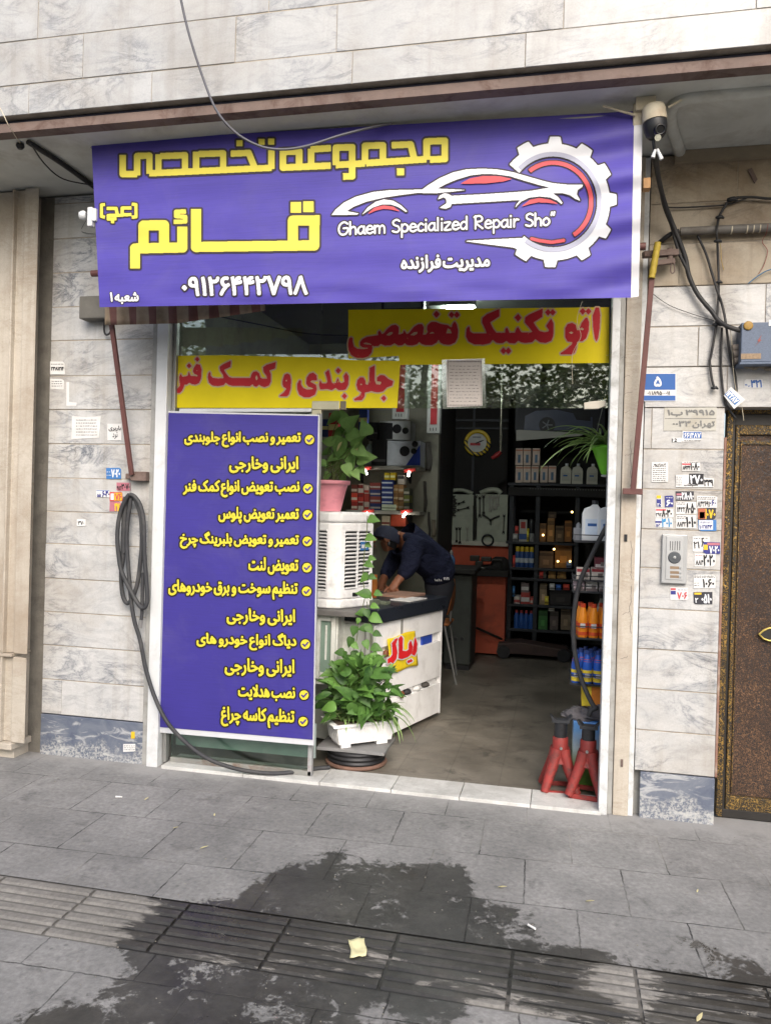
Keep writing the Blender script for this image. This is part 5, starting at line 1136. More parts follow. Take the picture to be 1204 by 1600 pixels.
cbox(MB(), -.03, Lc+.03, -.03, .66, .812, .905).build('black_top', M_BTOP, ct, .006)
for u_ in (.05, Lc-.05): cbox(MB(), u_-.02, u_+.02, .1, .14, 0, .03).build('foot', M_BLK, ct)
for x, y in ((600, 1021), (625, 1085)):
    c = pv(x, y); MB().lathe(c, [(.018, 0), (.026, .012), (.02, .024), (.006, .028)], 14, -cn).build('knob', paint('brown_wood', S(120, 70, 44), .5, .2, 20), ct)
dv = MB(); cbox(dv, Lc*.70, Lc*.86, -.004+.02, .029, .578, .643); tag(dv.build('blue_packet', paint('blue_packet', S(44, 74, 170), .5)), 'blue packet showing in the slot between the upper counter drawers', 'packet')
rr = random.Random(11)
for i, (u0, w_, c, lb) in enumerate(((.42, .10, (40, 40, 42), 'dark part lying in the lower counter slot at its left end'), (.56, .11, (206, 206, 204), 'white bag in the lower counter slot'), (.70, .09, (74, 70, 66), 'grey cable roll in the lower counter slot at its right end'))):
    m = MB(); m.lathe(cA+cu_*(u0+.05)+cn*.022+UZ*.263, [(.015, 0), (.04, .012), (.036, .03), (.012, .042)], 10); tag(m.build('slot_item', card(c)), lb, 'stored item')
ys = thing('cloth_sign', 'yellow cloth hung on the counter drawers with red hand lettering', 'sign', pv(632, 1050))
MB().grid(lambda u, v: pv(605+(648-605)*u+(1-v)*6*(1-u)+(1-v)*5*u, (1052-13*u)*(1-v)+(998-13*u)*v+1.2*math.sin(u*7), .012+.006*math.sin(u*9+v*3)), 16, 14).build('cloth', paint('yellow_cloth', S(228, 200, 34), .7, .12, 10), ys, solid=.002)
zc = lambda p: zz((480, 980), 5.017, p)
fl = Field(598, 985, 660, 1048, .4)
fl.fill([zc([(846, 82), (860, 130), (856, 185), (840, 222), (822, 212), (832, 150), (838, 110)])]); fl.fill([zc([(716, 90), (735, 70), (747, 85), (744, 185), (775, 190), (795, 175), (796, 132), (810, 106), (824, 150), (817, 205), (790, 230), (742, 248), (715, 242), (718, 160)])])
fl.fill([zc([(708, 88), (692, 130), (704, 200), (694, 250), (670, 282), (654, 270), (632, 284), (630, 250), (650, 240), (670, 215), (668, 170), (664, 128), (690, 92)])]); fl.fill([zc(dia(794, 270, 11))]); fl.fill([zc(dia(812, 262, 11))])
d = fl.dist(4); mpc = lambda l: (lambda x, y: np.array([pv(a, b, l)[:] for a, b in zip(x, y)]))
ink(MB(), fl, d, 2.0, mpc(.0215)).build('lettering_outline', M_INKW, ys); ink(MB(), fl, d, .4, mpc(.0235)).build('lettering', paint('cloth_red', S(206, 34, 40), .6), ys)
# things on the counter
def cpt(u, n, z=.905): return cA+cu_*u+cn*n+UZ*z
m = MB(); m.obox(cpt(.80, .25, .915), cu_*.16, cn*.11, UZ*.009); tag(m.build('clipboard', paint('wood_clipboard', S(150, 120, 104), .45), None, .002), 'shiny brown clipboard lying on the black counter top by the man', 'clipboard')
m = MB(); m.obox(cpt(.62, .10, .909), cu_*.13, cn*.08, UZ*.003); tag(m.build('paper_sheet', M_PAPER), 'loose papers on the black counter top in front of the clipboard', 'paper')
m = MB(); m.obox(cpt(.45, .45, .99), cu_*.11, cn*.12, UZ*.084); tag(m.build('carton', card((160, 96, 40)), None, .003), 'orange brown carton on the counter under the man leaning face', 'carton')
m = MB(); m.obox(cpt(.16, .20, .925), cu_*.05, cn*.10, UZ*.018); m.obox(cpt(.27, .16, .915), cu_*.03, cn*.09, UZ*.009); tag(m.build('tool_clutter', paint('greenish_clutter', S(96, 104, 88), .7, .4, 40)), 'low clutter of green grey parts at the near corner of the counter top', 'clutter')
# cabinet with glass door under the cooler
M_OFFW = paint('dirty_white_paint', S(206, 208, 202), .5, .14, 6, dirt=S(140, 134, 122), dscale=7, damt=.6)
kb = thing('glass_door_cabinet', 'off white cabinet with a small greenish glass door below the air cooler', 'cabinet', pt(510, 1100, .62))
kx0, kx1 = X(470, 1000, .56), X(526, 1000, .56)
MB().box((kx0, .58, .42), (kx1, 1.0, .868)).build('body', M_OFFW, kb, .003)
MB().box((kx0, .50, .871), (X(566, 1000, .56), 1.1, .9035)).build('shelf_board', paint('worn_grey_board', S(96, 94, 92), .6, .2, 9), kb, .003)
fx0, fx1 = X(494, 1000, .56), X(524, 1000, .56)
MB().box((fx0, .555, .46), (fx0+.025, .578, .865)).box((fx1-.03, .555, .46), (fx1, .578, .865)).box((fx0+.026, .555, .83), (fx1-.031, .578, .865)).box((fx0+.026, .555, .46), (fx1-.031, .578, .50)).build('door_frame', M_OFFW, kb, .002)
MB().box((fx0+.026, .572, .501), (fx1-.031, .576, .829)).build('door_glass', paint('green_glass_pane', S(120, 140, 128), .2, .15, 5), kb)
MB().box((X(507, 1000, .56), .569, .58), (X(510, 1000, .56), .5715, .80)).build('painted_reflection', M_OFFW, kb)  # pale strip painted as a reflection in the door glass
MB().box((kx0, .6, 0), (kx0+.04, .64, .419)).box((kx1-.04, .6, 0), (kx1, .64, .419)).build('leg', M_GREYT, kb)
bm2 = thing('back_panel', 'white panelled partition standing between the cabinet and the counter', 'partition', cA)
cbox(MB(), -.05, -.03, -.02, .75, .02, .80).build('board', M_OFFW, bm2, .002)
bb = MB(); cbox(bb, -.056, -.0505, -.012, .008, .02, .80); cbox(bb, -.056, -.0505, .04, .052, .02, .80); bb.build('beading', M_GREYT, bm2)
# evaporative cooler
ac = thing('air_cooler', 'scuffed white evaporative air cooler with dark louvre slots on the cabinet', 'air cooler', V3((pt(530, 945, .7)[0], .8, .904)))
M_COOL = paint('cooler_white', S(232, 236, 240), .4, .08, 6, .05, 30, dirt=S(150, 150, 148), dscale=9, damt=.45)
Q = [pt(452, 900, .64), pt(511, 900, .585), pt(532, 900, .60), pt(583, 900, .86)]
q0 = [Vector((p.x, p.y, 0)) for p in Q]; q0 += [q0[3]+Vector((-.12, .42, 0)), q0[0]+Vector((0, .5, 0))]
z0, z1 = .905, 1.525; cen = sum(q0, Vector())/6
def ring(k, za, zb, mb): return mb.prism([cen+(p-cen)*k+UZ*za for p in q0], UZ*(zb-za))
ring(.97, z0+.06, z1-.07, MB()).build('body', M_COOL, ac, .012, 3, recalc=True)
ring(1.0, z1-.068, z1, MB()).build('top_cover', M_COOL, ac, .018, 3, recalc=True)
ring(1.0, z0, z0+.058, MB()).build('water_tank', M_COOL, ac, .012, 3, recalc=True)
gv = MB(); rr = random.Random(2)
def louvre(a, b, u0, u1, v0, v1, n, nm):
    a, b = cen+(a-cen)*.97, cen+(b-cen)*.97; t = (b-a); nn = Vector((t.y, -t.x, 0)).normalized()
    back, sl = MB(), MB()
    za, zb = z0+.06+(z1-z0-.13)*v0, z0+.06+(z1-z0-.13)*v1
    back.obox(a+t*(u0+u1)/2+nn*.001+UZ*(za+zb)/2, t*(u1-u0)/2, nn*.0008, UZ*(zb-za)/2)
    back.build('louvre_shade', paint('dark_louvre_shade', S(34, 34, 36), .7), ac)  # dark panel stands in for the shade between the slats
    for i in range(n+1):
        z = za+(zb-za)*i/n; sl.obox(a+t*(u0+u1)/2+nn*.006+UZ*z, t*(u1-u0)/2, nn*.005+UZ*.003, UZ*.0045)
    sl.build('louvre_slats', M_COOL, ac)
louvre(q0[0], q0[1], .62, .96, .12, .90, 17, 'l'); louvre(q0[2], q0[3], .12, .46, .14, .90, 15, 'l'); louvre(q0[2], q0[3], .54, .88, .16, .90, 15, 'l')
a, b = cen+(q0[2]-cen)*.97, cen+(q0[3]-cen)*.97; t = b-a; nn = Vector((t.y, -t.x, 0)).normalized()
MB().obox(a+t*.68+nn*.013+UZ*(z0+.40), t*.13, nn*.001, UZ*.028).build('energy_label', SM['b'], ac)
MB().obox(a+t*.66+nn*.0135+UZ*(z0+.398), t*.08, nn*.001, UZ*.012).build('label_print', IM['w'], ac)
MB().obox(a+t*.46+nn*.002+UZ*(z0+.085), t*.08, nn*.0015, UZ*.012).build('drain_slot', M_BLK, ac)
# pink pot with big leaved plant
pk = thing('potted_plant', 'big leaved green plant in a pink plastic pot standing on the air cooler', 'plant', V3((X(512, 797, .72), .72, 1.526)))
pc_ = Vector((X(511, 797, .72), .72, 1.527))
MB().lathe(pc_, [(.088, 0), (.10, .05), (.118, .13), (.132, .175), (.146, .176), (.148, .2), (.138, .2), (.126, .17), (.12, .165)], 32).build('pot', paint('pink_plastic', S(224, 146, 158), .45, .1, 6, dirt=S(170, 104, 114), dscale=8), pk)
MB().lathe(pc_+UZ*.165, [(.001, 0), (.119, .0)], 20).build('soil', M_SOIL, pk)
rr = random.Random(5); lm_, ls_ = MB(), MB()
for x, y, sz, a in ((520, 655, 26, 200), (548, 660, 30, 60), (570, 668, 26, 100), (555, 685, 28, -40), (528, 680, 26, 220), (508, 708, 22, 180), (530, 700, 34, 250), (548, 715, 34, 280), (563, 705, 26, -20), (572, 715, 30, 20), (515, 725, 24, 200), (500, 725, 20, 160), (528, 730, 22, 260), (543, 735, 22, 300), (556, 742, 18, 320), (510, 745, 16, 240), (536, 748, 18, 270), (522, 715, 26, 190), (560, 690, 24, 70), (540, 672, 28, 130), (512, 690, 22, 150), (535, 650, 24, 100), (565, 735, 18, 330)):
    Yp = .72+rr.uniform(-.16, .08); c = pt(x, y, Yp); ar = math.radians(a); L = sz/252*1.05
    d = Vector((math.cos(ar), rr.uniform(-.5, .1), math.sin(ar)*.8-.15)); leaf(lm_, c-d.normalized()*L*.45, d, Vector((rr.uniform(-.4, .4), -1, rr.uniform(.2, .9))), L, L*.82)
    ls_.tube(spline([pc_+UZ*.16+Vector((rr.uniform(-.05, .05), rr.uniform(-.05, .05), 0)), (pc_+UZ*.2+c)/2+Vector((0, 0, .04)), c-d.normalized()*L*.42], 3), .003, 5)
lm_.build('leaves', M_LEAFG, pk); ls_.build('stems', M_STEM, pk)
dl = MB()
for x, y in ((534, 690), (560, 697)): c = pt(x, y, .56); leaf(dl, c, Vector((-.5, 0, -.8)), Vector((0, -1, .2)), .075, .03, LANCE)
dl.build('withered_leaves', M_LEAFY, pk)
# planter with bushy plants
pt0, pt1, pt2 = pt(530, 1166, .26), pt(611, 1160, .48), pt(514, 1158, .42)
zb_ = .119; e1 = Vector((pt1.x-pt0.x, pt1.y-pt0.y, 0)); e2 = Vector((pt2.x-pt0.x, pt2.y-pt0.y, 0)); o0 = Vector((pt0.x, pt0.y, zb_))
pn = thing('plant_trough', 'white ribbed plastic trough of bushy pothos and striped grassy leaves on a board', 'plant', o0+e1/2+e2/2)
def trough(mb, k0, k1, za, zb):
    c = o0+e1/2+e2/2
    f_ = lambda k, z: [c+(e1*sx/2+e2*sy/2)*k+UZ*(z-zb_) for sx, sy in ((-1, -1), (1, -1), (1, 1), (-1, 1))]
    a, b = f_(k0, za), f_(k1, zb); return mb.hexa(a+b)
M_TR = paint('white_trough_plastic', S(238, 240, 240), .45, .07, 7, dirt=S(176, 168, 150), dscale=9, damt=.4)
tb = trough(MB(), 1.0, 1.13, zb_+.022, zb_+.128); c = o0+e1/2+e2/2
for i in range(22):
    t = (i+.5)/22; p0_ = c+(e1*(t-.5)-e2/2)*1.0+UZ*.024; p1_ = c+(e1*(t-.5)-e2/2)*1.13+UZ*.126; tb.bar(p0_, p1_, .0028, .0028)
for i in range(5):
    t = (i+.5)/5; tb.bar(c+(e2*(t-.5)-e1/2)*1.0+UZ*.024, c+(e2*(t-.5)-e1/2)*1.13+UZ*.126, .006, .006)
for k in range(2):
    s_ = (.04, .22) if k == 0 else (.72, .93); tb.obox(o0+e1*(sum(s_)/2)+e2*.5+UZ*.011, e1*(s_[1]-s_[0])/2, e2*.48, UZ*.011)
tb.build('trough', M_TR, pn, .002)
trough(MB(), 1.28, 1.30, zb_+.1285, zb_+.145).build('rim', M_TR, pn, .004)
trough(MB(), 1.1, 1.1, zb_+.1455, zb_+.15).build('soil', M_SOIL, pn)
rr = random.Random(9); bl, bs = MB(), MB()
for i in range(260):
    t = rr.random(); x = rr.gauss(562, 33); y = rr.uniform(1030, 1122)
    lim = 66*math.sqrt(max(.05, 1-((y-1088)/62)**2))
    if abs(x-564) > lim: continue
    Yp = .42+rr.uniform(-.2, .14)-(abs(x-564)/66)*.02; c = pt(x, y, Yp); out = Vector(((x-562)/60+rr.uniform(-.5, .5), rr.uniform(-1, .2), rr.uniform(-.45, .9)+(1085-y)/110)); L = rr.uniform(.06, .135)
    leaf(bl, c-out.normalized()*L*.4, out, Vector((rr.uniform(-.8, .8), rr.uniform(-1, -.2), rr.uniform(.2, 1.2))), L, L*rr.uniform(.5, .72), HEART if rr.random() < .6 else LANCE, .18, rr.uniform(.1, .5))
    if i % 3 == 0: bs.tube(spline([c+(o0+e1*.5+e2*.5+UZ*.14-c)*k_ + Vector((0, 0, .03*math.sin(k_*PI))) for k_ in (0, .5, 1)], 3), .0022, 5)
bl.build('pothos_leaves', M_LEAF, pn); bs.build('stems', M_STEM, pn)
sg = MB()
for i in range(80):
    base = o0+e1*rr.uniform(.08, .96)+e2*rr.uniform(.1, .7)+UZ*.145; strap(sg, base, Vector((rr.uniform(-.8, .9), rr.uniform(-1, .2), rr.uniform(.5, 1.3))), rr.uniform(.10, .21), .0065, rr.uniform(.9, 1.9))
for i in range(9):
    base = o0+e1*rr.uniform(.75, .98)+e2*.4+UZ*.15; strap(sg, base, Vector((rr.uniform(.5, 1.2), rr.uniform(-.7, .1), rr.uniform(.4, 1.2))), rr.uniform(.22, .34), .008, rr.uniform(1.0, 1.8))
sg.build('grassy_leaves', M_STRAP, pn)
# vine climbing a string from the trough
vn = MB(); vp_ = [(566, 1100), (556, 1060), (549, 1030), (557, 1000), (560, 975), (566, 950), (570, 930), (567, 905), (568, 880), (570, 855), (573, 830), (574, 806)]
vpts = spline([pt(x, y, .50) for x, y in vp_], 4); vine = thing('climbing_vine', 'leafy green vine climbing a string in front of the white air cooler', 'plant', pt(562, 1100, .5))
vn.tube(vpts, .0028, 5); vn.tube(spline([pt(x, y, .50) for x, y in ((577, 1095), (574, 1050), (580, 1010), (576, 975), (573, 940))], 4), .0022, 5); vn.build('stems', M_STEM, vine)
vl = MB(); rr = random.Random(21)
for x, y, s_, a in ((520, 110, 105, 10), (500, 255, 92, 5), (480, 312, 70, -20), (508, 415, 88, 10), (485, 465, 112, -5), (445, 570, 100, 215), (512, 562, 92, 0), (435, 690, 115, 150), (485, 705, 70, 300), (557, 690, 95, 0), (530, 790, 92, 5), (418, 840, 95, 170), (470, 850, 85, 300), (540, 888, 110, -15), (398, 905, 60, 250), (365, 985, 115, 260), (440, 962, 105, 170), (490, 972, 90, -40), (550, 1008, 95, 0), (335, 1072, 95, 250), (377, 1102, 70, -30), (462, 1092, 85, 300), (545, 1118, 90, 0), (250, 1150, 95, 170), (290, 1172, 85, 260), (372, 1172, 85, 280), (420, 1185, 95, 300), (530, 1180, 90, 320)):
    px, py = 480+x/5.017, 790+y/5.017; c = pt(px, py, .47+rr.uniform(-.03, .02)); L = s_/5.017/260*rr.uniform(.72, 1.05); ar = math.radians(a)
    d = Vector((math.cos(ar), -.25, math.sin(ar)*.75-.2)); leaf(vl, c-d.normalized()*L*.45, d, Vector((rr.uniform(-.3, .3), -1, rr.uniform(.3, .8))), L, L*.8, HEART, .15, .2)
vl.build('leaves', M_LEAF, vine)
# board on stacked brake drums
sb = MB(); a = pt(494, 1170, .27); b = pt(600, 1170, .27)
tag(sb.box((a.x, .27, .0985), (b.x, .60, .1175)).build('plank', paint('grey_plank', S(120, 120, 120), .6, .15, 8, dirt=S(86, 84, 80)), None, .003), 'grey plank under the white plant trough', 'plank')
ru = thing('brake_drums', 'stack of black and rusty brake drums under the plank at the doorway', 'brake drum', Vector((X(556, 1195, .42), .42, .001)))
rc = Vector((X(556, 1195, .42), .42, .001))
MB().lathe(rc, [(.15, 0), (.185, .002), (.19, .012), (.185, .022), (.15, .024)], 36).build('rusty_plate', paint('rusty_drum', S(110, 84, 72), .7, .3, 14, .2, 60), ru)
MB().lathe(rc+UZ*.0245, [(.12, 0), (.176, .001), (.178, .014), (.168, .017), (.168, .026), (.176, .028), (.176, .040), (.166, .043), (.166, .052), (.174, .054), (.174, .068), (.12, .073)], 36).build('drum', paint('black_iron', S(48, 48, 50), .45, .25, 12, metal=.4), ru)
# ================================================================== RIGHT SIDE OF THE DOORWAY
M_RACK = paint('black_rack_paint', S(52, 54, 58), .5, .2, 9, metal=.2)
rk = thing('display_rack', 'black wire display rack of car fluids against the right wall inside the door', 'rack', Vector((.3, .55, 0)))
RX = X(893, 960, .38); RXB = .47
def rz_(y): return Z(915, y, .38)
shelves = [(846, 836), (907, 900), (925, 916), (998, 979), (1070, 1056)]
for yb, yl in shelves:
    z = rz_(yb); s = MB().box((RX, .38, z-.006), (RXB, .80, z)); s.box((RX, .376, z), (RXB, .3795, z+.006)).box((RX, .374, rz_(yl)-.003), (RXB, .379, rz_(yl)+.003)).box((RX-.003, .38, z), (RX-.0005, .80, z+.006)).box((RX-.003, .374, rz_(yl)-.003), (RX-.0005, .80, rz_(yl)+.003))
    for xx in (RX, (RX+RXB)/2): s.box((xx-.003+.004, .3725, z), (xx+.005, .3738, rz_(yl)))
    s.build('shelf', M_RACK, rk)
MB().box((.462, .40, 0), (.485, .42, 2.0)).box((.462, .76, 0), (.485, .78, 2.0)).build('upright', M_RACK, rk)
def lathe_thing(name, label, cat, base, parts, group=None):
    t = thing(name, label, cat, base, group)
    for nm, prof, mt, n in parts: MB().lathe(base, prof, n).build(nm, mt, t)
    return t
def jug(name, base, w, dpt, h, capc, lab, body, labm, group, ang=0):
    """flat sided oil jug with a shoulder, handle and screw cap"""
    t = thing(name, lab, 'jug', base, group); cx = Vector((math.cos(ang), math.sin(ang), 0)); cy_ = Vector((-math.sin(ang), math.cos(ang), 0))
    P_ = lambda x, z: base+cx*x*w+UZ*z*h-cy_*dpt/2
    prof = [(-.5, 0), (.5, 0), (.5, .62), (.44, .74), (.22, .86), (.2, .9), (-.06, .9), (-.1, .86), (-.40, .80), (-.5, .66)]
    MB().prism([P_(*q) for q in prof], cy_*dpt).build('body', body, t, .008*h/.3, 3, recalc=True)
    MB().cyl(base+cx*.07*w+UZ*h*.9, base+cx*.07*w+UZ*h, w*.15, n=14).build('cap', capc, t)
    MB().obox(base-cy_*(dpt/2+.0012)+UZ*h*.34, cx*w*.36, cy_*.001, UZ*h*.2).build('label', labm, t)
    MB().obox(base-cy_*(dpt/2+.0026)+UZ*h*.40-cx*w*.05, cx*w*.2, cy_*.0008, UZ*h*.035).build('label_print', M_INKB, t)
    return t
M_JUG = paint('white_jug', S(206, 210, 212), .4, .06, 6)
zt_ = rz_(846)+.001
jug('oil_jug', Vector((X(925, 845, .47), .47, zt_)), .125, .10, .235, M_RACK, 'white oil jug with grey cap, left of the pair on the top rack shelf', M_JUG, paint('jug_label', S(190, 204, 220), .5), 'white oil jugs on the display rack')
jug('oil_jug', Vector((X(949, 845, .46), .46, zt_)), .125, .10, .235, M_RACK, 'white oil jug partly behind the door frame on the top rack shelf', M_JUG, paint('jug_label', S(190, 204, 220), .5), 'white oil jugs on the display rack')
m = MB().box((X(895, 846, .5), .5, zt_), (X(911, 846, .5), .62, rz_(826))); m.lathe(Vector((X(903, 826, .55), .55, rz_(826))), [(.016, 0), (.014, .02), (.004, .032)], 10)
tag(m.build('grey_tin', paint('grey_tin', S(110, 114, 120), .5), None, .002), 'squat grey tin with a spout at the left end of the top rack shelf', 'tin')
def carton(name, lab, cat, x0, y0, x1, y1, Y, dep, col, band=None, group=None, print_=None, lift=0):
    a, b = pt(x0, y1, Y), pt(x1, y0, Y); a.z += lift; b.z += lift
    t = thing(name, lab, cat, Vector(((a.x+b.x)/2, Y, a.z)), group)
    MB().box((a.x, Y, a.z), (b.x, Y+dep, b.z)).build('box', card(col), t, .001)
    h_ = b.z-a.z; w_ = b.x-a.x
    if band: MB().box((a.x+w_*.02, Y-.0012, a.z+h_*band[1]), (b.x-w_*.02, Y-.0002, a.z+h_*band[2])).build('band', card(band[0]), t)
    if print_: MB().box((a.x+w_*print_[1], Y-.0024, a.z+h_*print_[2]), (a.x+w_*print_[3], Y-.0014, a.z+h_*print_[4])).build('print', card(print_[0]), t)
    return t
for i, (x0, y0, x1, y1, lab) in enumerate(((900, 889, 921, 906.5, 'small cream and red carton, left of the upper pair on the rack'), (923, 889, 944, 906.5, 'small cream and red carton, right of the upper pair on the rack'), (929, 872, 946, 888, 'dark red carton stacked on top of the upper cartons on the rack'), (895, 908, 912.5, 924, 'small pink carton, leftmost under the middle rack shelf'), (914.5, 908, 933, 924, 'small white carton, middle one under the middle rack shelf'), (935, 908, 952, 924, 'small white carton beside the door frame under the middle rack shelf'))):
    carton('parts_carton', lab, 'carton', x0, y0, x1, y1, .42 if i != 2 else .425, .14, ((196, 188, 178), (204, 196, 186), (112, 50, 58), (190, 170, 176), (206, 204, 200), (206, 204, 200))[i], ((150, 50, 56), .72, .98) if i < 2 else ((206, 196, 190), .1, .4) if i == 2 else ((120, 108, 108), .0, .3), 'small part cartons on the display rack', ((120, 110, 104), .5, .25, .85, .6))
M_ORB = paint('orange_bottle', S(228, 140, 36), .35, .1, 10); M_ORD = paint('orange_cap', S(196, 70, 40), .4); M_YBAND = paint('red_label_band', S(206, 76, 44), .4, .2, 40)
zo = rz_(998)+.001; r_, h_ = .029, .195
ob = lathe_thing('orange_bottle', 'orange fluid bottle with red cap, front left of the orange bottles on the rack', 'bottle', Vector((X(909, 998, .425), .425, zo)),
    [('body', [(r_*.9, 0), (r_, .008), (r_, .09), (r_*.86, .13), (r_*.55, .165), (r_*.5, .172)], M_ORB, 18), ('cap', [(r_*.52, .1725), (r_*.56, .175), (r_*.52, h_)], M_ORD, 16), ('label', [(r_*1.02, .055), (r_*1.02, .085)], M_YBAND, 18), ('lower_label', [(r_*1.02, .014), (r_*1.02, .034)], M_YBAND, 18)], 'orange bottles on the display rack')
MB().obox(Vector(ob.location)+Vector((0, -.0296, .07)), (.014, 0, 0), (0, .001, 0), (0, 0, .012)).build('logo_patch', M_PAPER, ob)
o0_ = Vector(ob.location)
for x, Y, lab in ((926, .425, 'front middle of the orange bottles'), (943, .425, 'front right of the orange bottles by the door frame'), (905, .50, 'second row left of the orange bottles'), (921, .50, 'second row middle of the orange bottles'), (938, .50, 'second row right of the orange bottles')):
    dup(ob, Vector((X(x, 998, Y), Y, zo))-o0_, 'orange fluid bottle with red cap, %s' % lab)
M_BLB = paint('blue_bottle', S(42, 92, 186), .35, .1, 10); M_YLB = paint('yellow_label', S(226, 200, 60), .45, .2, 40)
zb2 = rz_(1070)+.001; r_, h_ = .0285, .19
cn_ = lathe_thing('blue_bottle', 'blue additive bottle on the low rack shelf, front left by the hose', 'bottle', Vector((X(899, 1070, .425), .425, zb2)),
    [('body', [(r_*.9, 0), (r_, .008), (r_, .1), (r_*.85, .13), (r_*.5, .16), (r_*.46, .166)], M_BLB, 18), ('cap', [(r_*.5, .1665), (r_*.52, .17), (r_*.46, h_)], paint('blue_cap', S(50, 70, 130), .4), 16), ('label', [(r_*1.02, .06), (r_*1.02, .078)], M_YLB, 18), ('lower_label', [(r_*1.02, .012), (r_*1.02, .036)], M_YLB, 18), ('red_mark', [(r_*.885, .125), (r_*.74, .14)], M_ORD, 18)], 'blue bottles on the display rack')
MB().obox(Vector(cn_.location)+Vector((0, -.0298, .045)), (.013, 0, 0), (0, .001, 0), (0, 0, .010)).build('logo_patch', M_PAPER, cn_)
o0_ = Vector(cn_.location)
for x, Y, lab in ((916, .425, 'front row, second from the left'), (933, .425, 'front row, beside the door frame'), (906, .49, 'second row, left end'), (921, .49, 'second row, middle'), (936, .49, 'second row, right end'), (913, .555, 'third row, left end'), (928, .555, 'third row, right end')):
    dup(cn_, Vector((X(x, 1070, Y), Y, zb2))-o0_, 'blue additive bottle on the low rack shelf, %s' % lab)
jb2 = lathe_thing('clear_bottle', 'clear bottle standing behind the orange bottles on the rack', 'bottle', Vector((X(938, 998, .6), .6, zo)), [('body', [(.026, 0), (.028, .01), (.028, .16), (.014, .2), (.012, .21)], paint('clear_plastic', S(176, 182, 176), .25), 16), ('cap', [(.014, .2105), (.014, .235)], M_RACK, 12)])
carton('yellow_carton', 'yellow and orange carton below the low rack shelf behind the hose', 'carton', 908, 1074, 950, 1103, .42, .2, (226, 196, 40), ((216, 130, 50), .02, .97), None, ((230, 205, 60), .02, .03, .36, .96))
wire('drain_hose', 'black rubber hose hanging in a bow down the front of the display rack', [(962, 800, .2), (945, 826, .24), (925, 866, .30), (907, 905, .345), (898, 945, .355), (895.5, 980, .355), (897, 1015, .355), (904, 1050, .35), (915, 1080, .33), (926, 1102, .31), (931, 1106, .3), (923, 1110, .3), (919, 1119, .3)], .0135, M_RUBBER, cat='hose', n=10)
# hanging green pot
hp = thing('hanging_plant', 'spider plant in a bright green wall pot hanging beside the right door frame', 'plant', pt(942, 742, .5))
hc = pt(944, 742, .48)
MB().lathe(hc, [(.012, 0), (.022, .008), (.03, .03), (.072, .145), (.083, .148), (.083, .168), (.074, .168), (.068, .15)], 28).build('pot', paint('lime_plastic', S(112, 196, 48), .4, .08, 6), hp)
MB().lathe(hc+UZ*-.012, [(.006, 0), (.02, .003), (.02, .012)], 16).build('drip_tray', M_WHITEP, hp)
MB().lathe(hc+UZ*.15, [(.001, 0), (.068, 0)], 16).build('soil', M_SOIL, hp)
MB().tube(spline([hc+Vector((-.07, 0, .165)), hc+Vector((-.02, .02, .40)), hc+Vector((.02, .03, .62)), hc+Vector((.06, .02, .40)), hc+Vector((.075, 0, .165))], 4), .002, 5).tube([hc+Vector((.02, .03, .62)), hc+Vector((.02, .03, 1.36))], .002, 5).build('hanger_cord', M_GREYT, hp)
rr = random.Random(8); hl = MB()
for i in range(56):
    a = rr.uniform(0, 2*PI); u_ = rr.uniform(.3, 1.5); strap(hl, hc+UZ*.155+Vector((rr.uniform(-.04, .04), rr.uniform(-.04, .04), 0)), Vector((math.cos(a)-.35, math.sin(a)*.8-.25, u_)), rr.uniform(.18, .38), .0085, rr.uniform(.7, 1.6))
for d, L, dr in (((-1, -.4, .9), .42, 1.1), ((-1, -.3, .5), .36, 1.0), ((-.8, -.5, .25), .5, .9), ((-.6, -.5, 1.1), .36, 1.3), ((-1, -.1, 1.2), .40, 1.0)): strap(hl, hc+UZ*.16, Vector(d), L, .010, dr, 12)
hl.build('leaves', M_STRAP, hp)
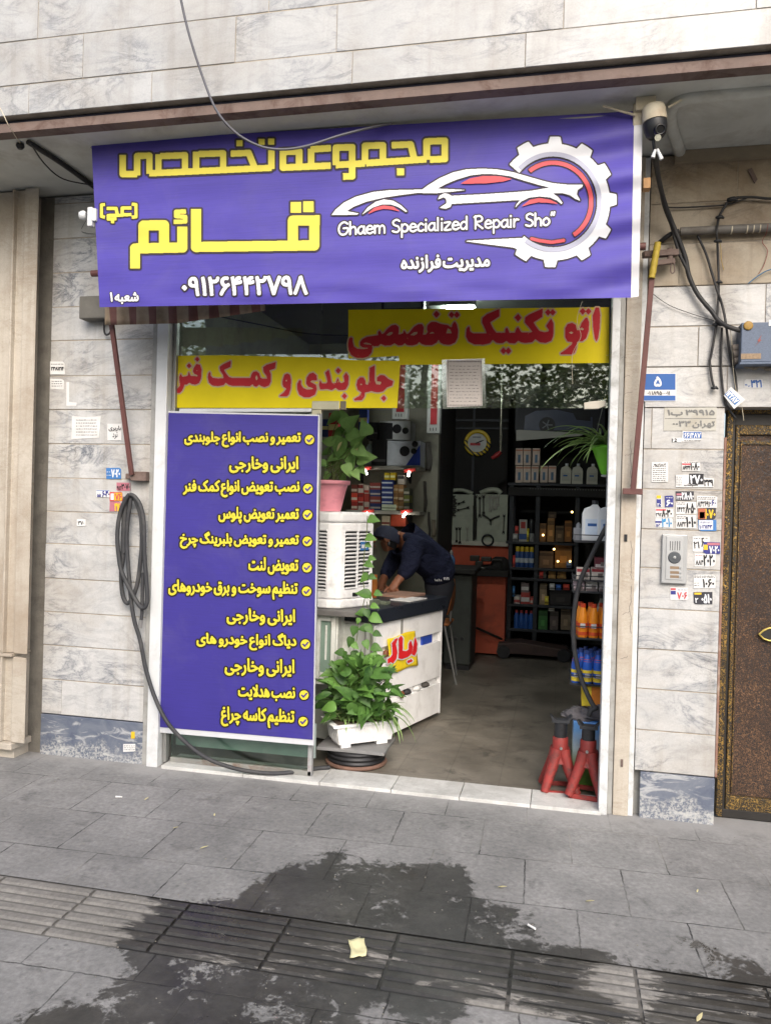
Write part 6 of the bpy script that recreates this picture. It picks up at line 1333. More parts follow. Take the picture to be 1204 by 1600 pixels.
# jack stands
M_JRED = paint('red_jack_paint', S(128, 44, 40), .6, .3, 9, .25, 70, dirt=S(64, 46, 42), dscale=22, damt=.75)
def jack_stand(base, lab, ang, lift):
    t = thing('jack_stand', lab, 'jack stand', base, 'red jack stands at the doorway'); R_ = Matrix.Rotation(ang, 3, 'Z'); v = lambda x, y, z: base+R_ @ Vector((x, y, z))
    m = MB()
    m.lathe(base+UZ*.165, [(.058, 0), (.048, .03), (.044, .07), (.043, .135), (.039, .14)], 22)
    m.build('collar', M_JRED, t)
    for sx, sy in ((-1, -1), (1, -1), (1, 1), (-1, 1)):
        l = MB(); pts_ = [v(sx*.018, sy*.018, .235), v(sx*.038, sy*.036, .16), v(sx*.066, sy*.062, .08), v(sx*.088, sy*.085, .014)]
        l.tube(spline(pts_, 4), [.036-.0011*i for i in range(13)], 10); l.build('leg', M_JRED, t)
    for a_, b_ in (((-1, -1), (1, -1)), ((1, -1), (1, 1)), ((1, 1), (-1, 1)), ((-1, 1), (-1, -1))):
        MB().bar(v(a_[0]*.083, a_[1]*.081, .014), v(b_[0]*.083, b_[1]*.081, .014), .012, .024).build('foot_bar', M_JRED, t)
    MB().cyl(base+UZ*.300, base+UZ*(.335+lift), .036, n=20).cyl(base+UZ*.18, base+UZ*.31, .03, n=12).build('post', paint('black_jack_post', S(44, 45, 48), .45, .2, 12, metal=.3), t)
    MB().cyl(v(0, -.030, .33+lift*.4), v(0, -.0375, .33+lift*.4), .007, n=10).build('pin_hole', M_BLK, t)
    MB().cyl(v(0, -.040, .25), v(0, -.050, .25), .008, n=10).build('bolt', M_ALU, t)
    zs = .336+lift
    MB().box((base.x-.048, base.y-.03, base.z+zs), (base.x+.048, base.y+.03, base.z+zs+.016)).prism([v(-.05, -.03, zs+.0165), v(-.062, -.03, zs+.04), v(-.05, -.03, zs+.036), v(-.03, -.03, zs+.0165)], R_ @ Vector((0, .06, 0))).prism([v(.05, -.03, zs+.0165), v(.062, -.03, zs+.04), v(.05, -.03, zs+.036), v(.03, -.03, zs+.0165)], R_ @ Vector((0, .06, 0))).build('saddle', M_RACK, t, recalc=True)
    return t
jack_stand(Vector((X(873, 1220, .27), .27, .001)), 'worn red jack stand farther inside the doorway, left of the pair', .1, .05)
jack_stand(Vector((X(916, 1246, .19), .19, .0185)), 'worn red jack stand standing on the white threshold at the right door frame', -.15, .03)
# printed box, oil carton and rags
def picture_mat():
    k = N('landscape_print'); p = k.pos(); z = k.math('ADD', k.n('SeparateXYZ', {0: p}).outputs[2], k.math('MULTIPLY', k.math('SUBTRACT', k.noise(p, 12, 5, .6), .5), .06))
    col = k.ramp(k.math('MULTIPLY', z, 2.6), [(.0, S(96, 140, 50)), (.28, S(112, 150, 60)), (.36, S(150, 170, 130)), (.6, S(176, 196, 204)), (.85, S(98, 150, 206)), (1, S(70, 130, 200))])
    sc = k.ramp(k.noise(p, 26, 7, .75), [(.6, 0.0), (.68, 1.0)]); return k.done(k.mix(k.math('MULTIPLY', sc, .6), col, S(90, 92, 80)), .45)
a = pt(893, 1214, .36); b = pt(948, 1128, .36)
bx = thing('printed_tin', 'square tin printed with blue sky and green grass behind the jack stands', 'tin', Vector(((a.x+b.x)/2, .46, .001)))
MB().box((a.x, .36, .001), (b.x-.03, .58, .375)).build('tin', picture_mat(), bx, .004)
rr = random.Random(6); rg_ = MB()
def crumple(c, rx, ry, rz, n=18):
    f = [(rr.uniform(2, 9), rr.uniform(2, 9), rr.uniform(0, 6)) for _ in range(6)]
    def fn(u, v):
        a_, b_ = u*2*PI, v*PI/2; k = 1+sum(.09*math.sin(p*a_+q*b_*2+s) for p, q, s in f); return (c.x+rx*k*math.cos(a_)*math.cos(b_), c.y+ry*k*math.sin(a_)*math.cos(b_), c.z+rz*k*math.sin(b_))
    return fn
c1 = Vector(((a.x+b.x)/2-.02, .47, .376))
rg_.grid(crumple(c1, .13, .10, .05), 44, 12).grid(crumple(c1+Vector((.06, -.02, .02)), .08, .07, .07), 36, 10)
tag(rg_.build('rag_heap', paint('dirty_grey_rag', S(104, 100, 102), .9, .35, 24, .4, 60)), 'heap of crumpled dirty grey rags on the printed tin', 'rags')

# ================================================================== BACK OF THE SHOP
# left wall shelves
for y, lab in ((728, 'upper grey wall shelf holding speaker boxes at the left rear'), (798, 'lower grey wall shelf under the small part boxes at the left rear')):
    t = thing('wall_shelf', lab, 'shelf', pt(606, y+6, 3.4)); z = Z(606, y, 3.3); m = MB().box((X(540, y, 3.3), 3.3, z-.035), (X(656, y, 3.3), 3.598, z)); m.build('board', paint('shelf_grey', S(150, 148, 138), .6, .15, 6), t, .003)
    for x in (565, 640): MB().prism([Vector((X(x, y, 3.58), 3.595, z-.036)), Vector((X(x, y, 3.58), 3.34, z-.036)), Vector((X(x, y, 3.58), 3.595, z-.16))], (.02, 0, 0)).build('bracket', M_RACK, t, recalc=True)
M_LED = glow('lamp_glow', (1, .93, .85, 1), 12.0)
for x, y, dx, dy, lab in ((570, 734, 2.6, 7, 'lit white lamp under the upper shelf, left one'), (639, 737, -1.6, 7, 'lit white lamp under the upper shelf, right one'), (574, 801, -2.4, 4, 'lit white lamp under the lower shelf, left one beside the leaf'), (634, 801, -5, 7, 'lit white lamp under the lower shelf, right one over the man back')):
    t = thing('shelf_lamp', lab, 'lamp', pt(x, y, 3.28), 'lit lamps under the wall shelves')
    MB().tube([pt(x, y, 3.26), pt(x+dx, y+dy, 3.24)], .011, 8).build('tube', M_LED, t)
    MB().bar(pt(x-8, y-1, 3.285), pt(x+10, y-3, 3.285), .02, .03).build('red_glow_bar', paint('red_glow_bar', S(170, 50, 44), .5), t)  # red bar paints the red glow around the lamp
def speaker_box(lab, x0, y0, x1, y1, Y, col, wedge, circles):
    t = carton('speaker_carton', lab, 'carton', x0, y0, x1, y1, Y, .26, col, None, 'speaker cartons on the upper shelf')
    if wedge: MB().prism([pt(a, b, Y-.003) for a, b in wedge[1]], (0, .0025, 0)).build('colour_panel', card(wedge[0]), t, recalc=True)
    for x, y, r in circles: MB().lathe(pt(x, y, Y-.0035), [(r, 0), (r, .004), (r*.7, .002), (r*.3, .006)], 22, (0, -1, 0)).build('printed_speaker', card((30, 30, 34)), t)
    return t
speaker_box('white speaker carton with two printed black speakers, on top of the blue one', 592, 658, 641, 687, 3.32, (196, 198, 198), ((34, 34, 38), [(592, 660), (613, 661), (613, 686), (592, 686)]), ((620, 670, .045), (633, 673, .032)))
speaker_box('blue and white speaker carton with printed speakers on the upper shelf', 604, 689, 657, 727.5, 3.31, (196, 200, 206), ((38, 62, 150), [(656, 695), (656, 727), (634, 727)]), ((632, 705, .05), (648, 694, .03), (646, 705, .028)))
t = carton('speaker_carton', 'plain black carton left of the blue speaker carton', 'carton', 580, 686, 603, 727.5, 3.31, .26, (36, 36, 38), ((90, 90, 92), .15, .24), 'speaker cartons on the upper shelf')
carton('speaker_carton', 'black carton stacked above the plain black one on the upper shelf', 'carton', 572, 660, 590.5, 685.5, 3.31, .26, (44, 44, 48), ((96, 96, 98), .3, .4), 'speaker cartons on the upper shelf')
def coln(name, cat, x, ytop, ybot, n, w, cols, Y, group, what, band):
    for i in range(n):
        y1 = ybot-(ybot-ytop)*i/n; y0 = ybot-(ybot-ytop)*(i+1)/n+.4
        pos_ = 'bottom' if i == 0 else 'top' if i == n-1 else ('second from the bottom', 'third from the bottom', 'fourth from the bottom')[i-1]
        carton(name, '%s, %s' % (what, pos_), cat, x, y0, x+w, y1, Y, .16, cols[i % len(cols)], band, group)
G2 = 'small part boxes on the lower shelf'
coln('part_box', 'box', 548.5, 757, 797, 3, 9.5, [(150, 46, 40), (204, 70, 50), (120, 60, 50)], 3.33, G2, 'small red box in the left end stack of the lower shelf', ((206, 190, 170), .2, .5))
coln('part_box', 'box', 559, 756, 797, 3, 8.5, [(190, 176, 160), (180, 60, 50), (196, 184, 170)], 3.33, G2, 'cream red box, second stack on the lower shelf', ((120, 40, 36), .5, .9))
coln('part_box', 'box', 568.5, 758, 797, 3, 8, [(176, 160, 146), (150, 54, 46), (184, 170, 156)], 3.33, G2, 'tan box with red band, third stack, lower shelf', ((150, 50, 44), .1, .4))
coln('part_box', 'box', 596, 750, 788, 5, 17.5, [(38, 54, 116), (34, 48, 104)], 3.32, G2, 'flat navy box with white print in the navy stack', ((196, 202, 210), .3, .62))
coln('part_box', 'box', 577.5, 754, 797, 4, 17, [(40, 50, 96), (130, 60, 52)], 3.33, G2, 'dark box between the tan and navy stacks', ((170, 160, 150), .25, .5))
coln('part_box', 'box', 614.5, 757, 797, 3, 7.5, [(150, 112, 70), (136, 98, 62)], 3.33, G2, 'brown box right of the navy stack', ((190, 170, 130), .3, .55))
coln('part_box', 'box', 622.5, 757, 797, 3, 7.5, [(160, 122, 80), (126, 92, 60)], 3.33, G2, 'brown box in the second brown stack', ((196, 180, 150), .2, .5))
coln('part_box', 'box', 630.5, 762, 797, 3, 9, [(90, 96, 80), (130, 140, 70)], 3.33, G2, 'olive box at the right end of the lower shelf', ((196, 196, 180), .2, .5))
carton('part_box', 'pale green flat box lying at the foot of the navy stack', 'box', 596, 788.5, 618, 797, 3.30, .16, (186, 196, 170), ((110, 120, 100), .3, .5), G2)
for x, lab in ((600, 'yellow cube carton on top of the navy stack'), (609, 'yellow tin next to the yellow cube on the navy stack')): carton('yellow_box', lab, 'box', x, 738.5, x+8, 749.5, 3.34, .1, (206, 178, 30), ((240, 230, 170), .3, .6))
carton('white_packet', 'white and black packets standing right of the yellow boxes', 'packet', 621, 743, 632, 756.5, 3.34, .1, (170, 166, 156), ((60, 60, 58), .6, .95))
carton('orange_box', 'orange red box under the lower wall shelf', 'box', 610, 803, 634, 822, 3.36, .2, (176, 70, 44), None)
carton('white_packet', 'cream packet beside the orange box under the lower shelf', 'packet', 596, 806, 609, 822, 3.36, .15, (186, 176, 150), ((120, 60, 50), .2, .4))
for q_, cl_, lab in (((502, 655, 513, 682), (34, 44, 96), 'navy packet hanging at the left edge behind the plant'), ((512.5, 645, 529, 690), (150, 34, 40), 'red packet hanging behind the plant leaves'), ((560, 640, 574, 672), (36, 50, 110), 'blue packet hanging right of the plant top')):
    carton('hanging_packet', lab, 'packet', *q_, 1.6, .05, cl_, ((190, 180, 120), .4, .6))
lathe_thing('pale_bottle', 'tall pale plastic bottle standing between the plant and the black carton', 'bottle', Vector((X(574, 727, 3.3), 3.42, Z(606, 728, 3.3)+.001)), [('body', [(.05, 0), (.055, .02), (.055, .17), (.03, .22)], paint('pale_blue_plastic', S(176, 192, 192), .4), 16), ('cap', [(.02, .2205), (.02, .25)], M_WHITEP, 12)])
GS = 'small goods along the rear rack shelves'
for i, (x0, y0, x1, y1, c_, lb) in enumerate(((800, 868, 804.5, 887, (190, 60, 50), 'thin red carton left of the yellow capped spray cans'), (800, 916, 804, 932, (60, 110, 160), 'thin blue carton at the left of the middle rear shelf'), (842, 893, 848, 903.4, (196, 60, 50), 'tiny red carton on the thin shelf'), (850, 932, 856.5, 944.5, (214, 190, 70), 'small yellow carton by the tall tan carton'), (858, 912, 866, 921.6, (196, 196, 190), 'small white carton on the black toolbox, left'), (868, 914, 876, 921.6, (60, 100, 170), 'small blue carton on the black toolbox, middle'), (879, 913, 889, 921.6, (196, 70, 56), 'small red carton on the black toolbox, right'), (822, 826, 826, 846, (200, 180, 60), 'thin yellow carton by the white and blue packs'), (856, 946.5, 866, 954.5, (200, 196, 186), 'small white carton on the grey bottom carton'), (884, 878, 893, 887, (90, 110, 150), 'slate blue carton at the right of the amber carton'), (800, 834, 808.5, 846.5, (150, 150, 146), 'grey carton at the left end of the upper left rear shelf'), (804, 822, 809, 833.6, (190, 70, 60), 'small red carton on the grey carton, upper left rear shelf'))):
    carton('small_carton', lb, 'carton', x0, y0, x1, y1, 4.55+.012, .03, c_, (tuple(int(v*.6) for v in c_), .1, .35), GS, (tuple(min(255, int(v*1.3)) for v in c_), .2, .5, .8, .8))
# hanging light boxes and lamps near the ceiling
M_FRAMEW = paint('lightbox_white', S(132, 134, 130), .5, .1, 6)
for x0, x1, y0, y1, Y, lab in ((612, 638, 560, 655, 2.7, 'white box sign with red panel hanging left behind the transom'), (666, 689, 560, 677, 2.5, 'white box sign with red panel hanging lower behind the paper notice')):
    a, b = pt(x0, y1, Y), pt(x1, y0, Y); t = thing('hanging_sign', lab, 'sign', Vector(((a.x+b.x)/2, Y+.05, a.z)))
    MB().box((a.x, Y, a.z), (b.x, Y+.10, b.z)).build('box', M_FRAMEW, t, .004)
    w_ = b.x-a.x; MB().box((a.x+w_*.28, Y-.003, a.z+(b.z-a.z)*.12), (b.x-w_*.2, Y-.0005, b.z-.02)).build('red_panel', paint('sign_red_panel', S(120, 32, 36), .4), t)
    f1 = Field(x0, y1-14, x1, y1, .4)
    for k in range(3): f1.stroke([(x0+6+k*4.4, y1-9), (x0+6+k*4.4, y1-4)], .7)
    ink(MB(), f1, f1.dist(1), 0, plane_map(Y-.004)).build('marks', M_INKK, t)
    for k in (.2, .8): MB().tube([Vector((a.x+w_*k, Y+.05, b.z)), Vector((a.x+w_*k, Y+.05, 3.249))], .003, 5).build('hanger', M_GREYT, t)
cl_ = thing('ceiling_lamp', 'lit white fluorescent lamp on the shop ceiling seen through the transom', 'lamp', Vector((X(712, 482, 1.9), 1.9, 3.17)))
za = Z(712, 482, 1.9)
MB().box((X(672, 482, 1.9), 1.84, za+.012), (X(742, 478, 1.9), 1.96, 3.249)).build('housing', M_FRAMEW, cl_)
MB().cyl((X(698, 482, 1.9), 1.9, za), (X(738, 482, 1.9), 1.9, za), .014, n=10).cyl((X(698, 482, 1.9), 1.86, za), (X(738, 482, 1.9), 1.86, za), .012, n=10).cyl((X(698, 482, 1.9), 1.94, za), (X(738, 482, 1.9), 1.94, za), .012, n=10).build('tube', glow('tube_glow', (.95, 1, .98, 1), 150.0), cl_)
dk = thing('dark_box_sign', 'dark framed box hanging high in the shop above the yellow transom film', 'sign', pt(628, 488, .9))
a, b = pt(595, 488, .9), pt(662, 470, .9)
MB().box((a.x, .9, a.z), (b.x, .98, b.z+.05)).build('frame', M_BLK, dk, .004)
MB().box((a.x+.02, .897, a.z+.025), (b.x-.02, .8995, b.z+.03)).build('face', paint('grey_face', S(120, 124, 134), .4), dk)
for x in (605, 650): MB().tube([Vector((X(x, 470, .94), .94, b.z+.05)), Vector((X(x, 470, .94), .94, 3.249))], .003, 5).build('hanger', M_GREYT, dk)
wire('wire', 'thin dark wire drooping across behind the upper yellow film', [(664, 476, .3), (690, 505, .25), (722, 522, .2), (760, 538, .15), (795, 541, .14), (835, 536, .14), (868, 524, .14), (905, 507, .14), (948, 487, .16)], .0022, M_BLK, cat='wire')
wire('wire', 'thin pale wire hanging down in front of the right transom lettering', [(909, 470, .02), (901, 500, .02), (907, 525, .02), (897, 545, .02), (893, 560, .02), (894, 600, .02)], .0013, M_CREAMP, cat='wire')
wire('cable', 'black cable drooping in the dark upper left transom', [(300, 484, .5), (350, 496, .5), (410, 508, .5), (470, 520, .5), (530, 524, .5), (600, 522, .5)], .004, M_BLK)
# black block for the dark opening, clock, chrome pole
kY = 4.85
ck = thing('wall_clock', 'round yellow and black striped wall clock with a white dial in the dark rear', 'clock', pt(745, 715, kY))
c = pt(745.5, 692, kY); R_ = .152
def clock_mat():
    k = N('hazard_stripes'); p = k.pos(); s = k.n('SeparateXYZ', {0: p}); f_ = k.math('FRACT', k.math('MULTIPLY', k.math('ADD', s.outputs[0], s.outputs[2]), 17.0))
    lo = k.math('LESS_THAN', s.outputs[2], float(c.z)+.03); return k.done(k.mix(k.math('MULTIPLY', k.math('GREATER_THAN', f_, .55), lo), S(222, 190, 40), S(40, 38, 34)), .4)
MB().lathe(c, [(R_, 0), (R_, .03), (R_*.93, .035), (R_*.72, .034), (R_*.72, .02)], 40, (0, -1, 0)).build('rim', clock_mat(), ck)
MB().lathe(c+Vector((0, -.02, 0)), [(R_*.719, 0), (R_*.719, .002)], 36, (0, -1, 0)).build('dial', paint('dial_white', S(206, 206, 200), .5), ck)
for dx, dz, w_ in ((.075, .03, .009), (.055, .022, .014)): MB().bar(c+Vector((-.02, -.024, -.008)), c+Vector((dx, -.024, dz)), w_, .003, (0, 1, 0)).build('hand', M_BLK, ck)
MB().pbox(734, 692, 750, 696, kY-.0245, .0015).build('red_print', paint('dial_red', S(200, 60, 60), .5), ck)
MB().pbox(738, 682, 751, 684, kY-.0245, .0015).build('grey_print', paint('dial_grey', S(150, 150, 150), .5), ck)
cb_ = thing('dark_rear_block', 'tall added black block for the dark rear opening, carrying the round clock', 'dark block', pt(740, 772, 5.0))
MB().pbox(684, 600, 796, 771, kY+.005, .3).build('body', M_BLACKW, cb_, .005)  # black body stands in for the darkness of the rear opening
MB().pbox(739, 604, 740, 769, kY+.002, .002).pbox(700, 655, 795, 658, kY-.012, .016).pbox(700, 668, 795, 670, kY-.012, .016).build('rails', M_RACK, cb_)
MB().pbox(739, 771.5, 745, 1000, kY+.1, .1).build('support', M_BLACKW, cb_)
po_ = thing('chrome_pole', 'chrome pole hanging from the ceiling with a red grip in the dark rear', 'pole', pt(781, 712, 4.2))
MB().cyl(pt(781.5, 706, 4.2), Vector((pt(782, 640, 4.2).x, 4.2, 3.249)), .014, n=10).build('tube', paint('chrome', S(190, 186, 170), .2, metal=.8), po_)
MB().tube([pt(782, 706, 4.2), pt(776, 711, 4.2), pt(768, 716, 4.2)], [.02, .028, .018], 10).build('red_grip', paint('red_grip', S(150, 40, 40), .5), po_)
# tool board and wrenches
tY = 4.8
tb_ = thing('tool_board', 'pale grey green tool board with wrenches over the orange panel in the rear', 'tool board', pt(738, 850, tY))
M_TB = paint('pale_green_board', S(172, 176, 158), .6, .12, 3, dirt=S(130, 130, 112), dscale=4)
MB().pbox(682.5, 773, 740, 847, tY, .03).pbox(740.4, 773, 793, 847, tY, .03).build('sheet', M_TB, tb_, .003)
MB().tube(spline([pt(692, 772, tY+.02), pt(705, 767, tY+.02), pt(722, 766, tY+.02), pt(738, 771, tY+.02)], 4), .022, 8).build('curved_top', M_TB, tb_)
MB().tube(spline([pt(750, 771, tY+.02), pt(762, 766, tY+.02), pt(776, 766, tY+.02), pt(782, 771, tY+.02)], 4), .03, 8).build('curved_top', M_TB, tb_)
MB().pbox(682, 847.5, 793, 850, tY-.01, .04).build('ledge', paint('pale_ledge', S(196, 192, 176), .5), tb_)
M_TOOL = paint('dark_tool_steel', S(54, 52, 48), .4, .2, 20, metal=.5); M_TOOLB = paint('bright_tool_steel', S(150, 148, 138), .35, .2, 20, metal=.6)
GT = 'wrenches on the tool board'
def wrench(lab, x0, y0, x1, y1, r, mt=None, open_=True):
    t = thing('wrench', lab, 'wrench', pt((x0+x1)/2, max(y0, y1), tY-.02), GT); a, b = pt(x0, y0, tY-.016), pt(x1, y1, tY-.016); d = (b-a).normalized(); s = Vector((-d.z, 0, d.x)); m = MB().bar(a+d*r, b-d*r, r*.8, .008, (0, 1, 0))
    for c_, dd in ((a, -d), (b, d)):
        m.bar(c_+s*r*.55, c_+dd*r*1.1+s*r*.75, r*.55, .010, (0, 1, 0)); m.bar(c_-s*r*.55, c_+dd*r*1.1-s*r*.75, r*.55, .010, (0, 1, 0)); m.lathe(c_-dd*r*.35+Vector((0, .006, 0)), [(r*.95, 0), (r*.95, .012)], 10, (0, -1, 0))
    m.build('shaft', mt or M_TOOL, t); return t
ordi = ('topmost', 'second', 'third', 'fourth', 'fifth', 'lowest')
for i, (y, xr) in enumerate(((777, 708), (783, 710), (789, 709), (796, 709), (803, 708), (809, 702))): wrench('dark open wrench lying level, %s of the six at the left of the tool board' % ordi[i], 687+(i % 2), y, xr, y+.3, .024)
for i, (x, ya, yb, mt) in enumerate(((743, 776, 812, M_TOOL), (749, 778, 806, M_TOOL), (755, 776, 802, M_TOOL), (765, 776, 797, M_TOOLB), (769, 777, 793, M_TOOLB), (774, 777, 794, M_TOOLB), (778, 776, 789, M_TOOLB))): wrench('upright hanging wrench, %s from the left in the top right row of the board' % ('first', 'second', 'third', 'fourth', 'fifth', 'sixth', 'last')[i], x, ya, x, yb, .018, mt)
for i, (x, ya, yb, mt) in enumerate(((713, 826, 846, M_TOOL), (718, 826, 848, M_TOOL), (729.5, 826, 844, M_TOOLB))): wrench('upright wrench, %s of the three low on the left sheet of the board' % ('left', 'middle', 'right')[i], x, ya, x, yb, .016, mt)
for lab, q_ in (('small spanner slanting under the level wrenches', (716, 787, 724, 784)), ('longer spanner slanting in the middle of the left sheet', (715, 797, 731, 793)), ('thin dark spanner near the right edge of the board', (787, 806, 786, 832))): wrench(lab, *q_, .014)
tag(MB().tube(spline([pt(x, y, tY-.02) for x, y in ((753, 804), (760, 808), (766, 812), (772, 809), (780, 806))], 3), .010, 6).tube([pt(766, 812, tY-.02), pt(766, 820, tY-.02)], .010, 6).build('brace', M_TOOL), 'three armed dark wheel brace across the right sheet of the tool board', 'wheel brace')
tag(MB().tube([pt(741, 790, tY-.02), pt(741.5, 815, tY-.02), pt(741, 843, tY-.02)], [.018, .024, .022], 8).build('torque_bar', M_TOOL), 'long dark bar hanging on the seam between the two tool board sheets', 'bar')
rc_ = pt(761.5, 844, tY-.02); tag(MB().tube([rc_+Vector((math.cos(a_)*.062, 0, math.sin(a_)*.062)) for a_ in np.linspace(0, 2*PI, 25)], .011, 8, False).build('belt_ring', M_BLK), 'black rubber ring hanging at the bottom of the tool board', 'ring')
op = thing('orange_backboard', 'orange red backboard under the tool board at the rear', 'backboard', pt(738, 886, 4.84)); MB().pbox(683, 850.5, 795, 886, 4.83, .03).build('sheet', paint('orange_red_panel', S(190, 84, 56), .6, .12, 3), op)
# rear bench, vice and machine
wb = thing('work_bench', 'dark rear workbench with orange end cabinet under the tool board', 'workbench', pt(750, 985, 4.4))
zt2 = Z(740, 891, 4.2)
MB().box((X(684, 900, 4.2), 4.2, zt2-.06), (X(793, 900, 4.2), 4.80, zt2)).build('top', M_BLACKW, wb, .005)
MB().box((X(742, 900, 4.3), 4.3, .02), (X(790, 900, 4.3), 4.78, zt2-.061)).build('end_cabinet', paint('orange_cabinet', S(176, 80, 54), .6, .15, 3, dirt=S(90, 48, 38)), wb, .005)
MB().box((X(700, 900, 4.25), 4.25, 0), (X(704, 900, 4.25), 4.30, zt2-.061)).build('leg', M_RACK, wb)
vc = thing('bench_vice', 'dark bench vice on the rear workbench', 'vice', pt(748, 891, 4.4)); c = Vector((X(748, 891, 4.35), 4.35, zt2))
MB().box(c+Vector((-.07, -.06, .001)), c+Vector((.07, .06, .03))).box(c+Vector((-.04, -.05, .031)), c+Vector((.04, .05, .09))).build('base', M_TOOL, vc, .008)
MB().box(c+Vector((-.10, -.05, .091)), c+Vector((.0, .05, .15))).box(c+Vector((.02, -.05, .091)), c+Vector((.13, .05, .14))).build('jaws', M_TOOL, vc, .008)
MB().cyl(c+Vector((.131, 0, .11)), c+Vector((.24, 0, .11)), .012).cyl(c+Vector((.235, -.08, .11)), c+Vector((.235, .08, .11)), .008).build('screw', M_TOOL, vc)
for x, h_, lab in ((764, .05, 'low dark parts tray right of the vice on the rear bench'), (780, .14, 'dark round canister at the right end of the rear bench')):
    tag(MB().lathe(Vector((X(x, 890, 4.45), 4.45, zt2+.001)), [(.09, 0), (.10, h_*.2), (.09, h_*.8), (.05, h_)], 16).build('bench_item', M_BLACKW), lab, 'canister')
sb_ = lathe_thing('spray_bottle', 'clear blue bottle with a yellow foot on the rear bench behind the man back', 'bottle', Vector((X(704, 890, 3.6), 3.6, Z(704, 893, 3.6))), [('body', [(.035, 0), (.04, .03), (.04, .13), (.018, .17)], paint('blue_clear', S(80, 110, 150), .2), 16), ('top', [(.016, .1705), (.02, .19), (.006, .215)], M_ALU, 12)])
MB().lathe(Vector(sb_.location), [(.05, -.03), (.05, -.001)], 16).build('foot', paint('yellow_foot', S(190, 170, 60), .5), sb_)
mc = thing('machine_stand', 'dark tyre machine stand between the counter and the rear bench', 'machine', pt(712, 1010, 3.5))
MB().box((X(694, 950, 3.4), 3.4, .05), (X(736, 950, 3.4), 3.9, Z(715, 898, 3.4))).build('body', paint('dark_green_grey', S(58, 62, 58), .6, .3, 4, dirt=S(36, 36, 34)), mc, .02)
MB().box((X(690, 893, 3.35), 3.35, Z(715, 896.5, 3.4)), (X(742, 893, 3.35), 3.95, Z(715, 888, 3.4))).build('table', M_BLACKW, mc, .01)
for x in (702, 712, 722): MB().cyl(Vector((X(x, 985, 3.4), 3.398, Z(x, 998, 3.4))), Vector((X(x, 985, 3.4), 3.388, Z(x, 998, 3.4))), .018, n=10).build('vent_hole', M_BLK, mc)
MB().box((X(697, 1000, 3.42), 3.42, 0.001), (X(733, 1000, 3.42), 3.88, .049)).build('foot', M_BLK, mc)
ch = thing('wooden_chair', 'wooden chair with thin metal legs half hidden behind the counter', 'chair', pt(700, 1068, 1.9))
h0, h1 = gp(712, 1071), gp(692, 1020)
MB().tube([Vector((h0.x, h0.y, .005)), Vector((h0.x-.12, h0.y+.02, .52))], .010, 8).build('leg', M_ALU, ch)
MB().tube([Vector((h0.x-.38, h0.y+.05, .005)), Vector((h0.x-.30, h0.y+.04, .52))], .010, 8).build('leg', M_ALU, ch)
MB().tube([Vector((h0.x-.05, h0.y+.42, .005)), Vector((h0.x-.12, h0.y+.36, .52))], .010, 8).build('leg', M_ALU, ch)
MB().tube([Vector((h0.x-.4, h0.y+.42, .005)), Vector((h0.x-.32, h0.y+.36, .52))], .010, 8).build('leg', M_ALU, ch)
M_WOODC = paint('orange_wood', S(150, 92, 50), .5, .25, 12)
MB().box((h0.x-.36, h0.y, .521), (h0.x-.08, h0.y+.38, .545)).build('seat', M_WOODC, ch, .01)
MB().grid(lambda u, v: (h0.x-.10+.02*math.sin(v*3)+.015*v, h0.y+.02+.30*u, .62+.30*v), 6, 8).build('backrest', M_WOODC, ch, solid=.012)
MB().tube([(h0.x-.09, h0.y+.17, .53), (h0.x-.085, h0.y+.17, .64)], .01, 8).build('back_post', M_ALU, ch)
# loose dark things hanging on the concrete wall right of the shelves
for i, (x, y0, y1, w_, c_, lb) in enumerate(((661, 752, 800, 5, (60, 56, 50), 'dark strap hanging on the concrete wall right of the shelves'), (668, 800, 846, 4, (52, 48, 44), 'black belt hanging low on the concrete wall behind the man'), (674, 812, 838, 6, (92, 84, 70), 'tan strip hanging next to the black belt on the concrete wall'), (664, 690, 735, 10, (70, 66, 60), 'dull grey sheet pinned high on the concrete wall right of the shelves'))):
    a_, b_ = pt(x, y1, 3.57), pt(x+w_, y0, 3.57); m = MB().grid(lambda u, v: (a_.x+(b_.x-a_.x)*u+.008*math.sin(v*5), 3.58-.012*math.sin(u*3+v*4), a_.z+(b_.z-a_.z)*v), 4, 8); tag(m.build('hanging_strip', card(c_), None, solid=.006), lb, 'strip')
# black parts rack on the rear right with goods
bY = 4.55
br_ = thing('parts_rack', 'tall black steel parts rack full of goods against the rear wall', 'rack', pt(840, 1005, bY))
xl, xr = X(797, 850, bY), X(900, 850, bY); zt3 = Z(840, 755, bY)
for x in (xl, X(838, 850, bY), xr): MB().box((x-.022, bY, .06), (x+.022, bY+.04, zt3-.03)).build('upright', M_RACK, br_)
for x in (xl, xr): MB().box((x-.02, bY+.5, .06), (x+.02, bY+.54, zt3-.03)).build('upright', M_RACK, br_)
for y in (755, 847, 887.5, 904, 945, 984): z = Z(840, y, bY); MB().box((xl-.05, bY-.012, z-.028), (X(948, 850, bY) if y == 755 else xr+.02, bY+.52, z)).build('shelf', M_RACK, br_, .003)
MB().box((xl-.04, bY-.03, Z(840, 775, bY)), (X(942, 850, bY), bY-.013, Z(840, 762, bY))).build('fascia', M_BLACKW, br_)
ms = MB()
for i in range(34): ms.cyl((xl+.2+i*.028, bY-.032, Z(840, 764, bY)), (xl+.2+i*.028, bY-.038, Z(840, 764, bY)), .005, n=6)
ms.build('rivet_row', M_ALU, br_)
MB().box((xl-.05, bY+.545, .06), (X(948, 850, bY), bY+.56, zt3)).build('back_sheet', M_BLACKW, br_)
MB().box((xl-.03, bY+.05, .0), (xr+.03, bY+.5, .06)).build('plinth', M_BLACKW, br_)
G3 = 'oil filter boxes on the rear rack'
k_ = 0
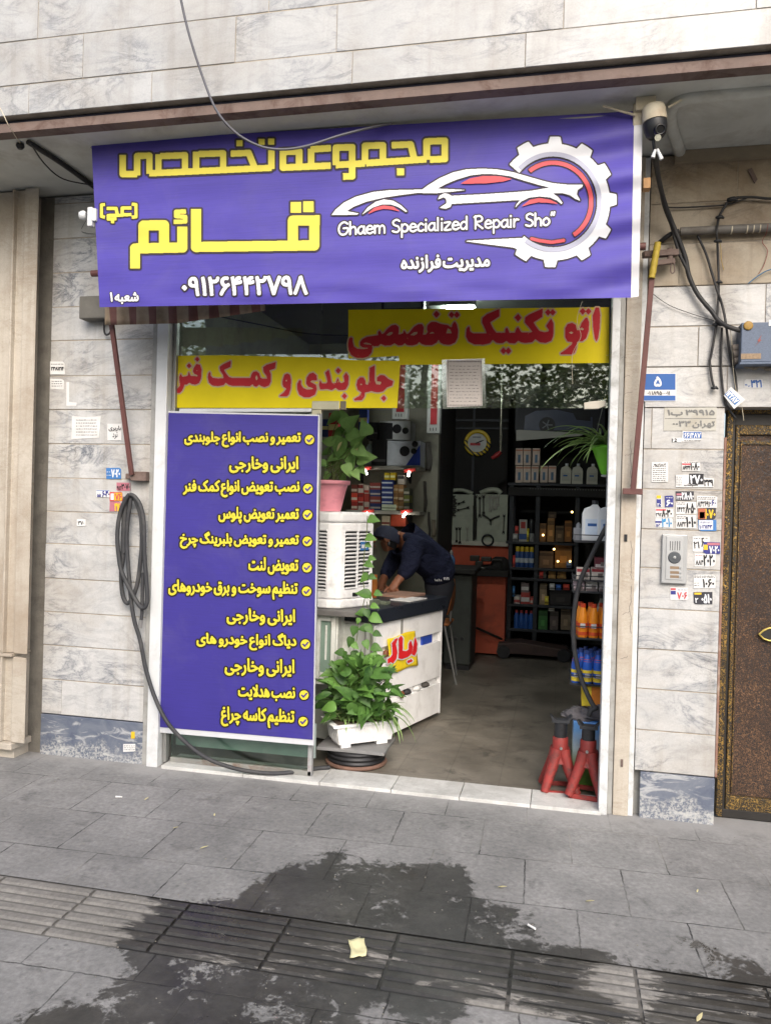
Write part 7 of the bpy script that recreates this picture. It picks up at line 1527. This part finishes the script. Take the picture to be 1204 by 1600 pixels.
for row, xs_, y0, y1, nm in ((0, (804.5, 816.5, 829, 843, 856), 728, 754, 'lower'), (1, (804.5, 817, 831), 700.5, 727, 'upper')):
    for i, x in enumerate(xs_):
        t = carton('filter_box', 'cream oil filter box with blue print, %s in the %s row on the rear rack' % (('leftmost', 'second', 'third', 'fourth', 'rightmost')[i] if row == 0 else ('left', 'middle', 'right')[i], nm), 'box', x, y0, x+12.2, y1-.3, bY+.05, .2, (206, 188, 172), ((190, 130, 100), .84, .92), G3, ((90, 120, 146), .34, .14, .68, .62))
for i, x in enumerate((883, 901, 924)):
    jug('oil_jug', Vector((X(x, 754, bY+.1), bY+.1, zt3+.001)), .115, .08, .225, M_JUG, 'cream oil bottle on the rear rack top, %s of the three' % ('left', 'middle', 'right')[i], paint('cream_jug', S(186, 186, 170), .45), paint('cream_label', S(170, 170, 156), .5), 'cream oil bottles on the rear rack')
sp_ = None
for i, x in enumerate((807.5, 814.5, 822, 829.5)):
    base = Vector((X(x, 887, bY+.04), bY+.04, Z(840, 887.5, bY)+.001))
    if sp_ is None:
        sp_ = lathe_thing('spray_can', '', 'spray can', base, [('body', [(.026, 0), (.027, .005), (.027, .16), (.02, .172)], paint('can_blue', S(46, 76, 130), .35, .3, 60), 14), ('cap', [(.022, .1725), (.022, .22), (.018, .225)], paint('can_yellow', S(206, 176, 40), .4), 14), ('label', [(.0275, .05), (.0275, .10)], paint('can_white', S(180, 186, 190), .4, .3, 80), 14)], 'yellow capped spray cans on the rear rack')
        s0 = base.copy(); sp_['label'] = 'blue spray can with yellow cap, leftmost of four on the rear rack'
    else: dup(sp_, base-s0, 'blue spray can with yellow cap, %s of four on the rear rack' % ('', 'second', 'third', 'rightmost')[i])
bb_ = None
for i, x in enumerate((806, 813.5, 821, 828.5)):
    base = Vector((X(x, 984, bY+.04), bY+.04, Z(840, 984, bY)+.001))
    if bb_ is None:
        bb_ = lathe_thing('blue_flask', '', 'bottle', base, [('body', [(.027, 0), (.029, .01), (.029, .13), (.016, .17)], paint('flask_blue', S(44, 84, 150), .35, .2, 30), 14), ('cap', [(.017, .1705), (.016, .2)], paint('flask_red', S(160, 60, 60), .4), 12)], 'blue flasks at the bottom of the rear rack')
        s0 = base.copy(); bb_['label'] = 'blue flask with red top, leftmost of four low on the rear rack'
    else: dup(bb_, base-s0, 'blue flask with red top, %s of four low on the rear rack' % ('', 'second', 'third', 'rightmost')[i])
for q_, c_, bd, lab in (((802, 932, 812, 944.5), (196, 190, 186), (150, 60, 56), 'white and red part box, lower left on the middle rear shelf'), ((813, 926, 827, 944.5), (176, 72, 66), (206, 200, 196), 'red and white part box, centre on the middle rear shelf'), ((813.5, 911, 826, 925.6), (120, 106, 104), (206, 200, 196), 'grey and white part box on top of the red one, middle rear shelf'), ((827.5, 934, 832, 944.5), (190, 90, 80), (206, 190, 180), 'thin red part box at the right of the middle rear shelf')):
    carton('part_box', lab, 'box', *q_, bY+.03, .2, c_, (bd, .25, .6), 'part boxes on the rear rack')
for q_, c_, lab in (((842, 818, 853, 846.5), (130, 96, 60), 'brown carton at the left of the right bay top shelf'), ((854, 810, 866, 846.5), (150, 112, 66), 'tall amber carton on the right bay top shelf'), ((867, 822, 880, 846.5), (104, 84, 60), 'dull brown carton on the right bay top shelf'), ((881, 814, 893, 846.5), (140, 92, 44), 'orange brown carton at the right of the right bay top shelf'), ((856, 800, 868, 809.6), (90, 74, 56), 'flat dark carton lying on the tall amber carton'), ((866, 838, 882, 849.6), (120, 96, 66), 'flat carton lying on the large amber carton')):
    if lab.startswith('flat carton'): continue
    carton('rear_carton', lab, 'carton', *q_, bY+.045, .25, c_, (tuple(int(v*.7) for v in c_), .72, .9), 'cartons in the right bay of the rear rack', (tuple(min(255, int(v*1.35)) for v in c_), .25, .25, .75, .5))
carton('white_pack', 'white and blue packs on the upper left rear shelf', 'pack', 810, 812, 823, 846, bY+.05, .15, (170, 168, 160), ((60, 90, 150), .1, .35), None, ((160, 60, 56), .2, .6, .8, .9))
lathe_thing('dark_tin', 'dark tin with a grey base right of the white packs on the rear shelf', 'tin', Vector((X(829, 846, bY+.1), bY+.1, Z(840, 847, bY)+.001)), [('body', [(.04, 0), (.04, .06), (.035, .09)], M_GREYT, 14), ('top', [(.036, .0905), (.036, .22), (.02, .25)], M_BLK, 14)])
for q_, c_, lab in (((841, 862, 864, 887), (120, 92, 66), 'row of brown cartons on the rear rack right bay, left part'), ((866, 850, 893, 887), (150, 104, 50), 'large amber carton on the rear rack right bay'), ((841, 889, 853, 903), (110, 100, 90), 'narrow grey carton on the thin shelf of the rear rack'), ((856, 889, 868, 903.6), (160, 122, 70), 'amber carton, left of the pair on the thin shelf'), ((870, 889, 884, 903.6), (156, 118, 66), 'amber carton, right of the pair on the thin shelf'), ((842, 912, 854, 944.5), (150, 130, 104), 'tall tan carton left on the right bay middle shelf'), ((858, 922, 892, 944.5), (52, 48, 46), 'black toolbox on the right bay middle shelf'), ((840, 954, 855, 983.6), (60, 110, 56), 'green and yellow carton at the bottom of the right bay'), ((858, 955, 872, 983.6), (96, 86, 80), 'grey carton at the bottom of the right bay'), ((875, 952, 891, 983.6), (120, 104, 84), 'tan carton at the bottom right of the rear rack')):
    carton('rear_carton', lab, 'carton', *q_, bY+.045, .25, c_, (tuple(int(v*.7) for v in c_), .72, .9), 'cartons in the right bay of the rear rack', (tuple(min(255, int(v*1.3)) for v in c_), .3, .2, .7, .5))
for i, (x, y) in enumerate(((865, 858), (848, 836), (871, 877), (890, 877), (893, 800))):  # added glowing dots stand in for small orange light reflections
    t = thing('amber_glint', 'tiny amber light reflection added in the rear rack, %s' % ('upper middle', 'upper left', 'lower left of the amber carton', 'lower right of the amber carton', 'near the oil jugs')[i], 'light reflection', pt(x, y, bY-.04), 'amber reflections in the rear rack'); MB().lathe(pt(x, y, bY-.03), [(.006, 0), (.012, .006), (.004, .012)], 8, (0, -1, 0)).build('round_tip', glow('amber_glow_%d' % i, (1, .62, .2, 1), 3.5), t)
# car poster and white valance board above the rack
ps = thing('car_poster', 'dark framed poster of a blue grey car high above the rear rack', 'poster', pt(862, 680, bY+.2))
MB().pbox(804, 600, 946, 676, bY+.2, .02).build('sheet', paint('poster_dark', S(34, 36, 44), .5), ps)
pb_ = MB().prism([pt(a_, b_, bY+.197) for a_, b_ in ((818, 672), (820, 650), (836, 642), (868, 640), (905, 648), (925, 652), (925, 672))], (0, .0025, 0)); pb_.build('car_body', paint('poster_car', S(70, 78, 100), .4), ps, recalc=True)
MB().lathe(pt(854, 664, bY+.1965), [(.09, 0), (.09, .001)], 24, (0, -1, 0)).build('wheel', M_BLK, ps)
ws = MB()
for k in range(5): a_ = k*2*PI/5; ws.bar(pt(854, 664, bY+.194), pt(854, 664, bY+.194)+Vector((math.cos(a_)*.06, 0, math.sin(a_)*.06)), .012, .001, (0, 1, 0))
ws.build('wheel_spokes', paint('poster_grey', S(120, 124, 130), .4), ps)
MB().prism([pt(a_, b_, bY+.1945) for a_, b_ in ((892, 640), (922, 640), (922, 658), (900, 656))], (0, .0015, 0)).build('window', M_BLK, ps, recalc=True)
tag(MB().prism([pt(a_, b_, bY+.1) for a_, b_ in ((806, 672), (811, 671.5), (915, 677), (905, 681), (806, 688.5))], (0, .04, 0)).build('white_board', paint('greyish_board', S(176, 176, 166), .5, .1, 4), recalc=True), 'pale wedge shaped board above the filter boxes in the rear', 'board')
# trolley jack
tj = thing('trolley_jack', 'low dark trolley jack on the floor in front of the rear rack', 'trolley jack', gp(830, 1015))
g0, g1 = gp(783, 1008), gp(890, 1012)
MB().prism([Vector((g0.x, 4.2, .05)), Vector((g1.x, 4.2, .05)), Vector((g1.x-.05, 4.2, .13)), Vector((g0.x+.25, 4.2, .18)), Vector((g0.x+.02, 4.2, .16))], (0, .28, 0)).build('frame', paint('dark_red_grime', S(66, 50, 46), .6, .3, 9), tj, .01, recalc=True)
for x in (g0.x+.08, g1.x-.08):
    for y in (4.17, 4.46): MB().cyl((x, y, .07), (x, y+.05, .07), .068, n=18).build('wheel', M_BLK, tj)
MB().tube([Vector((g0.x+.1, 4.34, .16)), Vector((g0.x-.28, 4.1, .35))], .014, 8).build('handle', M_TOOL, tj)
# ================================================================== THE MECHANIC
def skin(nodes, edges, name, mat, parent, root, sub=2):
    names = list(nodes); me = bpy.data.meshes.new('sk'); me.from_pydata([tuple(nodes[n][0]) for n in names], [(names.index(a), names.index(b)) for a, b in edges], [])
    o = bpy.data.objects.new('sk', me); COL.objects.link(o); m = o.modifiers.new('s', 'SKIN'); m.use_smooth_shade = True
    for i, n in enumerate(names):
        r = nodes[n][1]; r = r if isinstance(r, tuple) else (r, r); d = me.skin_vertices[0].data[i]; d.radius = r; d.use_root = n == root
    k = o.modifiers.new('u', 'SUBSURF'); k.levels = sub; k.render_levels = sub
    dg = bpy.context.evaluated_depsgraph_get(); nm = bpy.data.meshes.new_from_object(o.evaluated_get(dg)); bpy.data.objects.remove(o)
    mb = MB(); mb.add([v.co[:] for v in nm.vertices], [list(p.vertices) for p in nm.polygons], True); return mb.build(name, mat, parent)
man = thing('person', 'man in navy work jacket and dark cap bending over the counter with head down', 'person', pt(690, 1075, 2.2))
mp_ = lambda x, y, Y: pt(x, y, Y)
NB = {'pel': (mp_(690, 905, 2.25), (.14, .12)), 'waist': (mp_(682, 885, 2.22), (.13, .11)), 'chest': (mp_(658, 858, 2.15), (.15, .12)), 'uchest': (mp_(640, 847, 2.1), (.12, .10)), 'neck': (mp_(626, 844, 2.06), .056), 'jaw': (mp_(615, 848, 2.03), (.07, .07)), 'skull': (mp_(605, 838, 2.0), (.095, .085)), 'face': (mp_(600, 852, 1.98), (.055, .06)),
 'shN': (mp_(643, 853, 1.92), .075), 'elN': (mp_(640, 887, 1.84), .05), 'wrN': (mp_(620, 908, 1.78), .034), 'haN': (mp_(613, 918, 1.75), (.045, .02)),
 'shF': (mp_(634, 850, 2.28), .07), 'elF': (mp_(612, 880, 2.28), .048), 'wrF': (mp_(598, 906, 2.15), .033), 'haF': (mp_(594, 914, 2.1), (.045, .02)),
 'hipN': (mp_(686, 925, 2.25), .10), 'knN': (mp_(676, 985, 2.3), .07), 'anN': (mp_(678, 1042, 2.45), .045), 'ftN': (mp_(666, 1050, 2.35), .04),
 'hipF': (mp_(684, 925, 2.46), .10), 'knF': (mp_(674, 985, 2.5), .07), 'anF': (mp_(676, 1036, 2.6), .045), 'ftF': (mp_(664, 1042, 2.5), .04)}
EB = [('pel', 'waist'), ('waist', 'chest'), ('chest', 'uchest'), ('uchest', 'neck'), ('neck', 'jaw'), ('jaw', 'skull'), ('jaw', 'face'), ('uchest', 'shN'), ('shN', 'elN'), ('elN', 'wrN'), ('wrN', 'haN'), ('uchest', 'shF'), ('shF', 'elF'), ('elF', 'wrF'), ('wrF', 'haF'), ('pel', 'hipN'), ('hipN', 'knN'), ('knN', 'anN'), ('anN', 'ftN'), ('pel', 'hipF'), ('hipF', 'knF'), ('knF', 'anF'), ('anF', 'ftF')]
for s_ in 'NF':
    w = NB['ha'+s_][0]; f0 = (NB['ha'+s_][0]-NB['wr'+s_][0]).normalized(); sd_ = f0.cross(Vector((0, -1, .3))).normalized()
    for i, (o_, L) in enumerate(((-.033, .062), (-.011, .075), (.011, .072), (.032, .055))):
        a_, b_, c_ = 'f%s%d' % (s_, i), 'g%s%d' % (s_, i), 'h%s%d' % (s_, i)
        NB[a_] = (w+sd_*o_+f0*.03, .011); NB[b_] = (w+sd_*o_*1.1+f0*(.03+L*.55), .0095); NB[c_] = (w+sd_*o_*1.1+f0*(.03+L*.8)+Vector((0, 0, -L*.35)), .008); EB += [('ha'+s_, a_), (a_, b_), (b_, c_)]
    NB['t'+s_] = (w-sd_*.055+f0*.0, .011); NB['u'+s_] = (w-sd_*.075+f0*.04, .009); EB += [('ha'+s_, 't'+s_), ('t'+s_, 'u'+s_)]
M_SKIN = paint('skin', S(138, 90, 66), .5, .12, 14)
M_NAVY = paint('navy_jacket', S(36, 40, 62), .8, .25, 5, .35, 26)
def cloth_folds(name, c):
    k = N(name); p = k.pos(); n = k.noise(k.n('Mapping', {'Vector': p, 'Scale': (1.0, 1.0, 1.7), 'Rotation': (.4, .5, .3)}), 8.5, 5, .6, 1.6); k.bump(n, 1.0, .035)
    return k.done(k.mix(k.ramp(k.noise(p, 6, 6, .65), [(.35, 0.0), (.7, 1.0)]), mul(c, .7), mul(c, 1.25)), .85, None, .2)
M_NAVY = cloth_folds('navy_folds', S(32, 36, 58))
M_TROUS = paint('dark_trousers', S(40, 42, 50), .85, .2, 6, .2, 30)
skin(NB, EB, 'body', M_SKIN, man, 'pel')
g = lambda n, k, d=(0, 0, 0): (NB[n][0]+Vector(d), k)
JK = {'hem': (NB['pel'][0]+Vector((.01, 0, -.05)), (.18, .16)), 'waist': g('waist', (.17, .15)), 'chest': g('chest', (.195, .165)), 'uchest': g('uchest', (.16, .14)), 'col': (NB['neck'][0]*.6+NB['uchest'][0]*.4, (.085, .085)), 'shN': g('shN', .105), 'elN': g('elN', .078), 'cuN': (NB['elN'][0]*.12+NB['wrN'][0]*.88, .055), 'shF': g('shF', .10), 'elF': g('elF', .075), 'cuF': (NB['elF'][0]*.1+NB['wrF'][0]*.9, .053)}
skin(JK, [('hem', 'waist'), ('waist', 'chest'), ('chest', 'uchest'), ('uchest', 'col'), ('uchest', 'shN'), ('shN', 'elN'), ('elN', 'cuN'), ('uchest', 'shF'), ('shF', 'elF'), ('elF', 'cuF')], 'jacket', M_NAVY, man, 'chest')
TR = {'top': (NB['pel'][0]+Vector((-.01, 0, .05)), (.165, .145))} | {k: g(k, r) for k, r in (('pel', (.15, .13)), ('hipN', .115), ('knN', .085), ('anN', .062), ('hipF', .115), ('knF', .085), ('anF', .062))}
skin(TR, [('top', 'pel'), ('pel', 'hipN'), ('hipN', 'knN'), ('knN', 'anN'), ('pel', 'hipF'), ('hipF', 'knF'), ('knF', 'anF')], 'trousers', M_TROUS, man, 'pel')
for s_ in 'NF': skin({'a': (NB['an'+s_][0], .06), 'b': (NB['an'+s_][0]*.4+NB['ft'+s_][0]*.6, .055), 'c': (NB['ft'+s_][0]+(NB['ft'+s_][0]-NB['an'+s_][0])*.35, .045)}, [('a', 'b'), ('b', 'c')], 'shoe', M_BLK, man, 'a')
sk = NB['skull'][0]; hd = (NB['face'][0]-NB['neck'][0]).normalized()      # face looks down and left
uph = (sk-NB['face'][0]).normalized(); fwd_ = Vector((-.78, -.18, -.62)).normalized(); fwd_ = (fwd_-uph*fwd_.dot(uph)).normalized()
cp_ = MB().lathe(sk-uph*.025, [(.112, -.012), (.114, .01), (.106, .055), (.08, .09), (.04, .106), (.004, .11)], 28, uph)
cp_.build('cap', paint('dark_navy_cap', S(40, 44, 62), .8, .15, 10), man)
sv = fwd_.cross(uph)
vis = MB().grid(lambda u, v: sk-uph*(.030+.018*v*v)+fwd_*(.085+.10*v*math.sqrt(max(0, 1-(2*u-1)**2*.75)))+sv*((u-.5)*.19*(1-.25*v)), 12, 6)
vis.build('cap_peak', MC['dark_navy_cap'], man, solid=.006)
fc = NB['face'][0]
MB().tube(spline([fc+fwd_*.075+uph*.045, fc+fwd_*.095+uph*.015, fc+fwd_*.085-uph*.002], 3), [.010, .012, .013, .016, .017, .014, .011], 8).build('nose', M_SKIN, man)
for s_ in (-1, 1):
    e = sk*.55+fc*.45+sv*(.085*s_)-fwd_*.03; MB().lathe(e, [(.012, -.004), (.026, .0), (.028, .008), (.018, .012)], 14, sv*s_).build('ear', M_SKIN, man)
    MB().lathe(fc+uph*.055+fwd_*.062+sv*.03*s_, [(.002, .004), (.009, .0), (.010, -.004)], 10, fwd_).build('eye', M_BLK, man)
MB().tube([fc+fwd_*.07-uph*.03-sv*.025, fc+fwd_*.076-uph*.028, fc+fwd_*.07-uph*.03+sv*.025], .005, 6).build('mouth', paint('lip', S(130, 74, 60), .5), man)
MB().grid(lambda u, v: sk-uph*(.035+.05*v)-fwd_*(.045+.05*math.sin(u*PI))+sv*((u-.5)*.17), 10, 3).build('hair', M_BLK, man, solid=.012)
f1 = Field(674, 896, 708, 918, .3)
for i in range(4): f1.stroke([(679+i*3, 904.5+(i % 2)), (680.4+i*3, 908)], .55)
for i in range(4): f1.stroke([(693+i*2.3, 902), (694+i*2.3, 906)], .55)
ink(MB(), f1, f1.dist(1), .05, plane_map(float(NB['pel'][0].y)-.185)).build('jacket_print', M_INKW, man)

GAIN = .85
# ================================================================== LITTER ON THE PAVEMENT
pp = MB().grid(lambda u, v: (lambda p: (p.x, p.y, .006+.007*abs(math.sin(u*4+v*3))+.002*math.sin(v*9)))(gp(546+u*25+2*math.sin(v*5), 1494-28*v+2*math.sin(u*6), .012)), 10, 10)
tag(pp.build('paper_scrap', paint('yellowish_paper', S(222, 216, 170), .7, .12, 30), None, solid=.001), 'crumpled pale yellow paper scrap lying on the wet ribbed paving', 'litter')
M_DRY = paint('dry_leaf', S(206, 196, 150), .7, .2, 40)
for x, y, a_, s_, lb in ((312, 1326, .4, .05, 'curled dry leaf on the slabs left of centre, biggest of the dry leaves'), (226, 1250, 1.2, .035, 'small dry leaf on the slabs below the left jamb'), (270, 1294, .2, .035, 'pale dry leaf lying between the left slab rows'), (335, 1275, 2, .028, 'tiny dry leaf below the threshold left part'), (777, 1386, -.2, .05, 'narrow dry leaf at the right edge of the wet patch'), (914, 1408, -.2, .045, 'narrow dry leaf alone on the dry slabs to the right'), (1088, 1394, 1.2, .025, 'tiny white leaf on the slab near the right edge'), (1088, 1596, 1, .05, 'dry leaf on the ribbed paving at the bottom right')):
    m = MB(); c = gp(x, y, .006); leaf(m, c, Vector((math.cos(a_), math.sin(a_), .1)), Vector((.1, .1, 1)), s_*.8, s_*.4, LANCE, .3, -.2); tag(m.build('dry_leaf', M_DRY, None, solid=.0008), lb, 'leaf', 'dry leaves on the pavement')
for x, y, a_, lb in ((830, 1448, -.7, 'white cigarette butt on the slab right of the wet patch'), (186, 1245, .1, 'white cigarette butt on the slabs at far left')):
    c = gp(x, y, .006); d_ = Vector((math.cos(a_), math.sin(a_), 0)); tag(MB().cyl(c-d_*.018, c+d_*.018, .0045, n=8).build('cigarette_butt', M_PAPER), lb, 'litter')
rr = random.Random(13); gm = MB()
for i in range(260):
    x, y = rr.uniform(0, 1204), 1215+385*rr.random()**1.3
    c = gp(x, y, .0)
    if c.y > -.05: continue
    r_ = rr.uniform(.0012, .0038); gm.lathe(c, [(r_*.6, 0), (r_, r_*.4), (r_*.5, r_*.9)], 5, (rr.uniform(-.3, .3), rr.uniform(-.3, .3), 1))
gr = gm.build('grit', paint('pale_grit', S(150, 146, 136), .9, .4, 300)); gr['label'] = 'fine pale grit scattered over the grey paving slabs'; gr['category'] = 'grit'; gr['kind'] = 'stuff'

# ================================================================== ACROSS THE STREET (seen in the glass)
rr = random.Random(17)
M_TLEAF = leaf_mat('street_tree_leaf', S(84, 104, 52), S(150, 160, 96)); M_BARK = paint('bark', S(92, 80, 68), .9, .3, 9, .5, 40)
for i, (x, y, h_, rad, lb) in enumerate(((-5.3, -8.0, 5.4, 1.9, 'leafy street tree across the road, left of the trees opposite'), (-2.3, -8.6, 5.2, 1.9, 'leafy street tree across the road, middle of the trees opposite'), (-.4, -9.6, 5.0, 1.7, 'leafy street tree across the road, right of the trees opposite'))):
    t = thing('street_tree', lb, 'tree', (x, y, -.14), 'street trees opposite'); b = Vector((x, y, -.14)); m = MB()
    m.tube(spline([b, b+Vector((.05, .02, 1.2)), b+Vector((.0, .05, h_*.6)), b+Vector((.08, 0, h_*.9))], 4), [.13-.008*k for k in range(13)], 10)
    for k in range(7):
        a_ = rr.uniform(0, 2*PI); s_ = b+Vector((0, .03, h_*rr.uniform(.42, .7))); m.tube(spline([s_, s_+Vector((math.cos(a_)*.5, math.sin(a_)*.5, .45)), s_+Vector((math.cos(a_)*rad*.8, math.sin(a_)*rad*.8, .8))], 3), [.05, .045, .04, .034, .028, .022, .014], 6)
    m.build('trunk', M_BARK, t); lm = MB()
    cl_ = [(b+Vector((rr.gauss(0, rad*.5), rr.gauss(0, rad*.5), h_*.72+rr.gauss(0, rad*.34))), rr.uniform(.3, .6)) for _ in range(30)]
    for c_, r_ in cl_:
        for _ in range(110):
            p = c_+Vector((rr.gauss(0, r_*.55), rr.gauss(0, r_*.55), rr.gauss(0, r_*.5))); leaf(lm, p, rdir(rr, -.1), rdir(rr, .8), rr.uniform(.09, .16), .07, [(0, .05), (.45, .5), (1, 0)], .1, .2)
    lm.build('crown', M_TLEAF, t)
ob_ = thing('opposite_building', 'pale low building with windows across the road, seen only in reflections', 'building', (1, -18, 0))
MB().box((-9, -24, 0), (12, -18, 3.9)).build('wall', paint('pale_render', S(206, 194, 172), .85, .12, 1.5), ob_)
MB().box((-9.2, -24, 3.901), (12.2, -17.8, 4.1)).build('cornice', paint('pale_cornice', S(190, 184, 172), .8), ob_)
for k in range(6):
    x = -7+k*3.2; f_ = MB().box((x-.75, -17.99, 1.4), (x+.75, -17.94, 3.4)).build('window', M_WHITEP, ob_); MB().box((x-.65, -17.935, 1.5), (x+.65, -17.93, 3.3)).build('pane', paint('dark_pane', S(60, 66, 72), .15), f_)
